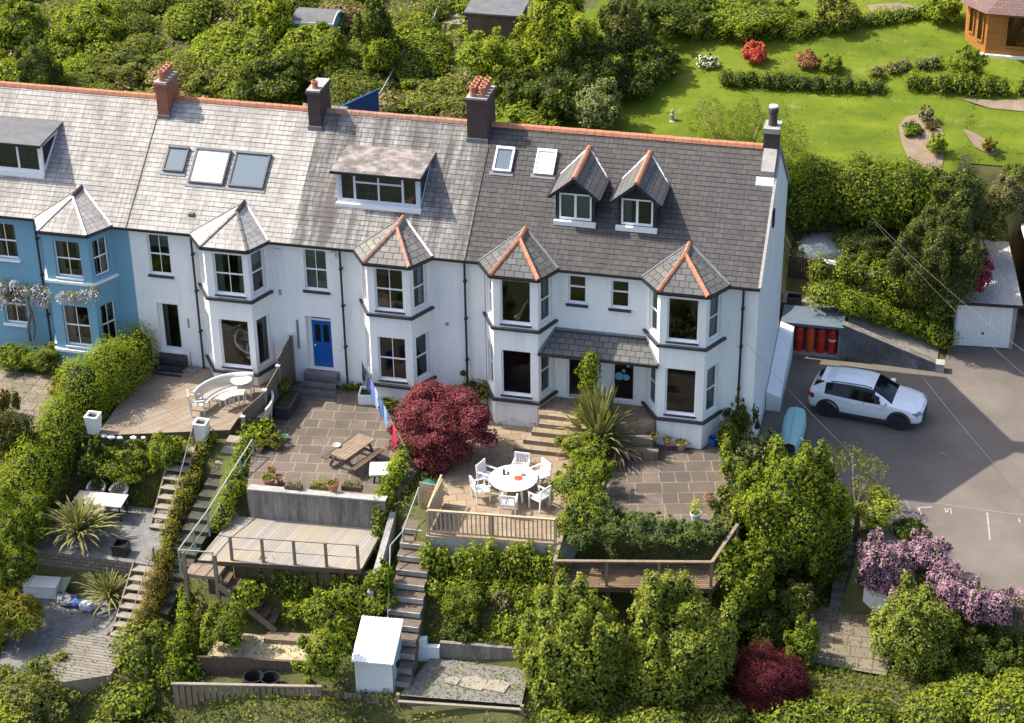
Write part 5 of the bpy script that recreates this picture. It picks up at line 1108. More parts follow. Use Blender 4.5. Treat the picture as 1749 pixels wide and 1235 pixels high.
# open branched tree above the lower patio steps
c0 = G(1455, 940, z=-3.6); B = []
rg = random.Random(9)
for (x, y, w, z) in ((1420, 790, 46, -.6), (1455, 782, 46, -.5), (1490, 800, 44, -.7), (1410, 815, 36, -.9), (1475, 830, 40, -1.1), (1500, 845, 40, -1.4), (1515, 865, 42, -1.6), (1495, 885, 44, -1.9), (1470, 870, 30, -1.7)):
    c = G(x, y, z=z+.0); r = w/2/46; B.append((c.x, c.y, c.z, r, r, r*.75))
br = [([(c0.x, c0.y, c0.z-.4), (c0.x+.1, c0.y, c0.z+1.2), (c0.x+.05, c0.y+.1, c0.z+1.9)], [.16, .12, .10])]
for b in B: br.append(([(c0.x+.07, c0.y+.05, c0.z+1.5), ((c0.x+b[0])/2, (c0.y+b[1])/2, (c0.z+1.6+b[2])/2+.1), (b[0], b[1], b[2]+.1)], [.08, .05, .02]))
plant('apple_tree', 'open-branched small tree with pale bark at the edge of the car park', 'tree', B[:5], 'olive', 78, 130, .11, mats=['mid'], mixp=[.4], trunk=br, corefac=0, base=(c0.x, c0.y, c0.z-.3), jit=1.0)
plant('shrub', 'yellow-green shrub on the right side of the open-branched tree', 'shrub', B[5:]+[tuple(list(G(1500, 905, z=-2.8))+[.5, .5, .5])], 'yellow', 79, 200, .11, mats=['bright'], mixp=[.4], corefac=.6)
# purple flower bank along the car park edge
W_P = [(1490, 950, -3.2), (1500, 990, -3.8), (1540, 1000, -3.6), (1530, 960, -3.0), (1570, 945, -2.7), (1600, 955, -2.7), (1615, 990, -3.0), (1630, 1020, -3.3), (1665, 1035, -3.4), (1700, 1040, -3.4), (1745, 1040, -3.4)]
B = []
for i, (x, y, z) in enumerate(W_P): B += blobs_px(x, y, 62, 75, z, 4, i+3)
plant('aubrieta', 'mauve flowering creeper draped over the car park wall', 'creeper', B, 'mauve', 80, 230, .10, mats=['brown', 'olive', 'mid'], mixp=[.12, .12, .12], hang=.3)
for i, (px, py, w, h, z, mt, lb, nm) in enumerate((
    (1430, 1185, 130, 95, -5.7, 'bright', 'bright green bush left of the rubble patio, near the bottom edge', 'shrub'), (1500, 1215, 90, 60, -6.2, 'mid', 'low green bush at the bottom edge below the patio', 'shrub'),
    (1560, 1080, 140, 150, -5.0, 'lime', 'airy yellow-green bush right of the rubble patio', 'shrub'), (1600, 1170, 140, 120, -5.8, 'mid', 'leafy bush at the bottom right beneath the airy bush', 'shrub'),
    (1680, 1120, 130, 110, -5.0, 'dark', 'dark green bush below the mauve flowers', 'shrub'), (1700, 1195, 120, 90, -5.8, 'olive', 'olive shrub in the bottom right corner', 'shrub'), (1620, 1085, 70, 70, -4.6, 'mid', 'green bush under the mauve flowers, left part', 'shrub'),
    (1370, 1100, 60, 90, -4.9, 'mid', 'green shrub beside the left edge of the rubble patio', 'shrub'), (1360, 1030, 70, 70, -4.4, 'olive', 'tangled shrub in front of the dark narrow steps', 'shrub'), (1555, 905, 60, 40, -2.7, 'dark', 'dark low shrub above the mauve flowers by the tarmac', 'shrub'),
    (1410, 960, 70, 110, -4.2, 'dark', 'dark shrub left of the narrow steps', 'shrub'))):
    bush(nm, lb, 'shrub', px, py, w, h, z, mt, 90+i, n=8, mats=['mid', 'bright'], mixp=[.3, .15], leaf=.13, hang=.1)
# bottom-left
for i, (px, py, w, h, z, mt, lb) in enumerate((
    (60, 1180, 150, 100, -5.2, 'olive', 'olive green bush in the bottom left corner'), (150, 1200, 120, 80, -5.6, 'mid', 'green bush at the bottom left, right of the olive bush'), (260, 1130, 70, 90, -5.0, 'dark', 'dark bush beside the worn plank platform'),
    (310, 1205, 80, 60, -5.6, 'bluegreen', 'blue-grey leaved shrub at the bottom edge'), (380, 1205, 90, 60, -5.6, 'mid', 'green shrub in front of the low weathered board fence, left part'), (460, 1205, 100, 70, -5.6, 'bright', 'bright shrub in front of the low weathered board fence, right part'),
    (560, 1215, 90, 55, -5.8, 'mid', 'green shrub below the board fence by the white shed'),
    (20, 965, 80, 110, -3.2, 'mid', 'green bush at the left edge beside the white storage box'), (30, 890, 110, 110, -3.0, 'bright', 'bright green bush at the left edge below the long hedge'))):
    bush('shrub', lb, 'shrub', px, py, w, h, z, mt, 110+i, n=8, mats=['mid', 'bright', 'yellow'], mixp=[.25, .15, .05], leaf=.13)
bush('palm', 'golden-tipped palm-like fern at the left edge', 'palm', 15, 1055, 105, 95, -4.0, 'gold', 130, n=6, leaf=.38, asp=.14, dens=90, mats=['mid'], mixp=[.5], hang=.25, corefac=.6)
# spiky plants: long sword leaves
def spiky(name, label, px, py, z, r, mat, seed, n=110, w=.05, lift=.9, group=None, droop=.5, trunk=0.0):
    rg = np.random.default_rng(seed); c = G(px, py, z=z); mb = MB(); mb.local = True
    for i in range(n):
        a = rg.uniform(0, 6.28); e = rg.uniform(.15, 1.45); L = r*rg.uniform(.65, 1.1); d = Vector((math.cos(a)*math.cos(e), math.sin(a)*math.cos(e), math.sin(e)*lift)); s = Vector((-math.sin(a), math.cos(a), 0))*w*.5
        p0 = Vector((0, 0, trunk)); p1 = p0+d*L*.5; p2 = p0+d*L*.8-Vector((0, 0, droop*L*.10)); p3 = p0+d*L-Vector((0, 0, droop*L*.32)); b = len(mb.v)
        for p, k in ((p0, .6), (p1, 1), (p2, .8)): mb.v += [tuple(p-s*k), tuple(p+s*k)]
        mb.v.append(tuple(p3))
        for f in ((0, 1, 3, 2), (2, 3, 5, 4), (4, 5, 6)): mb.f.append(tuple(b+k for k in f)); mb.m.append(0); mb.uv.append([(0, 0)]*len(f))
    t_ = thing(name, c, label, 'plant', group); mb.build('leaves', LM[mat], t_)
    q = MB(); q.local = True; q.lathe((0, 0, -.3), [(.10, 0), (.09, trunk+.25), (.03, trunk+.38)], 8); q.build('trunk', M['bark'], t_)
    return t_
spiky('cordyline', 'large pale spiky cordyline behind the white storage box', 138, 925, -2.6, 1.75, 'flax', 1, 230, .08, trunk=.4)
spiky('cordyline', 'darker spiky cordyline beside the lower wooden stair', 188, 1030, -4.0, 1.5, 'flax', 2, 150, .06, trunk=.3)
spiky('phormium', 'tall arching striped flax plant between the two doors of the end house', 1022, 765, -.95, 1.85, 'flax', 3, 260, .11, lift=1.7, droop=.7)
spiky('grass_clump', 'arching grass clump to the left of the wooden stair', 250, 835, -2.5, 1.15, 'olive', 4, 150, .04, droop=1.1)
spiky('phormium', 'dry brown flax leaves beside the tall striped flax', 1048, 770, -.95, 1.6, 'brown', 5, 90, .09, droop=.9)
# wisteria on the blue house
t_ = thing('wisteria', (0.3, -.3, -.7), 'pale mauve wisteria trained along the blue wall', 'climber')
B = []
for (x, y) in ((5, 492), (25, 490), (45, 500), (65, 497), (85, 505), (105, 508), (125, 512), (145, 508), (160, 505), (30, 515), (5, 515), (75, 520), (60, 515)):
    c = G(x, y, y=-.35 if x < 80 else -.9 if x < 95 else -1.3); B.append((c.x, c.y, c.z, .24, .16, .26))
C, Q = cloud(B, 260, 5); leaf_mesh('flowers', C, Q, .10, [LM['wisteria']], t_, 5, .5, .5, None, tuple(t_.location))
B2 = [(b[0], b[1]+.04, b[2]+.22, .25, .14, .14) for b in B[::2]]; C, Q = cloud(B2, 200, 6); leaf_mesh('leaves', C, Q, .10, [LM['olive']], t_, 6, .5, .2, None, tuple(t_.location))
q = MB(); ws = [G(52, 582, y=-.3), G(48, 560, y=-.3), G(53, 535, y=-.25), G(47, 505, y=-.3)]; q.tube(ws, [.07, .06, .06, .04], 6); q.tube([ws[2]+Vector((.06, 0, .1)), G(60, 560, y=-.25), G(58, 580, y=-.3)], .04, 5); q.build('trunk', M['bark'], t_)
# ---------------- hill behind the houses ----------------
def undergrowth(name, P, seed, dens, leaf, hmax, mats, mixp, label, sc=1.0, dz=0.0, skip=None, brown=0.0):
    rng = np.random.default_rng(seed); xs = [p[0] for p in P]; ys = [p[1] for p in P]; area = (max(xs)-min(xs))*(max(ys)-min(ys)); n = int(area*dens); C, Q = [], []
    nb = int(area*.75); bx = rng.uniform(min(xs), max(xs), nb); by = rng.uniform(min(ys), max(ys), nb); bl = []
    for x, y in zip(bx, by):
        if not inpoly(x, y, P): continue
        if skip and skip(x, y): continue
        r = rng.uniform(.45, 1.25); bl.append((x, y, T(x, y)+dz+r*.1, r, r, min(r*rng.uniform(.6, 1.1), hmax)))
    C, Q = [], []
    for i, b in enumerate(bl):
        d = rng.normal(0, 1, (int(12.6*b[3]**2*dens), 3)); d /= np.linalg.norm(d, axis=1)[:, None]; d[:, 2] = np.abs(d[:, 2])
        C.append(np.array(b[:3])+d*np.array(b[3:])*rng.uniform(.8, 1.08, (len(d), 1))); Q.append(d)
    C = np.vstack(C); Q = np.vstack(Q); f = .5+.5*np.sin(C[:, 0]*.9+seed)*np.sin(C[:, 1]*.8+2); r = rng.uniform(0, 1, len(C)); mi = np.zeros(len(C))
    for k, p_ in enumerate(mixp): 
        ff = .5+.5*np.sin(C[:, 0]*(.7+.3*k)+seed*k)*np.sin(C[:, 1]*(1.1-.2*k)+k)
        mi[(r > 1-p_*(.1+1.9*ff)) & (mi == 0)] = k+1
        r = rng.uniform(0, 1, len(C))
    V, F, k = [], [], 0; v, t = ico()
    import bmesh
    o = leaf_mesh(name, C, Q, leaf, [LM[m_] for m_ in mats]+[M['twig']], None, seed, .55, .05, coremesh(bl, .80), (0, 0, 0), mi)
    return tag(o, label, 'undergrowth', kind='stuff')
HP = [(-22, 10.5), (14.2, 10.5), (14.5, 20), (17, 30), (18, 46), (-26, 46)]
def zone(x, y): return math.sin(x*.55+1.3*math.sin(y*.31))+math.sin(y*.62+1.1*math.sin(x*.4)+1)
def hs(x, y): return (9.3 < x < 12.6 and 10 < y < 20) or (12.5 < x < 14.5 and 19 < y < 31)
undergrowth('undergrowth', HP, 5, 60, .17, .9, ['mid', 'bright', 'dark', 'yellow'], [.35, .2, .1], 'leafy brambles and bushes on the slope behind the terrace', skip=lambda x, y: hs(x, y) or zone(x, y) < .1)
undergrowth('undergrowth', HP, 15, 95, .13, .8, ['olive', 'mid', 'willow', 'dark'], [.25, .3, .12], 'fine-leaved olive scrub on the slope behind the terrace', skip=lambda x, y: hs(x, y) or zone(x, y) > .35 or zone(x, y) < -.9)
undergrowth('undergrowth', HP, 25, 70, .20, .5, ['brown', 'olive', 'russet', 'mid'], [.3, .15, .2], 'dry brownish bramble patches on the slope behind the terrace', skip=lambda x, y: hs(x, y) or zone(x, y) > -.75)
undergrowth('undergrowth', [(-6, -13.5), (30, -12.8), (31, -10.4), (36, -9.6), (40, -7.5), (46, -8), (46, -20), (-6, -20)], 6, 75, .15, 1.25, ['mid', 'bright', 'olive', 'dark'], [.25, .2, .25], 'green undergrowth along the foot of the gardens', dz=.0, skip=lambda x, y: (10.9 < x < 24 and y > -16.4) or (5 < x < 9 and y > -16.2))
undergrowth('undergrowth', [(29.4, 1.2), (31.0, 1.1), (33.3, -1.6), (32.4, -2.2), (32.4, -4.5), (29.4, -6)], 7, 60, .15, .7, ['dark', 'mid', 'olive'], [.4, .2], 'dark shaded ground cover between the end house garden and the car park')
SK = [D1, D3, D3b, D4, D5, D5b, [(4.7, -7.0), (9.1, -7.0), (9.0, -12.9), (3.6, -12.9)], [(4.2, -12.9), (9, -12.7), (9, -15), (7.6, -15.6), (4.0, -15.4)], [(11.9, -11.4), (16.1, -11.3), (16.1, -14), (11.9, -14)], [(18.8, -11.1), (23.1, -10.9), (23.2, -13.6), (18.8, -13.8)],
      [(31.4, -5.0), (34.6, -4.9), (35.3, -6.6), (34.9, -8.6), (32.0, -8.4)], [(17.5, -7), (19.1, -7), (19.1, -13.2), (17.5, -13.2)], [(9.0, -4.3), (10.8, -4.3), (10.2, -14.5), (8.2, -14.5)], [(-6, -1.2), (3.4, -1.2), (4.6, -5.6), (-6, -6)], [(32.5, -1.7), (33.8, -1.7), (33.8, -5.2), (32.5, -5.2)], TARM, [(17.2, -13.4), (18.6, -13.3), (18.5, -11.8), (17.2, -11.9)]]
def onhard(x, y): return any(inpoly(x, y, p) for p in SK)
groundcover('ground_cover', [(-6, -.2), (29.5, -.2), (33, 2), (46, -5.5), (46, -20), (-6, -20)], 8, 210, .12, .45, ['mid', 'dark', 'olive', 'bright', 'brown'], [.35, .25, .2, .10], 'low weeds and leaves covering the garden banks', skip=lambda x, y: onhard(x, y) or (y > -.9 and x < 29))
groundcover('ground_cover', [(-22, 10), (14.5, 10), (15, 20), (17, 30), (18, 46), (-26, 46)], 9, 38, .24, .6, ['mid', 'olive', 'bright', 'brown', 'yellow'], [.25, .25, .2, .08], 'grasses and weeds between the shrubs on the slope', skip=lambda x, y: (9.6 < x < 12.3 and 10 < y < 18))
for i_, (P_, z_, d_) in enumerate((([(18.9, -13.5), (23.05, -13.1), (22.9, -11.2), (19.4, -11.3)], -4.27, 90), ([(31.4, -5.0), (34.6, -4.9), (35.3, -6.6), (34.9, -8.6), (32.0, -8.4)], -4.51, 30), ([(11.9, -11.9), (15.9, -11.4), (16.1, -12.75), (11.9, -13.35)], -3.92, 35), ([(3.6, -10.6), (8.2, -10.6), (7.6, -15.4), (3.2, -15.4)], -4.09, 20), ([(4.7, -7.0), (9.1, -7.0), (9.0, -10.3), (4.0, -10.3)], -2.57, 12), ([(6.3, -13.2), (8.95, -12.7), (9.0, -14.9), (7.6, -15.6), (6.4, -15.3)], -3.99, 25), ([(-4, -1.6), (3.4, -1.5), (4.6, -5.6), (-1.5, -5.9)], -.69, 30))):
    groundcover('weeds', P_, 70+i_, d_, .09, .10, ['mid', 'olive', 'brown'], [.3, .35], 'scattered weeds and litter '+('on the gravel yard below the long steps', 'on the rubble patio', 'on the pale grit bed', 'on the lower gravel yard', 'on the upper gravel yard', 'on the worn plank platform', 'on the patio of the blue house')[i_], zf=z_)
LM['turf'] = leafmat('turf_blades', [(.09, .13, .012), (.14, .185, .018), (.19, .22, .03), (.24, .25, .05)], patch=(.17, .19, .03))
LM['turfdry'] = leafmat('dry_turf_blades', [(.24, .23, .07), (.19, .20, .05)], patch=(.26, .23, .09))
groundcover('ground_cover', [(28.9, 12.4), (36, 11.8), (36, 17), (28.9, 17)], 10, 90, .16, .35, ['dark', 'mid', 'olive'], [.3, .15], 'shaded weeds in the back yard behind the gate')
groundcover('lawn_grass', lawnP, 12, 90, .085, .10, ['turf', 'turfdry', 'mid'], [.22, .14], 'rough tufts of grass on the lawn')
# trees and hedges on the hill
def tree_px(label, px, py, w, h, y, mat, seed, name='tree', **kw):
    zb = hill(y) if y > 9 else T(30, y); zz = hill(y); B = []
    # place at given depth y: foot at hill height
    c = G(px, py, y=y); dist = (Vector(CP)-c).length; sc = CF/dist; rx = w/2/sc; rz = h/2/sc
    rz = max(rz, .5); B = [(c.x, y, c.z, rx*.8, rx*.75, rz*.8)]; rg = random.Random(seed); n = kw.pop('n', 9)
    for i in range(n):
        a = 6.28*i/n+rg.random()*.5; e = rg.uniform(-.5, .9); q = rg.uniform(.30, .45); B.append((c.x+math.cos(a)*rx*(1-q)*math.cos(e), y+math.sin(a)*rx*.9*(1-q)*math.cos(e), c.z+math.sin(e)*rz*(1-q), rx*q, rx*q, rz*q))
    return plant(name, label, 'tree', B, mat, seed, kw.pop('dens', 75), kw.pop('leaf', .19), trunk=tree_trunk(c.x, y, min(zz, c.z)-.4, c.z, .12, 4, seed, rx*.5), base=(c.x, y, zz), **kw)
def hbush(label, px, py, w, h, mat, seed, name='shrub', cat='shrub', y=None, **kw):
    # foot on the hill: iterate for a depth whose ground shows at the foot of the box
    yy = 12.0
    for _ in range(200):
        g_ = G(px, py+h*.38, y=yy); 
        if g_.z <= T(g_.x, yy): break
        yy += .2
    return plant(name, label, cat, blobs_px(px, py, w, h, T(g_.x, yy)-.1, kw.pop('n', 7), seed, kw.pop('depth', 1.0)), mat, seed, kw.pop('dens', 110), kw.pop('leaf', .15), **kw)
hbush('clipped dark evergreen dome behind the blue house roof', 70, 118, 72, 100, 'dark', 201, 'topiary_bush', mats=['mid', 'olive'], mixp=[.3, .2], n=5, dens=240, leaf=.10)
HL = [('large rounded light green shrub behind the second chimney', 535, 85, 120, 80, 'mid', ['yellow', 'bright', 'pale'], [.25, .25, .08]), ('dark tree mass left of the second chimney', 470, 140, 130, 90, 'dark', ['mid', 'olive'], [.3, .2]),
 ('shaded tree right behind the green-sided shed', 640, 60, 70, 110, 'dark', ['mid'], [.3]), ('bright spreading shrub between the shed and the garden steps', 650, 95, 60, 80, 'bright', ['mid', 'yellow'], [.3, .2]),
 ('tall feathery bright green tree right of the dark flat shed roof', 950, 65, 120, 160, 'bright', ['yellow', 'mid'], [.25, .3]), ('broad leafy shrub below the dark flat shed roof', 845, 105, 130, 100, 'bright', ['mid', 'yellow'], [.4, .1]),
 ('dark shaded bush at the edge of the lawn behind the chimney pots', 960, 160, 150, 90, 'dark', ['mid'], [.15]), ('grey-green bush in the middle of the hillside', 1070, 60, 90, 120, 'olive', ['dark', 'brown', 'pale'], [.3, .2, .1]),
 ('dark round bush on the edge of the upper lawn', 1110, 108, 90, 70, 'dark', ['mid', 'bright'], [.35, .1]), ('pale cream-leaved shrub rising behind the dark roof ridge', 1020, 185, 80, 90, 'pale', ['mid', 'lime'], [.3, .2]),
 ('bright leafy shrub behind the ridge, left of the cream-leaved shrub', 905, 200, 90, 60, 'bright', ['mid', 'lime'], [.3, .2]), ('green bush at the top of the upper lawn', 1150, 25, 140, 75, 'dark', ['mid', 'bright', 'pale'], [.4, .15, .06]),
 ('bright bush at the top edge above the red azalea', 1290, 25, 150, 70, 'mid', ['bright', 'yellow'], [.35, .15]), ('yellowish bush at the top edge left of the stone bank', 1425, 20, 80, 60, 'olive', ['yellow', 'mid'], [.35, .3]), ('dark bush left of the wooden summerhouse', 1610, 15, 60, 50, 'bright', ['mid'], [.4]),
 ('tangled shrub behind the blue fence', 590, 125, 80, 45, 'bluegreen', ['bright', 'mid'], [.2, .3]), ('rosy tipped shrub behind the ridge, left of the tall chimney', 740, 165, 130, 55, 'mid', ['brown', 'bright', 'bluegreen'], [.2, .3, .15]),
 ('olive shrub behind the ridge by the first chimney', 370, 130, 110, 60, 'olive', ['bright', 'mid'], [.2, .4]), ('light green bush to the left of the first chimney', 210, 110, 120, 50, 'olive', ['mid', 'brown'], [.3, .2]), ('bright green shrub high on the slope at the far left', 150, 40, 120, 70, 'bright', ['mid'], [.4]), ('green shrub in the top left corner', 30, 40, 90, 70, 'mid', ['bright'], [.3]), ('yellow-green shrub high on the slope left of the curved shed', 470, 40, 60, 80, 'bright', ['yellow'], [.3])]
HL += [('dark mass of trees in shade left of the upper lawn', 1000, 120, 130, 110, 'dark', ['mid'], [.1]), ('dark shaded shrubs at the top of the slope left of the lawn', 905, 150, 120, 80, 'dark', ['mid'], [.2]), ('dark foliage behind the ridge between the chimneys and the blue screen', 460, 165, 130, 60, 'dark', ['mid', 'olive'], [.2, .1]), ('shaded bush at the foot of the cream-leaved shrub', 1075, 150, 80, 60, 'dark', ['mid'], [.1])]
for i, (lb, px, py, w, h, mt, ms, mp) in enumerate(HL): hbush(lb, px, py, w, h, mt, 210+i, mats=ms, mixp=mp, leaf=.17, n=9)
# airy willow-like shrub behind the right end of the ridge
c = G(1265, 225, y=14.0); B = []; rgm = random.Random(8)
for k_ in range(26):
    B.append((c.x+rgm.uniform(-1.9, 2.3), 14.0+rgm.uniform(-1.1, 1.1), c.z+rgm.uniform(-1.8, .9), rgm.uniform(.45, .8), rgm.uniform(.45, .8), rgm.uniform(.6, 1.1)))
tk = [([(c.x+.5*math.sin(k*2.1), 14.0, 1.4), (c.x+math.sin(k*1.7)*1.2, 14.0+.4*math.sin(k), c.z-.4), (c.x+math.sin(k*1.7)*2.0, 14.0+.7*math.sin(k), c.z+1.2)], [.04, .02, .006]) for k in range(22)]
plant('willow_shrub', 'airy upright willow-like shrub behind the right end of the dark roof', 'shrub', B, 'willow', 250, 120, .17, asp=.16, mats=['bright', 'olive'], mixp=[.2, .25], corefac=0, jit=1.4, trunk=tk, base=(c.x, 14.0, 1.7))
bush('azalea', 'round coral red azalea on the upper lawn', 'shrub', 1289, 92, 38, 38, T(26.5, 24)+.6, 'flame', 251, n=5, dens=300, leaf=.10, twig='twigred') if False else hbush('round coral red azalea on the upper lawn', 1289, 92, 40, 40, 'flame', 251, 'azalea', n=6, dens=260, leaf=.12, twig='twigred')
hbush('small bronze maple on the upper lawn', 1380, 103, 40, 34, 'orange', 252, 'maple_bush', n=6, dens=260, leaf=.11, twig='twigred')
hbush('green strappy clump right of the bronze maple', 1418, 112, 42, 36, 'mid', 253, 'fern', leaf=.28, asp=.18, n=5, hang=.2)
hbush('white flowering shrub on the upper lawn edge', 1208, 106, 38, 28, 'mid', 254, 'shrub', mats=['white'], mixp=[.6], n=5)
hbush('upright leafy clump in front of the summerhouse', 1650, 110, 60, 55, 'bright', 255, 'fern', leaf=.3, asp=.16, mats=['mid'], mixp=[.5])
def hedge_px(label, pts, w, h, mat, seed, name='hedge', step=.6, **kw):
    P = []
    for (px, py) in pts:
        yy = 11.0
        for _ in range(300):
            g_ = G(px, py, y=yy)
            if g_.z <= T(g_.x, yy): break
            yy += .15
        P.append((g_.x, yy, T(g_.x, yy)-.05))
    return plant(name, label, 'hedge', hedge_blobs(P, w, h, seed, step), mat, seed, kw.pop('dens', 120), kw.pop('leaf', .13), **kw)
hedge_px('low hedge bank across the lawn below the red azalea', [(1240, 148), (1330, 152), (1420, 158), (1495, 160)], .8, .75, 'dark', 260, mats=['mid', 'bright', 'olive'], mixp=[.35, .2, .1])
hedge_px('short overgrown wall stepping up the lawn', [(1500, 135), (1545, 122), (1598, 118)], .75, .6, 'olive', 261, mats=['brown', 'dark'], mixp=[.3, .3])
hedge_px('overgrown hedge bank running to the right edge', [(1558, 155), (1610, 160), (1680, 165), (1749, 165)], .8, .95, 'mid', 262, mats=['bright', 'brown', 'dark'], mixp=[.25, .2, .2])
hedge_px('upper stone bank covered with ivy at the back of the lawn', [(1180, 68), (1260, 72), (1345, 66), (1430, 55), (1510, 42), (1600, 32)], .9, .8, 'mid', 263, mats=['bright', 'olive', 'dark'], mixp=[.3, .15, .2])
# hedge between lawn and back yard, right of the gable
B = hedge_blobs([(28.2, 14.6, .9), (29.6, 15.0, 1.2), (31.5, 15.2, 1.2), (33.5, 15.0, 1.2), (35.2, 15.0, 1.0)], 2.2, 2.7, 8, .6)
plant('hedge', 'tall shady hedge between the lawn and the back yard, right of the gable', 'hedge', B, 'mid', 264, 120, .16, mats=['dark', 'yellow', 'bright'], mixp=[.3, .12, .2])
bush('shrub', 'dark shrubs in the shaded back yard right of the white dome', 'shrub', 1480, 410, 120, 50, .6, 'dark', 265, mats=['mid'], mixp=[.3])
row('ivy', 'sunlit ivy and weeds on the bank above the drive', 'hedge', [(1405, 520), (1450, 530), (1500, 548), (1550, 566), (1605, 588)], [-.7, -.9, -1.5, -2.0, -2.5], 1.3, .95, 'bright', 266, step=.6, mats=['mid', 'yellow', 'brown'], mixp=[.35, .12, .15])
row('ivy', 'ivy over the stone wall by the dark gate', 'hedge', [(1400, 485), (1440, 488), (1500, 500), (1560, 520), (1600, 545)], [-.3, -.3, -.5, -.8, -1.4], 1.0, 1.4, 'mid', 267, step=.6, mats=['yellow', 'olive', 'bright'], mixp=[.15, .2, .25])
crown_tree('holly_tree', 'big dark evergreen tree left of the garage', 1603, 452, 145, 185, -.9, 'dark', 268, n=9, dens=190, leaf=.11, mats=['olive', 'mid'], mixp=[.3, .25])
crown_tree('bay_tree', 'dark tree behind the big evergreen at the lawn edge', 1625, 335, 120, 95, 1.8, 'dark', 269, n=7, dens=120, leaf=.15, mats=['olive', 'mid'], mixp=[.2, .3])
B = []
for (x, y, z) in ((1640, 395, 1.0), (1658, 412, .8), (1672, 432, .6), (1683, 450, .4), (1680, 470, .2), (1672, 485, 0)): B += blobs_px(x, y, 34, 38, z, 3, x)
plant('rhododendron', 'magenta flowering bush leaning over the garage roof', 'shrub', B, 'magenta', 270, 240, .10, twig='twigred')
for i, (px, py, w, h, z, mt, lb) in enumerate(((1720, 345, 70, 80, 1.6, 'brown', 'brownish bush at the right edge above the garage'), (1690, 385, 60, 60, 1.0, 'olive', 'olive bush behind the corrugated garage roof'), (1735, 300, 50, 40, 2.6, 'olive', 'twiggy shrub at the right edge of the lawn'))):
    bush('shrub', lb, 'shrub', px, py, w, h, z, mt, 280+i, n=7, mats=['mid', 'olive'], mixp=[.3, .2])
# island flower beds in the lawn
M['bed'] = mottled('bare_soil', (.17, .125, .085), (.25, .19, .135), 2, .95, .8, 25)
def bed(pts, nm='flower_bed'):
    P = []
    for px, py in pts:
        yy = 12.0
        while True:
            g_ = G(px, py, y=yy)
            if g_.z <= T(g_.x, yy)+.08 or yy > 60: break
            yy += .05
        P.append((g_.x, yy, T(g_.x, yy)+.10))
    mb = MB(); mb.face(P if (P[1][0]-P[0][0])*(P[2][1]-P[1][1])-(P[1][1]-P[0][1])*(P[2][0]-P[1][0]) > 0 else P[::-1]); return tag(mb.build(nm, M['bed']), kind='structure')
bed([(1534, 215), (1548, 200), (1575, 195), (1600, 205), (1610, 225), (1613, 260), (1608, 292), (1575, 294), (1550, 270), (1540, 245)])
bed([(1645, 222), (1660, 225), (1685, 240), (1705, 262), (1695, 268), (1665, 252)]); bed([(1640, 170), (1700, 172), (1749, 172), (1749, 192), (1690, 186)]); bed([(1480, 10), (1530, 6), (1590, 12), (1600, 22), (1490, 24)])
for i, (px, py, w, h, mt, lb) in enumerate(((1600, 247, 34, 42, 'bright', 'bright green shrub in the island flower bed'), (1558, 222, 34, 28, 'mid', 'dark green clump in the left side of the island bed'), (1583, 198, 24, 34, 'brown', 'dried flower head shrub at the top of the island bed'), (1690, 250, 26, 30, 'gold', 'straw coloured grass clump in the small bed'), (1590, 215, 26, 20, 'russet', 'reddish low plant in the island bed'))):
    hbush(lb, px, py, w, h, mt, 290+i, n=5, dens=200, leaf=.12)
print('leaves', NL[0])
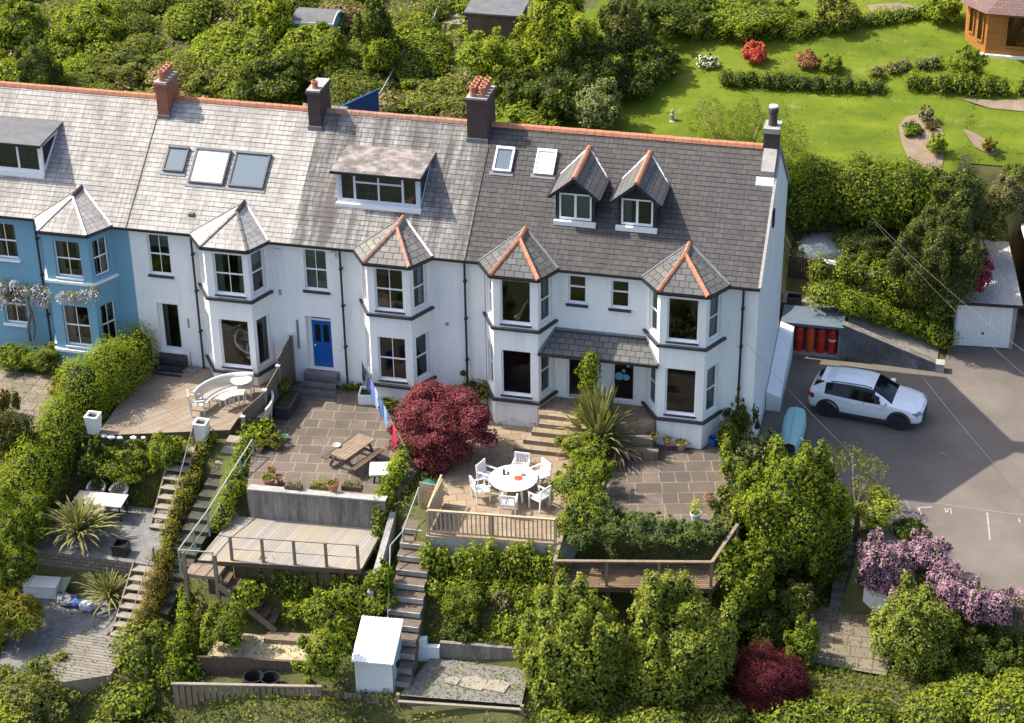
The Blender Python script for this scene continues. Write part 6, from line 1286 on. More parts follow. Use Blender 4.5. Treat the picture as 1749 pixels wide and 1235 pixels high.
# ---------------- things on the car park side ----------------
M['carpaint'] = plain('white_car_paint', (.84, .85, .87), .18, 0, .6); M['carpaint'].node_tree.nodes['Principled BSDF'].inputs['Coat Weight'].default_value = .6
m, t, p = newmat('car_glass', .06); p.inputs['Base Color'].default_value = (.006, .007, .009, 1); p.inputs['Specular IOR Level'].default_value = .35; M['carglass'] = m
M['rubber'] = plain('tyre_rubber', (.02, .02, .021), .8)
M['alloy'] = plain('dark_alloy', (.07, .07, .075), .35, .8)
M['cladding'] = plain('dark_plastic_trim', (.03, .03, .032), .6)
M['lamp'] = plain('clear_lamp', (.25, .28, .3), .1, 0, .8)
M['redlamp'] = plain('red_lamp', (.35, .01, .015), .2, 0, .7)
def build_car():
    A = math.atan2(-.47, 3.26); loc = (33.0, 5.62, -2.596)
    car = thing('parked_car', loc, 'white five-door car parked in the shade of the end house', 'car', rz=A)
    # stations: x, half width, sill z, belt z, top-edge half width, top-edge z, centre z
    S = [(-2.30, .64, .42, .76, .54, .86, .88), (-2.25, .80, .34, .92, .66, 1.02, 1.05), (-2.10, .90, .30, 1.02, .66, 1.16, 1.20), (-1.72, .94, .28, 1.04, .64, 1.40, 1.45), (-1.3, .96, .27, 1.03, .67, 1.47, 1.53), (-.6, .97, .26, 1.00, .69, 1.51, 1.575), (0, .97, .26, .98, .69, 1.50, 1.565), (.30, .96, .26, .97, .69, 1.46, 1.52), (.75, .95, .26, .97, .72, 1.22, 1.28), (1.12, .95, .27, .96, .80, 1.0, 1.06), (1.5, .94, .28, .92, .74, .96, 1.03), (1.95, .89, .30, .84, .66, .89, .96), (2.18, .80, .32, .72, .58, .77, .83), (2.28, .62, .36, .58, .46, .64, .68)]
    xs = [-2.30+4.58*i/46 for i in range(47)]
    def st(x):
        for a, b in zip(S, S[1:]):
            if x <= b[0]+1e-6: f = (x-a[0])/(b[0]-a[0]); f = max(0, min(1, f)); return [p+(q-p)*f for p, q in zip(a, b)]
        return list(S[-1])
    def ringp(x):
        _, w, zs, zb, wt, zt, zc = st(x); g = [(w*.86, zs-.02), (w*.97, zs+.10), (w, zs+.32), (w*.985, zb-.12), (w*.95, zb), (w*.95*.66+wt*.34, zb+(zt-zb)*.36), (w*.95*.3+wt*.7, zb+(zt-zb)*.74), (wt, zt), (wt*.86, zt+(zc-zt)*.5), (wt*.5, zt+(zc-zt)*.88), (0, zc)]
        return [Vector((x, -a, b)) for a, b in g]+[Vector((x, a, b)) for a, b in g[::-1][1:]]
    rings = [ringp(x) for x in xs]; body = MB(); glass = {'side_window': MB(), 'side_window_b': MB(), 'windscreen': MB(), 'rear_window': MB()}
    for m_ in glass.values(): m_.local = True
    body.local = True; nR = len(rings[0])
    for i in range(len(xs)-1):
        xm = (xs[i]+xs[i+1])/2
        for j in range(nR-1):
            k = min(j, nR-2-j); t_ = body
            if 4 <= k <= 6 and -1.62 < xm < (.92 if k == 4 else .62 if k == 5 else .35): t_ = glass['side_window' if j < nR/2 else 'side_window_b']
            if k >= 7 and .32 < xm < 1.1: t_ = glass['windscreen']
            if k >= 7 and -2.12 < xm < -1.72: t_ = glass['rear_window']
            t_.face([rings[i][j], rings[i+1][j], rings[i+1][j+1], rings[i][j+1]])
    body.face(rings[0]); body.face(rings[-1][::-1])
    o = body.build('body', M['carpaint'], car, smooth=True)
    for k, v in glass.items(): v.build(k.replace('_b', ''), M['carglass'], car, smooth=True)
    for x in (-1.42, 1.43):
        for s in (-1, 1):
            q = MB(); q.local = True; q.tube([(x, s*.76, .35), (x, s*.965, .35)], .35, 20); w = q.build('wheel', M['rubber'], car)
            q = MB(); q.local = True; q.tube([(x, s*.90, .35), (x, s*.975, .35)], .23, 16)
            for a in range(5): t = a*2*math.pi/5; q.bar((x, s*.985, .35), (x+.21*math.cos(t), s*.985, .35+.21*math.sin(t)), .05, .03, 1)
            q.build('rim', [M['cladding'], M['alloy']], w)
            q = MB(); q.local = True; pr = [(x+.44*math.cos(t), s*.952, .35+.44*math.sin(t)) for t in [math.pi*(i/12*1.16-.08) for i in range(13)]]; q.tube(pr, .055, 6); q.build('wheel_arch', M['cladding'], car)
            q = MB(); q.local = True; q.tube([(x, s*.78, .37), (x, s*.948, .37)], .40, 20); q.build('arch_shadow_liner', M['cladding'], car)
    for s in (-1, 1):
        q = MB(); q.local = True; q.bar((-1.0, s*.955, .27), (1.0, s*.955, .27), .06, .12); q.build('side_skirt', M['cladding'], car)
        q = MB(); q.local = True; q.tube([(-1.4, s*.65, 1.49), (-1.1, s*.66, 1.54), (-.1, s*.66, 1.57), (.25, s*.65, 1.51)], .018, 6); q.build('roof_rail', M['cladding'], car)
        q = MB(); q.local = True; q.box(.66, s*1.0-.09, 1.0, .86, s*1.0+.09, 1.14); q.build('mirror', M['carpaint'], car, bevel=.03)
        q = MB(); q.local = True; q.prism([(1.93, s*.87), (2.16, s*.80), (2.24, s*.60), (2.14, s*.56), (2.0, s*.70)], .66, .80); q.build('headlight', M['lamp'], car)
        q = MB(); q.local = True; q.prism([(-2.27, s*.60), (-2.29, s*.74), (-2.10, s*.945), (-2.0, s*.94), (-2.1, s*.6)], .78, .96); q.build('tail_light', M['redlamp'], car)
        for x in (-.02,): q = MB(); q.local = True; q.box(x-.008, s*.952-.004, .45, x+.008, s*.952+.006, .98); q.build('door_seam', M['cladding'], car)
        for x in (-.25, .78): q = MB(); q.local = True; q.box(x-.22, s*.945, .84, x-.05, s*.975, .87); q.build('door_handle', M['carpaint'], car)
    for y in (-.17, .17): q = MB(); q.local = True; q.box(2.20, y-.13, .50, 2.30, y+.13, .66); q.build('grille', M['cladding'], car, bevel=.02)
    q = MB(); q.local = True; q.box(2.2, -.5, .32, 2.31, .5, .42); q.build('lower_grille', M['cladding'], car)
    q = MB(); q.local = True; q.box(-1.86, -.56, 1.40, -1.62, .56, 1.46); q.build('spoiler', M['carpaint'], car, bevel=.02)
build_car()
# gas bottle store
gs = thing('bottle_store', (30.5, 10, -2.6), 'low open-fronted store with a grey lead roof holding red gas bottles', 'store')
q = MB(); q.box(29.5, 10.4, -2.6, 31.5, 10.5, -1.1); q.build('back_wall', M['cement'], gs)
q = MB(); q.box(29.42, 9.75, -2.6, 29.54, 10.5, -1.1); q.build('side_wall', M['cement'], gs); q = MB(); q.box(31.42, 9.75, -2.6, 31.54, 10.5, -1.1); q.build('side_wall', M['cement'], gs)
q = MB(); q.box(29.42, 9.70, -2.6, 31.54, 10.5, -2.5); q.build('plinth', M['cement'], gs)
M['bluefelt'] = mottled('blue_grey_felt', (.085, .12, .145), (.12, .155, .18), 3, .7, .2)
q = MB(); q.prism([(29.0, 9.55), (31.62, 9.55), (31.62, 10.7), (29.0, 10.7)], [-1.16, -1.16, -.92, -.92], [-1.04, -1.04, -.80, -.80]); q.build('store_roof', M['bluefelt'], gs)
M['gasred'] = plain('red_gas_bottle', (.52, .022, .012), .35); M['gasorange'] = plain('orange_red_gas_bottle', (.60, .085, .02), .4)
pos = ['leftmost of the four red gas bottles in the store', 'orange-red gas bottle, second from the left in the store', 'third red gas bottle from the left in the store', 'rightmost red gas bottle with a pale label in the store']
for i in range(4):
    x = 29.78+.46*i; b = thing('gas_bottle', (x, 9.98, -2.5), pos[i], 'gas bottle', 'gas bottles in the store')
    q = MB(); q.local = True; q.lathe((0, 0, 0), [(.01, 0), (.18, 0), (.185, .05), (.185, .98), (.16, 1.08), (.09, 1.15), (.05, 1.17)], 16); q.build('cylinder', M['gasorange' if i == 1 else 'gasred'], b, smooth=True)
    q = MB(); q.local = True; q.lathe((0, 0, 0), [(.10, 1.13), (.10, 1.24), (.08, 1.24), (.08, 1.14)], 12); q.build('collar', M['gasred'], b)
    q = MB(); q.local = True; q.lathe((0, 0, 0), [(.187, .60), (.187, .70)], 16); q.build('label_band', M['gasorange' if i != 3 else 'whiteworn'], b)
# retaining wall along the drive
wl = thing('retaining_wall', (33.5, 9.7, -2.6), 'dark weathered retaining wall tapering down beside the drive', 'wall')
q = MB(); zt = lambda x: ramp_z(x)+.16
M['dirtywall'] = mottled('blackened_white_wall', (.05, .05, .05), (.16, .165, .17), 1.4, .9, .4, 14, (1, 1, .6), c3=(.30, .32, .34))
q.prism([(31.55, 9.62), (35.75, 9.42), (35.75, 9.72), (31.55, 9.92)], -2.75, [zt(31.5), -2.36, -2.36, zt(31.5)]); q.build('wall_face', M['dirtywall'], wl)
q = MB(); q.prism([(31.55, 9.60), (35.8, 9.40), (35.8, 9.78), (31.55, 9.98)], [zt(31.5), -2.36, -2.36, zt(31.5)], [zt(31.5)+.06, -2.30, -2.30, zt(31.5)+.06]); q.build('coping', M['cementold'], wl)
q = MB(); q.box(35.5, 9.36, -2.62, 35.85, 9.82, -2.2); q.build('end_pier', M['cement'], wl)
# white plinth against the gable, teal boat, gate
wl = thing('garden_wall', (29.3, 7, -2.6), 'white rendered plinth with a sloping top against the gable wall', 'wall')
q = MB(); q.prism([(29.0, 4.9), (29.58, 4.9), (29.58, 9.45), (29.0, 9.45)], -2.7, [-1.75, -1.95, -1.15, -.95]); q.build('wall_face', M['white'], wl)
M['teal'] = plain('faded_teal_paint', (.33, .56, .54), .45)
bt = thing('upturned_boat', (30.3, 2.9, -2.6), 'pale teal upturned dinghy on the tarmac beside the gable', 'boat')
q = MB(); q.local = True
n_ = 12; secs = []
for i in range(n_+1):
    f = i/n_; y = 1.25-2.6*f; w = .46*(1-.75*max(0, f-.35)**1.6*1.2)*(.85+.15*min(1, f*5)); h = .55*(1-.2*f**2)
    secs.append([Vector((math.copysign(w*abs(math.cos(a))**.55, math.cos(a)), y, .20+h*max(0, math.sin(a))**.6)) for a in [math.pi*k/8 for k in range(9)]])
for a, b in zip(secs, secs[1:]):
    for k in range(8): q.face([a[k], b[k], b[k+1], a[k+1]])
q.face(secs[0]); q.build('hull', M['teal'], bt, smooth=False)
q = MB(); q.local = True; q.tube([s[4]+Vector((0, 0, .02)) for s in secs], .025, 6); q.build('keel', M['teal'], bt)
for y in (-.7, .8): q = MB(); q.local = True; q.box(-.4, y-.06, 0, .4, y+.06, .27); q.build('trestle', M['timber'], bt)
fp = thing('football', (29.75, 2.75, -2.5), 'small white ball by the teal boat', 'ball'); q = MB(); q.local = True; q.lathe((0, 0, 0), [(.001, -.11), (.06, -.092), (.095, -.055), (.11, 0), (.095, .055), (.06, .092), (.001, .11)], 12); q.build('ball_skin', M['cream'], fp, smooth=True)
gt = thing('picket_gate', (29.6, 12.2, -.7), 'dark brown picket gate at the top of the drive behind the gable', 'gate')
M['darkbrown'] = mottled('dark_brown_stain', (.035, .022, .018), (.06, .04, .03), 4, .7, .3)
for i in range(12): q = MB(); x = 29.0+.105*i; q.box(x, 12.3, -.7, x+.075, 12.33, .62+.05*math.sin(i*.5)); q.build('picket', M['darkbrown'], gt)
for z in (-.45, .3): q = MB(); q.box(29.0, 12.335, z, 30.25, 12.37, z+.09); q.build('rail', M['darkbrown'], gt)
q = MB(); q.box(28.93, 12.28, -.8, 29.02, 12.4, .7); q.build('gate_post', M['darkbrown'], gt)
wl = thing('stone_wall', (31.5, 12.3, -.5), 'stone boundary wall with a pale coping running down from the dark gate', 'wall')
sw = hb([(1396, 447), (1450, 458), (1500, 474)], [.55, .5, .35]) if 'hb' in globals() else [tuple(G(a, b, z=z)) for (a, b), z in zip([(1396, 447), (1450, 458), (1500, 474)], [.55, .5, .35])]
q = MB()
for a, b in zip(sw, sw[1:]):
    q.prism([(a[0], a[1]), (b[0], b[1]), (b[0], b[1]+.3), (a[0], a[1]+.3)], -1.9, [a[2], b[2], b[2], a[2]])
q.build('wall_face', M['stonewall'], wl)
q = MB()
for a, b in zip(sw, sw[1:]): q.prism([(a[0], a[1]-.04), (b[0], b[1]-.04), (b[0], b[1]+.34), (a[0], a[1]+.34)], [a[2], b[2], b[2], a[2]], [a[2]+.05, b[2]+.05, b[2]+.05, a[2]+.05])
q.build('coping', M['whiteworn'], wl)
# pale covered pool in the back yard
c = G(1412, 408, z=.9); dm = thing('pool_cover', (c.x, c.y, .45), 'pale blue-grey domed cover in the shaded back yard', 'cover'); q = MB(); q.local = True
q.lathe((0, 0, 0), [(1.25, -.3), (1.3, 0), (1.15, .22), (.8, .36), (.4, .42), (.01, .43)], 20); q.build('cover_sheet', plain('shade_grey_cover_cloth', (.13, .155, .175), .9), dm, smooth=True)  # pale cover coloured darker to hold the shade of the yard
# small wheelie bins etc. behind the gable: dark crates on the store roof edge
cr = thing('crate', (29.4, 10.9, -.75), 'dark plastic crate on the path beside the gable corner', 'crate'); q = MB(); q.local = True
q.box(-.3, -.22, 0, .3, .22, .04); q.box(-.3, -.22, .04, -.27, .22, .28); q.box(.27, -.22, .04, .3, .22, .28); q.box(-.27, -.22, .04, .27, -.19, .28); q.box(-.27, .19, .04, .27, .22, .28); q.build('crate_body', M['blackplastic'], cr)
# garage
ga = thing('garage', (37.3, 14.5, -2.6), 'garage with a white up-and-over door and corrugated metal roof', 'garage')
M['corr'] = mottled('galvanised_sheet', (.42, .39, .36), (.62, .60, .58), 1.2, .45, .1, 12, (1, .4, 1), c3=(.75, .74, .73))
g0 = G(1628, 590, z=-2.6); g1 = G(1724, 596, z=-2.6); u = Vector((g1.x-g0.x, g1.y-g0.y, 0)).normalized(); wdt = (g1-g0).length+.16; th = math.atan2(u.y, u.x)
bk = G(1727, 408, z=-.35); dep = 5.4; bx_ = G(1690, 405, z=-.35)
v_ = Vector((-.13, 1, 0)).normalized(); o0 = Vector((g0.x, g0.y, 0))
def gq(s, t): p = o0+u*s+v_*t; return (p.x, p.y)
q = MB(); q.prism([gq(-.05, .12), gq(wdt, .12), gq(wdt, dep), gq(-.05, dep)], -2.7, -.42); q.build('wall', M['cement'], ga)
q = MB(); L_ = wdt-.2
for i in range(24):
    f0 = .02+L_*i/24; fm = f0+L_/48; f1 = f0+L_/24
    for a, b, za, zb_ in ((f0, fm, 0, .02), (fm, f1, .02, 0)): 
        p, r_ = gq(a, .0-za), gq(b, .0-zb_); q.face([(*p, -2.56), (*r_, -2.56), (*r_, -.50), (*p, -.50)])
dd = q.build('door', M['cream'], ga); q = MB(); hx = gq(1.15, -.03); q.lathe((hx[0], hx[1], -1.95), [(.045, 0), (.045, .08), (.01, .08)], 10); q.build('handle', M['blackplastic'], dd)
for s0, s1 in ((-.06, .015), (L_+.03, L_+.12)): q = MB(); q.prism([gq(s0, -.05), gq(s1, -.05), gq(s1, .12), gq(s0, .12)], -2.6, -.45); q.build('door_frame', M['cement'], ga)
q = MB(); nC = 30
for i in range(nC):
    a, b = -.12+(wdt+.26)*i/nC, -.12+(wdt+.26)*(i+1)/nC; m_ = (a+b)/2
    for s0, s1, h0, h1 in ((a, m_, 0, .05), (m_, b, .05, 0)):
        p0, p1, p2, p3 = gq(s0, -.25), gq(s1, -.25), gq(s1, dep+.2), gq(s0, dep+.2); q.face([(*p0, -.40+h0), (*p1, -.40+h1), (*p2, -.12+h1), (*p3, -.12+h0)])
q.build('roof', M['corr'], ga)
q = MB(); q.bar((*gq(-.12, -.26), -.44), (*gq(wdt+.14, -.26), -.44), .05, .12); q.build('fascia', M['black'], ga)
pl_ = thing('roof_panel', (39.9, 17, 0), 'pale corner of a shed roof at the right edge above the garage', 'roof'); q = MB(); c = G(1742, 378, z=.6)
q.prism([(c.x, c.y), (c.x+3, c.y), (c.x+3, c.y-3.2), (c.x+.45, c.y-3.2)], .50, .62); q.build('roof_sheet', M['shedwhite'], pl_); q = MB(); q.prism([(c.x+.5, c.y-.2), (c.x+3, c.y-.2), (c.x+3, c.y-3.0), (c.x+.6, c.y-3.0)], -2.7, .5); q.build('wall', M['brick'], pl_)
# summerhouse
c = G(1700, 92, z=hill(24)); yy = 20.0
while G(1660, 92, y=yy).z > hill(yy): yy += .1
c = G(1650, 90, y=yy); smz = hill(yy); M['cedar'] = brickmat('orange_cedar_boards', (.50, .21, .045), (.42, .165, .035), (.16, .06, .02), 6, .12, .008, bs=.4); M['shingle'] = brickmat('brown_shingles', (.17, .10, .09), (.22, .14, .12), (.09, .05, .05), .3, .16, .008)
smh = thing('summerhouse', (c.x+1.5, yy+1.2, smz), 'orange wooden summerhouse with a brown shingle roof, top right corner', 'summerhouse')
hx, hy = c.x, yy; PTS = [(hx-.2, hy+2.2), (hx-.1, hy+.95), (hx+.85, hy-.05), (hx+4.2, hy-.15), (hx+5, hy+3.5), (hx+1, hy+4)]
q = MB(); q.prism([(p[0], p[1]) for p in PTS], smz-.3, smz+2.15); q.build('wall', M['cedar'], smh)
q = MB(); q.prism([(p[0]+(.1 if p[0] > hx+2 else -.12), p[1]-.12) for p in PTS], smz-.4, smz+.06); q.build('plinth', M['white'], smh)
q = MB(); ap_ = (hx+2.6, hy+2.0, smz+3.9); ov = [(hx-.55, hy+2.3), (hx-.45, hy+.75), (hx+.7, hy-.5), (hx+4.7, hy-.6), (hx+5.5, hy+3.8), (hx+.7, hy+4.5)]
for i in range(len(ov)): a, b = ov[i], ov[(i+1) % len(ov)]; facet(q, [(*a, smz+2.15), (*b, smz+2.15), ap_])
q.build('roof', M['shingle'], smh)
for (s0, s1, za, zb_, wl_) in ((.55, .92, .8, 2.0, 0),):
    pass
def swin(a, b, f0, f1, z0, z1):
    a, b = Vector(a), Vector(b); L = (b-a).length; window(smh, a, b, (L*f0, L*f1, smz+z0, smz+z1), 'plain', dep=-.07, sill=None, frame='cedar', fr=.06)
swin(PTS[1], PTS[2], .12, .38, .75, 2.0); swin(PTS[1], PTS[2], .55, .85, .55, 2.0); swin(PTS[2], PTS[3], .25, .62, .45, 2.0)
# sheds on the slope
def slope_y(px, py, y0=11.0):
    y = y0
    while y < 70:
        g_ = G(px, py, y=y)
        if g_.z <= T(g_.x, y): return y
        y += .1
    return y
y = slope_y(545, 62); c = G(545, 60, y=y); z0 = T(c.x, y); s1_ = thing('garden_shed', (c.x, y, z0), 'small turquoise shed with a curved grey felt roof on the slope', 'shed')
M['turq'] = mottled('turquoise_boards', (.10, .33, .33), (.14, .40, .39), 3, .7, .3, 20, (4, 4, .3))
w2, d2, hh = .95, .8, 1.25; q = MB(); q.box(c.x-w2, y-d2, z0-.3, c.x+w2, y+d2, z0+hh-.35); q.build('wall', M['turq'], s1_)
q = MB(); arc = [(y-d2-.12+(2*d2+.24)*i/8, z0+hh-.38+.42*math.sin(math.pi*(.08+.84*i/8))) for i in range(9)]
for a, b in zip(arc, arc[1:]): q.face([(c.x-w2-.1, a[0], a[1]), (c.x+w2+.1, a[0], a[1]), (c.x+w2+.1, b[0], b[1]), (c.x-w2-.1, b[0], b[1])])
q.build('roof', M['felt'], s1_); q = MB()
for a, b in zip(arc, arc[1:]): q.bar((c.x+w2+.11, a[0], a[1]-.05), (c.x+w2+.11, b[0], b[1]-.05), .03, .12)
q.bar((c.x-w2-.1, arc[0][0]-.02, arc[0][1]-.05), (c.x+w2+.12, arc[0][0]-.02, arc[0][1]-.05), .03, .12); q.build('fascia', M['cream'], s1_)
y = slope_y(850, 68); c = G(850, 62, y=y); z0 = T(c.x, y); s2_ = thing('garden_shed', (c.x, y, z0), 'dark timber shed with a flat grey felt roof beside the garden steps', 'shed')
q = MB(); q.box(c.x-1.25, y-.85, z0-.3, c.x+1.25, y+1.0, z0+1.55); q.build('wall', M['timberdark'], s2_)
q = MB(); q.prism([(c.x-1.4, y-1.0), (c.x+1.4, y-1.0), (c.x+1.4, y+1.15), (c.x-1.4, y+1.15)], [z0+1.56, z0+1.56, z0+1.75, z0+1.75], [z0+1.64, z0+1.64, z0+1.83, z0+1.83]); q.build('roof', M['felt'], s2_)
# steps, handrail and blue screen on the slope
sp = thing('garden_steps', (13.5, 24, 5), 'pale stone steps climbing the slope beside the dark flat-roofed shed', 'steps')
for k in range(7):
    yb_ = slope_y(770, 48)+k*.62; c = G(773+k*3, 48, y=yb_); zz_ = T(c.x, yb_)+.15; q = MB(); q.box(c.x-.5, yb_, zz_-.4, c.x+.5, yb_+.62, zz_+.05); q.build('step', M['path'], sp)
rl = thing('handrail', (13, 20, 4), 'thin pale green handrail zigzagging up the slope', 'handrail')
pr = []
for (px, py) in ((628, 192), (655, 150), (688, 88), (715, 55), (742, 28), (752, 0)):
    y = slope_y(px, py+22); c = G(px, py, y=y); pr.append(c)
q = MB(); q.tube(pr, .035, 5); q.build('rail', M['greypaint'], rl)
for p in pr: q = MB(); q.tube([p, (p.x, p.y, T(p.x, p.y)-.1)], .03, 5); q.build('post', M['greypaint'], rl)
M['bluefence'] = mottled('bright_blue_boards', (.012, .04, .15), (.018, .055, .19), 3, .6, .2)
fc = thing('board_fence', (10.8, 13, 2), 'deep blue painted screen behind the roof ridge', 'fence'); a = G(572, 196, y=12.5); b = G(645, 142, y=15.5)
q = MB(); q.prism([(a.x, a.y), (b.x, b.y), (b.x, b.y+.06), (a.x, a.y+.06)], [a.z-1.5, b.z-1.3, b.z-1.3, a.z-1.5], [a.z+.2, b.z-.35, b.z-.35, a.z+.2]); q.build('board', M['bluefence'], fc)
q = MB(); q.bar((a.x, a.y+.03, a.z+.23), (b.x, b.y+.03, b.z-.32), .1, .05); q.build('top_rail', M['bluefence'], fc)
sp = thing('garden_steps', (12.3, 14, 2), 'grey steps going up between the blue screen and the flower bank', 'steps')
for k in range(8): q = MB(); yb_ = 12.4+.5*k; x = 11.9+.16*k; q.box(x-.1, yb_, T(x, yb_)-.4, x+.75, yb_+.5, T(x, yb_)+.22); q.build('step', M['cement'], sp)
q = MB(); fc = thing('post_rail', (2, 24, 4), 'thin pale rail lying across the slope behind the first chimney', 'rail'); y = slope_y(250, 84); a, b = G(213, 83, y=y), G(287, 85, y=y); q.bar(a+Vector((0, 0, .1)), b+Vector((0, 0, .1)), .07, .07); q.build('rail', M['timbergrey'], fc)
for p in (a, b): q = MB(); q.box(p.x-.04, p.y-.04, p.z-.9, p.x+.04, p.y+.04, p.z+.06); q.build('post', M['timbergrey'], fc)
gw = thing('garden_statue', (20, 17, 2.5), 'tiny stone figure on the lawn behind the dark roof', 'ornament'); y = slope_y(1148, 208); c = G(1148, 205, y=y); gw.location = c; q = MB(); q.local = True; q.lathe((0, 0, -.1), [(.2, 0), (.18, .06), (.07, .10), (.09, .25), (.11, .36), (.05, .44), (.08, .5), (.06, .58), (.01, .62)], 10); q.build('figure', M['cement'], gw)
gb = thing('lean_to', (9.2, 10.6, 3), 'small slate-roofed outbuilding just behind the ridge by the second chimney', 'outbuilding')
q = MB(); q.prism([(8.3, 9.2), (9.9, 9.2), (9.9, 12.5), (8.3, 12.5)], 0, 5.2); q.build('wall', M['whiteworn'], gb); q = MB(); a = G(488, 182, y=10.5); facet(q, [(8.1, 9.0, 5.2), (10.1, 9.0, 5.2), (10.1, 10.8, a.z+.1), (8.1, 10.8, a.z+.1)]); facet(q, [(10.1, 12.7, 5.2), (8.1, 12.7, 5.2), (8.1, 10.8, a.z+.1), (10.1, 10.8, a.z+.1)]); q.build('roof', M['slatebay'], gb)
# overhead cables
M['cable'] = plain('grey_cable', (.16, .16, .155), .7)
def cable(label, p, q_, sag=.4, r=.006):
    p, q_ = Vector(p), Vector(q_); m_ = MB(); m_.tube([p.lerp(q_, i/14)-Vector((0, 0, sag*4*(i/14)*(1-i/14))) for i in range(15)], r, 5); o = m_.build('overhead_cable', M['cable']); tag(o, label, 'cable', 'overhead cables')
cable('grey cable leaving the end house beside the gable towards the trees', (28.6, -.2, 3.3), G(1455, 775, z=.2), .1)
cable('upper of the two cables crossing above the garage and drive', G(1490, 372, z=5.5), G(1749, 600, z=3.0), .2)
cable('lower of the two cables crossing above the garage and drive', G(1492, 378, z=5.3), G(1749, 640, z=1.5), .25)
cable('cable crossing over the white car towards the bottom right', G(1535, 590, z=1.5), G(1705, 800, z=-1), .1)
# ---------------- garden furniture ----------------
M['teakwhite'] = plain('white_garden_paint', (.80, .80, .78), .5); M['whitewash'] = plain('pale_washed_wood', (.66, .61, .53), .6)
M['tabletop'] = plain('pale_table_top', (.62, .53, .46), .6)
def slat_chair(par, mat='teakwhite'):
    m_ = M[mat]
    for x in (-.27, .27):
        for y, h in ((-.24, .64), (.24, .92)): q = MB(); q.local = True; q.bar((x, y, 0), (x, y+(.08 if y > 0 else 0), h), .045); q.build('leg', m_, par)
        q = MB(); q.local = True; q.box(x-.03, -.28, .64, x+.03, .30, .67); q.build('armrest', m_, par)
    q = MB(); q.local = True
    for i in range(6): q.box(-.26, -.25+.085*i, .42, .26, -.18+.085*i, .44)
    q.box(-.26, -.26, .38, .26, -.24, .42); q.build('seat', m_, par)
    q = MB(); q.local = True; q.box(-.27, .29, .86, .27, .32, .93); q.box(-.27, .25, .46, .27, .28, .52)
    for i in range(8): x = -.22+.063*i; q.bar((x, .265, .5), (x, .305, .88), .03, .015)
    q.build('backrest', m_, par)
    return par
tc = G(877, 816, z=-.18); tz = -.916
tb = thing('round_table', (tc.x, tc.y, tz), 'large round white garden table on the buff paving', 'table')
q = MB(); q.local = True; q.lathe((0, 0, .70), [(.01, 0), (.86, 0), (.88, .02), (.86, .045), (.01, .045)], 40); q.build('table_top', M['teakwhite'], tb)
for a in range(4): t = math.pi/4+a*math.pi/2; q = MB(); q.local = True; q.bar((math.cos(t)*.6, math.sin(t)*.6, 0), (math.cos(t)*.52, math.sin(t)*.52, .7), .07); q.build('leg', M['teakwhite'], tb)
CH = [(90, 1.12, 0, 'white slatted chair on the far side of the round table, seen from its front'), (48, 1.15, 0, 'white slatted chair at the upper right of the round table'), (160, 1.12, 0, 'white slatted chair at the left end of the round table, nearest the crimson maple'), (205, 1.20, 10, 'white slatted chair at the lower left of the round table'), (275, 1.18, 0, 'white slatted chair on the near side of the round table by the balustrade'), (-28, 1.22, 0, 'white slatted chair at the lower right of the round table with a cloth over it')]
ch0 = None
for a, r_, da, lb in CH:
    t = math.radians(a); lc = (tc.x+r_*math.cos(t), tc.y+r_*math.sin(t), tz); rz = t-math.pi/2+math.radians(da)
    if ch0 is None: ch0 = thing('garden_chair', lc, lb, 'chair', 'white chairs round the table', rz); slat_chair(ch0)
    else: clone(ch0, lc, rz, lb)
for (dx, dy, nm, lb, mt, rr_, h_) in ((-.38, .12, 'bottle', 'dark bottle standing on the round white table', 'blackplastic', .05, .26), (.18, -.02, 'bread_board', 'orange-brown dish of food on the round white table', 'gasorange', .16, .04), (.30, .22, 'bowl', 'small grey bowl on the round white table', 'lead', .09, .07), (-.25, .2, 'cup', 'dark cup beside the bottle on the round white table', 'bluefelt', .05, .1)):
    q = MB(); q.local = True; q.lathe((0, 0, 0), [(.01, 0), (rr_, 0), (rr_, h_*.6), (rr_*.6, h_*.8), (rr_*.5, h_), (.01, h_)], 14); o = q.build(nm, M[mt]); o.location = (tc.x+dx, tc.y+dy, tz+.747); tag(o, lb, nm.replace('_', ' '))
# curved white bench with round table
def arc_bench(name, label, cx, cy, z, r, a0, a1, back=True, w=.42):
    t_ = thing(name, (cx, cy, z), label, 'bench', 'curved white bench pieces'); n = 14; A = [math.radians(a0+(a1-a0)*i/n) for i in range(n+1)]
    q = MB(); q.local = True
    for k in range(4):
        ra, rb = r-w+.105*k, r-w+.105*k+.09
        for a, b in zip(A, A[1:]): q.prism([(ra*math.cos(a), ra*math.sin(a)), (rb*math.cos(a), rb*math.sin(a)), (rb*math.cos(b), rb*math.sin(b)), (ra*math.cos(b), ra*math.sin(b))], .41, .44)
    q.build('seat', M['whitewash'], t_)
    if back:
        q = MB(); q.local = True; q.tube([((r+.05)*math.cos(a), (r+.05)*math.sin(a), .86) for a in A], .05, 6); q.build('back_rail', M['teakwhite'], t_)
        q = MB(); q.local = True
        for i in range(4*n+1): a = A[0]+(A[-1]-A[0])*i/(4*n); q.bar((r*math.cos(a), r*math.sin(a), .44), ((r+.04)*math.cos(a), (r+.04)*math.sin(a), .85), .03, .02)
        q.build('backrest', M['whitewash'], t_)
    for i in range(0, n+1, 3):
        for rr_ in (r-.04, r-w+.04): q = MB(); q.local = True; q.bar((rr_*math.cos(A[i]), rr_*math.sin(A[i]), 0), (rr_*math.cos(A[i]), rr_*math.sin(A[i]), .41), .045); q.build('leg', M['whitewash'], t_)
    return t_
bc = G(337, 668, z=.4)+Vector((1.72, -.1, 0))
arc_bench('curved_bench', 'long curved white bench with a slatted back, left of the small round table', bc.x, bc.y, -.445, 1.75, 92, 182)
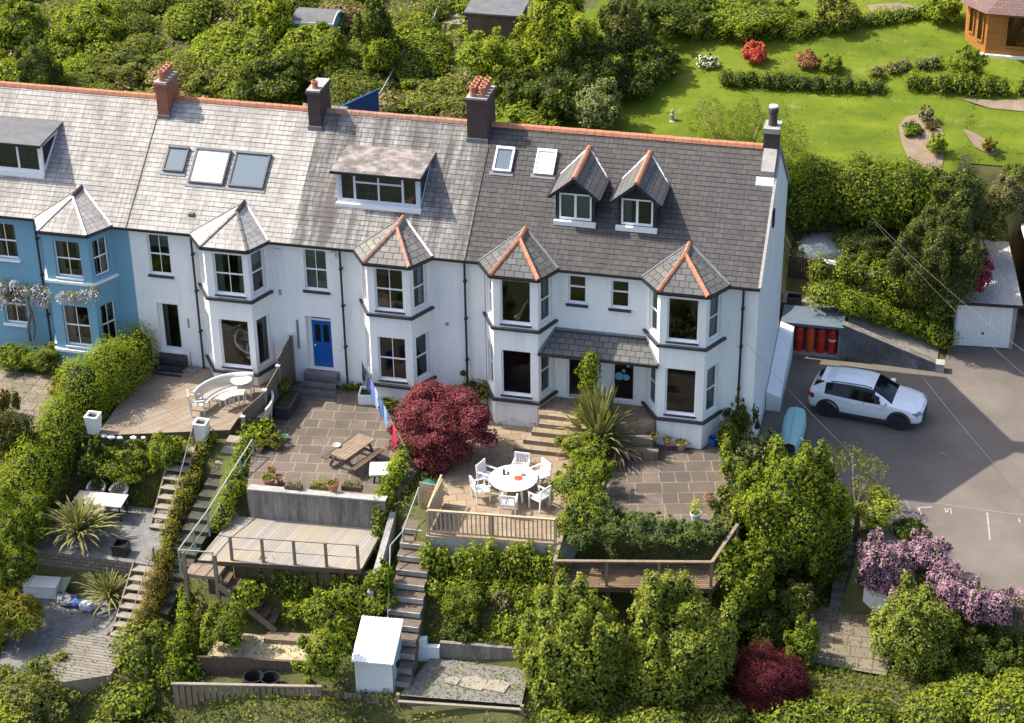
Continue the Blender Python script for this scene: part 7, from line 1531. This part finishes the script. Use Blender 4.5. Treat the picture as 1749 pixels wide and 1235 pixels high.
arc_bench('curved_bench', 'short curved white bench with a slatted back against the board fence', bc.x-.45, bc.y-.3, -.445, 1.75, -12, 42)
arc_bench('curved_table', 'narrow curved white table in front of the long curved bench', bc.x, bc.y, -.445+.12, 1.05, 98, 170, False, .38)
c = G(412, 648, z=.28); t_ = thing('side_table', (c.x, c.y, -.445), 'small round white pedestal table between the two curved benches', 'table')
q = MB(); q.local = True; q.lathe((0, 0, .70), [(.01, 0), (.40, 0), (.41, .015), (.40, .035), (.01, .035)], 28); q.build('table_top', M['teakwhite'], t_)
for a in range(3): t = a*2.1; q = MB(); q.local = True; q.tube([(0, 0, .7), (.02*math.cos(t), .02*math.sin(t), .35), (.28*math.cos(t), .28*math.sin(t), 0)], .02, 6); q.build('leg', M['teakwhite'], t_)
c = G(338, 705, z=-.45); t_ = thing('garden_chair', (c.x, c.y, -.445), 'whitewashed slatted armchair standing alone on the weathered deck', 'chair', rz=math.radians(115)); slat_chair(t_, 'whitewash')
# tapered planters
def taper(px, py, z, label, h=.78, wt=.26, wb=.19):
    c = G(px, py, z=z); t_ = thing('planter', (c.x, c.y, z), label, 'planter', 'tall tapered white planters'); q = MB(); q.local = True
    def rg_(w_, z_): return [Vector((w_*sx, w_*sy, z_)) for sx, sy in ((-1, -1), (1, -1), (1, 1), (-1, 1))]
    R_ = [rg_(wb, 0), rg_(wt, h), rg_(wt-.07, h), rg_(wt-.08, h-.12)]
    for a, b in zip(R_, R_[1:]):
        for k in range(4): q.face([a[k], a[(k+1) % 4], b[(k+1) % 4], b[k]])
    q.build('planter_body', M['cream'], t_); q = MB(); q.local = True; q.face(rg_(wt-.075, h-.10)); q.build('soil', M['twig'], t_); return t_
taper(162, 738, -.44, 'tapered white planter at the left corner of the weathered deck'); taper(346, 750, -.44, 'tapered white planter at the top of the wooden stair')
# board fence between deck and flagged terrace
fc = thing('panel_fence', (10.85, -2.2, -.6), 'grey overlapping board fence between the weathered deck and the flagged terrace', 'fence')
pp = [(10.87, -.05), (10.87, -1.7), (10.87, -3.3), (10.45, -4.6)]; zt_ = [1.45, .95, .78, .35]
for i in range(3):
    a, b = pp[i], pp[i+1]; q = MB()
    for k in range(9): f = k/9; z0 = -.65; q.prism([(a[0]-.02, a[1]), (b[0]-.02, b[1]), (b[0]+.02, b[1]), (a[0]+.02, a[1])], z0+(zt_[i]-z0)*f, [z0+(zt_[i]-z0)*(f+.105)]*4) if k < 9 else None
    q = MB(); q.prism([(a[0]-.02, a[1]), (b[0]-.02, b[1]), (b[0]+.02, b[1]), (a[0]+.02, a[1])], -.7, [zt_[i], zt_[i]-.12, zt_[i]-.12, zt_[i]]); q.build('panel', brickmat('fence_boards%d' % i, (.16, .13, .10), (.21, .175, .135), (.06, .05, .04), 4, .14, .012) if i == 0 else bpy.data.materials['fence_boards0'], fc)
for (x, y), z in zip(pp, zt_): q = MB(); q.box(x-.06, y-.06, -.7, x+.06, y+.06, z+.05); q.box(x-.08, y-.08, z+.05, x+.08, y+.08, z+.10, 1); q.build('post', [M['timbergrey'], M['whiteworn']], fc)
# picnic table
c = G(603, 775, z=-.2); pt = thing('picnic_table', (c.x, c.y, -.615), 'weathered dark picnic table with attached benches on the flagstones', 'table', rz=math.radians(-22))
q = MB(); q.local = True
for i in range(5): q.box(-.36+.148*i, -.85, .70, -.36+.148*i+.135, .85, .74)
q.build('table_top', M['timber'], pt)
for s in (-1, 1):
    q = MB(); q.local = True; q.box(s*.68-.13, -.85, .40, s*.68-.01, .85, .44); q.box(s*.68+.0, -.85, .40, s*.68+.12, .85, .44); q.build('bench_seat', M['timberdark'], pt)
    for y in (-.62, .62): q = MB(); q.local = True; q.bar((s*.22, y, .70), (s*.62, y, 0), .05, .09); q.build('leg', M['timberdark'], pt)
for y in (-.58, .58): q = MB(); q.local = True; q.bar((-.76, y, .36), (.76, y, .36), .05, .09); q.build('crossbar', M['timberdark'], pt)
b_ = G(575, 762, z=.14); q = MB(); q.local = True; q.lathe((0, 0, 0), [(.02, 0), (.10, 0), (.15, .08), (.14, .08), (.09, .01)], 14); o = q.build('bowl', M['whiteworn']); o.location = (b_.x, b_.y, .127); tag(o, 'small round bowl on the picnic table', 'bowl')
# square white fire table
c = G(650, 800, z=-.15); ft = thing('fire_table', (c.x, c.y, -.615), 'square white stone-topped table by the ivy corner of the terrace', 'table', rz=math.radians(14))
q = MB(); q.local = True; q.prism([(-.40, -.36), (-.36, -.42), (.36, -.42), (.42, -.36), (.42, .36), (.36, .42), (-.36, .42), (-.40, .36)], .40, .47); q.build('table_top', M['cream'], ft, bevel=.015)
q = MB(); q.local = True; q.lathe((0, 0, .472), [(.01, .0), (.2, .0), (.24, .02), (.01, .022)], 12); q.build('burner_plate', M['whiteworn'], ft)
for sx in (-1, 1):
    for sy in (-1, 1): q = MB(); q.local = True; q.bar((sx*.25, sy*.25, 0), (sx*.18, sy*.18, .40), .07); q.build('leg', M['blackplastic'], ft)
# dark raised planter by the steps
pb = thing('raised_planter', (11.25, -1.6, -.6), 'dark slate-coloured raised planter box beside the front steps', 'planter')
q = MB(); q.prism([(11.05, -1.5), (11.6, -1.5), (11.6, -2.9), (11.05, -2.9)], -.62, -.15, 0, 1); q.build('box_side', [M['slatesill'], M['twig']], pb); q = MB(); q.bar((11.6, -1.5, -.13), (11.6, -2.9, -.13), .1, .04); q.bar((11.05, -2.9, -.13), (11.6, -2.9, -.13), .1, .04); q.build('rim', M['slatesill'], pb)
bush('plant', 'green plants growing in the dark raised planter', 'plant', 482, 660, 34, 34, -.3, 'mid', 301, n=4, leaf=.10)
q = MB(); c = G(630, 683, z=-.6); tr_ = thing('trough', (c.x, c.y, -.615), 'white square trough by the foot of the bay window', 'planter', rz=.15)
for (x0, y0, x1, y1) in ((-.36, -.36, .36, -.31), (-.36, .31, .36, .36), (-.36, -.31, -.31, .31), (.31, -.31, .36, .31)): q.local = True; q.box(x0, y0, 0, x1, y1, .42)
q.build('trough_side', M['cream'], tr_); q = MB(); q.local = True; q.box(-.31, -.31, .0, .31, .31, .30); q.build('soil', M['twig'], tr_)
# pots
def pot_at(px, py, z, r_, h_, label, mat='terracotta', plantm=None, seed=1, hgt=.2, group='flower pots', pr=None):
    c = G(px, py, z=z); t_ = thing('flower_pot', (c.x, c.y, z+.004), label, 'pot', group); q = MB(); q.local = True
    q.lathe((0, 0, 0), [(.01, 0), (r_*.68, 0), (r_*.93, h_*.82), (r_*1.05, h_*.82), (r_*1.05, h_), (r_*.88, h_), (r_*.85, h_*.85)], 18); q.build('pot_body', M[mat], t_, smooth=False)
    q = MB(); q.local = True; q.lathe((0, 0, h_*.84), [(.001, .01), (r_*.87, 0)], 14); q.build('soil', M['soil'], t_)
    if plantm:
        B_ = [(0, 0, h_+hgt*.45, (pr or r_)*1.0, (pr or r_)*1.0, hgt*.6)]; C_, Q_ = cloud(B_, 420, seed); leaf_mesh('foliage', C_, Q_, .07, [LM[plantm]], t_, seed)
    return t_
pot_at(464, 812, -.61, .17, .28, 'smaller pale-rimmed terracotta pot at the left corner of the terrace', 'terracotta_old', 'russet', 1, .08)
pot_at(460, 830, -.61, .25, .38, 'large terracotta pot at the left corner of the terrace', 'terracotta', 'mid', 2, .1)
pot_at(479, 826, -.61, .13, .22, 'small terracotta pot tucked behind the large one', 'terracotta')
pot_at(569, 838, -.40, .22, .32, 'single terracotta pot on the stained concrete wall', 'terracotta', 'russet', 3, .08)
pot_at(443, 772, -.61, .13, .2, 'small round pot with a dry plant at the left edge of the terrace', 'terracotta_old', 'russet', 4, .1)
for px, w_, lb, pm in ((500, .62, 'left long trough planter on the concrete wall', 'brown'), (545, .7, 'middle trough planter with bright grassy leaves on the concrete wall', 'bright'), (600, .75, 'right long trough planter on the concrete wall', 'olive')):
    c = G(px, 838, z=-.38); t_ = thing('trough', (c.x, c.y+.12, -.42), lb, 'planter', 'trough planters on the wall', rz=.06); q = MB(); q.local = True; q.box(-w_/2, -.12, 0, w_/2, .12, .2); q.build('trough_side', M['timberdark'], t_)
    B_ = [(-w_*.25, 0, .26, w_*.2, .12, .13), (w_*.2, 0, .28, w_*.22, .12, .16 if pm != 'bright' else .22)]; C_, Q_ = cloud(B_, 380, 4); leaf_mesh('foliage', C_, Q_, .08, [LM[pm], LM['mid']], t_, 3)
pot_at(1117, 752, -.56, .16, .24, 'small mossy pot on the dark steps, left of three', 'terracotta_old', 'mid', 5, .12)
pot_at(1140, 760, -.8, .17, .24, 'brown pot on the dark steps, middle of three', 'terracotta_old', 'mid', 6, .08)
pot_at(1163, 768, -1.01, .21, .32, 'pale terracotta pot on the flagstones, right of three', 'terracotta_old', 'mid', 7, .06)
pot_at(1188, 890, -1.01, .20, .36, 'pale grey pot with a bright yellow plant on the dark flagstones', 'greyblue', 'yellow', 8, .5, pr=.22)
pot_at(1212, 862, -1.01, .22, .36, 'terracotta pot leaning by the right edge of the dark flagstones', 'terracotta_old', 'brown', 9, .1)
pot_at(487, 750, -.61, .12, .16, 'dark green watering pot among the plants at the terrace edge', 'turq')
bush('shrub', 'leafy plants at the left edge of the flagged terrace', 'shrub', 440, 735, 60, 45, -.6, 'bright', 302, n=6, mats=['mid', 'gold'], mixp=[.4, .1]); bush('shrub', 'clump of flowers with orange tips beside the small round pot', 'shrub', 462, 752, 50, 34, -.6, 'mid', 303, n=5, mats=['gold'], mixp=[.3])
M['bucketblue'] = plain('blue_plastic', (.02, .10, .45), .4); c = G(1217, 760, z=-1.0); q = MB(); q.local = True; q.lathe((0, 0, 0), [(.01, 0), (.12, 0), (.16, .3), (.17, .3), (.17, .33), (.14, .33), (.11, .02)], 14); bk_ = thing('bucket', (c.x, c.y, -1.015), 'blue plastic bucket at the corner of the bay', 'bucket'); q.build('bucket_body', M['bucketblue'], bk_); q = MB(); q.local = True; q.tube([(-.16, 0, .32), (-.1, 0, .44), (0, 0, .48), (.1, 0, .44), (.16, 0, .32)], .01, 5); q.build('handle', M['bucketblue'], bk_)
# washing line with clothes
wlz = thing('washing_line', (15.0, -2.0, -.6), 'clothes line running from the bay window to the ivy corner', 'washing line'); pa, pb_ = G(617, 615, y=-.6), G(690, 760, z=1.0); q = MB(); q.tube([pa, (pa+pb_)/2-Vector((0, 0, .05)), pb_], .012, 5); q.build('line', M['cable'], wlz); pc_ = G(708, 800, z=-.6); q = MB(); q.tube([pb_, pc_], .03, 6); q.build('post', M['timbergrey'], wlz)
cols = [((.02, .02, .03), 'black top'), ((.03, .04, .12), 'navy shirt'), ((.10, .20, .48), 'blue striped shirt'), ((.35, .42, .6), 'pale blue shirt'), ((.06, .14, .40), 'dark blue jeans'), ((.22, .33, .58), 'mid blue shirt'), ((.55, .02, .05), 'bright red cloth')]
for i, (cl_, nm) in enumerate(cols):
    f = .02+.105*i+(.10 if i == 6 else 0); p = pa.lerp(pb_, f); r_ = (pb_-pa).normalized(); q = MB(); w_, h_ = .42, .78 if i != 6 else .8; n_ = 6
    for k in range(n_):
        a = p+r_*(w_*k/n_); b = p+r_*(w_*(k+1)/n_); off = Vector((r_.y, -r_.x, 0)); oa, ob = off*.04*math.sin(k*1.9), off*.04*math.sin((k+1)*1.9); tp = .8 if k in (0, n_-1) else 1
        for s_, e_ in ((0, .5), (.5, 1)): 
            q.face([a+oa*s_-Vector((0, 0, h_*s_)), b+ob*s_-Vector((0, 0, h_*s_)), b+ob*e_-Vector((0, 0, h_*e_*tp)), a+oa*e_-Vector((0, 0, h_*e_*tp))])
    mt = plain('cloth_'+nm.replace(' ', '_'), cl_, .9); o = q.build('garment', mt); tag(o, nm+' hanging on the clothes line', 'clothing', 'clothes on the line')
    sm_ = o.modifiers.new('thickness', 'SOLIDIFY'); sm_.thickness = .012
# small garden gate and composter
gt = thing('garden_gate', (18.3, -6.9, -1), 'small pale arched wooden gate at the head of the long steps', 'gate'); ga_, gb_ = G(718, 868, z=-1.05), G(752, 868, z=-1.05)
for i in range(6): f0 = i/6; p = ga_.lerp(gb_, f0); q = MB(); q.box(p.x, p.y, -1.0, p.x+.10, p.y+.03, -.05+.12*(1-f0)**2); q.build('picket', M['timberpale'], gt)
for z in (-.85, -.35): q = MB(); q.box(ga_.x-.02, ga_.y+.031, z, gb_.x, ga_.y+.06, z+.09); q.build('rail', M['timberpale'], gt)
c = G(733, 832, z=-.7); cb = thing('compost_bin', (c.x, c.y, -1.0), 'dark green compost bin behind the small arched gate', 'bin'); q = MB(); q.local = True; q.lathe((0, 0, 0), [(.35, 0), (.30, .45), (.24, .5), (.01, .56)], 14); q.build('bin_body', plain('dark_green_plastic', (.02, .13, .09), .5), cb)
# slate terrace: rectangular table and round-backed chairs
c = G(171, 852, z=-1.83); tb = thing('garden_table', (c.x, c.y, -2.575), 'rectangular pale pinkish table on the grey gravel', 'table', rz=.05)
q = MB(); q.local = True; q.box(-.95, -.42, .71, .95, .42, .75); q.build('table_top', M['tabletop'], tb)
for sx in (-1, 1):
    for sy in (-1, 1): q = MB(); q.local = True; q.bar((sx*.85, sy*.34, 0), (sx*.85, sy*.34, .71), .05); q.build('leg', M['cladding'], tb)
def tub_chair(loc, rz, label, first=None):
    if first is not None: return clone(first, loc, rz, label)
    t_ = thing('tub_chair', loc, label, 'chair', 'white round-backed chairs', rz); q = MB(); q.local = True; q.lathe((0, 0, .40), [(.01, 0), (.27, 0), (.28, .04), (.01, .05)], 18); q.build('seat', M['whitewash'], t_)
    A = [math.radians(-25+230*i/16) for i in range(17)]; q = MB(); q.local = True; q.tube([(.33*math.cos(a), .33*math.sin(a), .72+.14*max(0, math.sin(a))) for a in A], .045, 6); q.build('back_rail', M['teakwhite'], t_)
    q = MB(); q.local = True
    for i in range(0, 17): a = A[i]; q.bar((.28*math.cos(a), .28*math.sin(a), .42), (.33*math.cos(a), .33*math.sin(a), .72+.12*max(0, math.sin(a))), .025)
    q.build('backrest', M['whitewash'], t_)
    for a in (.8, 2.3, 3.9, 5.5): q = MB(); q.local = True; q.bar((.22*math.cos(a), .22*math.sin(a), .4), (.26*math.cos(a), .26*math.sin(a), 0), .035); q.build('leg', M['whitewash'], t_)
    return t_
tcz = -2.575; t0 = tub_chair((c.x-.48, c.y+.72, tcz), .1, 'left white round-backed chair behind the pinkish table'); tub_chair((c.x+.42, c.y+.74, tcz), -.1, 'right white round-backed chair behind the pinkish table', t0); tub_chair((c.x+.05, c.y-.62, tcz), math.pi, 'round-backed chair on the near side of the pinkish table', t0)
# storage box, bags, black planter
c = G(72, 1003, z=-3.8); sb = thing('storage_box', (c.x, c.y, -4.09), 'low pale cream storage box beside the cordyline', 'box', rz=.1); q = MB(); q.local = True; q.box(-.62, -.3, 0, .62, .3, .5); q.build('box_body', M['cream'], sb, bevel=.02); q = MB(); q.local = True; q.box(-.65, -.33, .505, .65, .33, .57); q.build('lid', M['cream'], sb, bevel=.02)
c = G(112, 985, z=-3.6); lg = thing('sun_lounger', (c.x, c.y, -4.09), 'faded green striped lounger cushion leaning behind the storage box', 'lounger', rz=-.2); q = MB(); q.local = True; q.bar((0, -.55, .2), (0, .35, .75), .55, .08); q.build('cushion', plain('pale_green_cloth', (.30, .35, .24), .9), lg); q = MB(); q.local = True; q.bar((-.2, .2, 0), (-.2, .3, .6), .05); q.bar((.2, .2, 0), (.2, .3, .6), .05); q.build('frame', M['timber'], lg)
for i, (px, py, cl_, lb, s_) in enumerate(((112, 1025, (.20, .2, .22), 'grey folded sheet on the gravel by the storage box', .36), (130, 1030, (.05, .12, .40), 'bright blue plastic bag on the gravel', .22), (150, 1035, (.45, .48, .60), 'white and lilac bag of things under the spiky plant', .30))):
    c = G(px, py, z=-3.95); rg = np.random.default_rng(i); v, f_ = ico(); w = 1+.22*np.sin(v[:, 0]*6+i)*np.sin(v[:, 1]*5+1)+.12*np.sin(v[:, 2]*11+v[:, 0]*9); q = MB(); q.v = [tuple(x) for x in v*w[:, None]*np.array([s_, s_*.8, s_*.55])]; q.f = [tuple(int(k) for k in x) for x in f_]; q.m = [0]*len(f_); q.uv = [[(0, 0)]*3]*len(f_)
    o = q.build('bag', plain('bag_cloth%d' % i, cl_, .6)); o.location = (c.x, c.y, -3.93); tag(o, lb, 'bag')
c = G(208, 945, z=-2.58); bp = thing('planter', (c.x, c.y, -2.575), 'empty square black planter at the head of the lower wooden stair', 'planter'); q = MB(); q.local = True
for (x0, y0, x1, y1) in ((-.26, -.26, .26, -.22), (-.26, .22, .26, .26), (-.26, -.22, -.22, .22), (.22, -.22, .26, .22)): q.box(x0, y0, 0, x1, y1, .45)
q.box(-.22, -.22, .2, .22, .22, .25); q.build('planter_body', M['blackplastic'], bp)
c = G(700, 1128, z=-4.2); t_ = thing('flower_pot', (c.x, c.y, -4.45), 'tall white pot with dry plant between the shed and the long steps', 'pot', 'flower pots'); q = MB(); q.local = True; q.lathe((0, 0, 0), [(.01, 0), (.24, 0), (.25, .55), (.22, .55), (.21, .48), (.01, .48)], 16); q.build('pot_body', M['whiteworn'], t_); C_, Q_ = cloud([(0, 0, .65, .26, .26, .2)], 300, 3); leaf_mesh('foliage', C_, Q_, .09, [LM['brown']], t_, 3)

row('ivy', 'ivy creeping over the right end of the stained concrete wall', 'climber', [(640, 872), (648, 890), (655, 905)], [-.9, -1.3, -1.7], .4, .55, 'mid', 401, mats=['bright', 'brown'], mixp=[.3, .15])
row('shrub', 'weeds growing along the foot of the stained concrete wall', 'shrub', [(470, 885), (500, 884)], [-1.62, -1.62], .16, .14, 'olive', 402, step=.3)
row('shrub', 'small ferns along the house wall beneath the bay of the third house', 'shrub', [(585, 668), (612, 668)], [-.6, -.6], .22, .3, 'mid', 403, step=.3)
for i, (px, py) in enumerate(((1330, 1125), (1408, 1130), (1475, 1095))):
    pass
for i, (px, py, w_) in enumerate(((178, 745, .12), (190, 747, .15), (205, 748, .11), (228, 748, .13), (245, 748, .10))):
    c = G(px, py, z=-.43); v, f_ = ico(); q = MB(); q.v = [tuple(x) for x in v*np.array([w_, w_*.7, w_*.5])*(1+.1*np.sin(v[:, :1]*7+i))]; q.f = [tuple(int(k) for k in x) for x in f_]; q.m = [0]*len(f_); q.uv = [[(0, 0)]*3]*len(f_)
    o = q.build('pebble', M['whiteworn']); o.location = (c.x, c.y, -.42); tag(o, 'one of the pale stones lined up along the front edge of the weathered deck', 'stone', 'pale stones along the deck edge')
hsr = thing('parasol_base', (0, 0, 0), 'round grey parasol base with a short pole on the weathered deck near the wall', 'parasol base'); c = G(328, 632, z=-.44); hsr.location = (c.x, c.y, -.445)
q = MB(); q.local = True; q.lathe((0, 0, 0), [(.01, 0), (.26, 0), (.25, .05), (.05, .07), (.03, .35), (.01, .35)], 18); q.build('base_plate', M['lead'], hsr); q = MB(); q.local = True; q.tube([(0, 0, .3), (0, 0, .85)], .02, 6); q.build('pole', M['lead'], hsr)
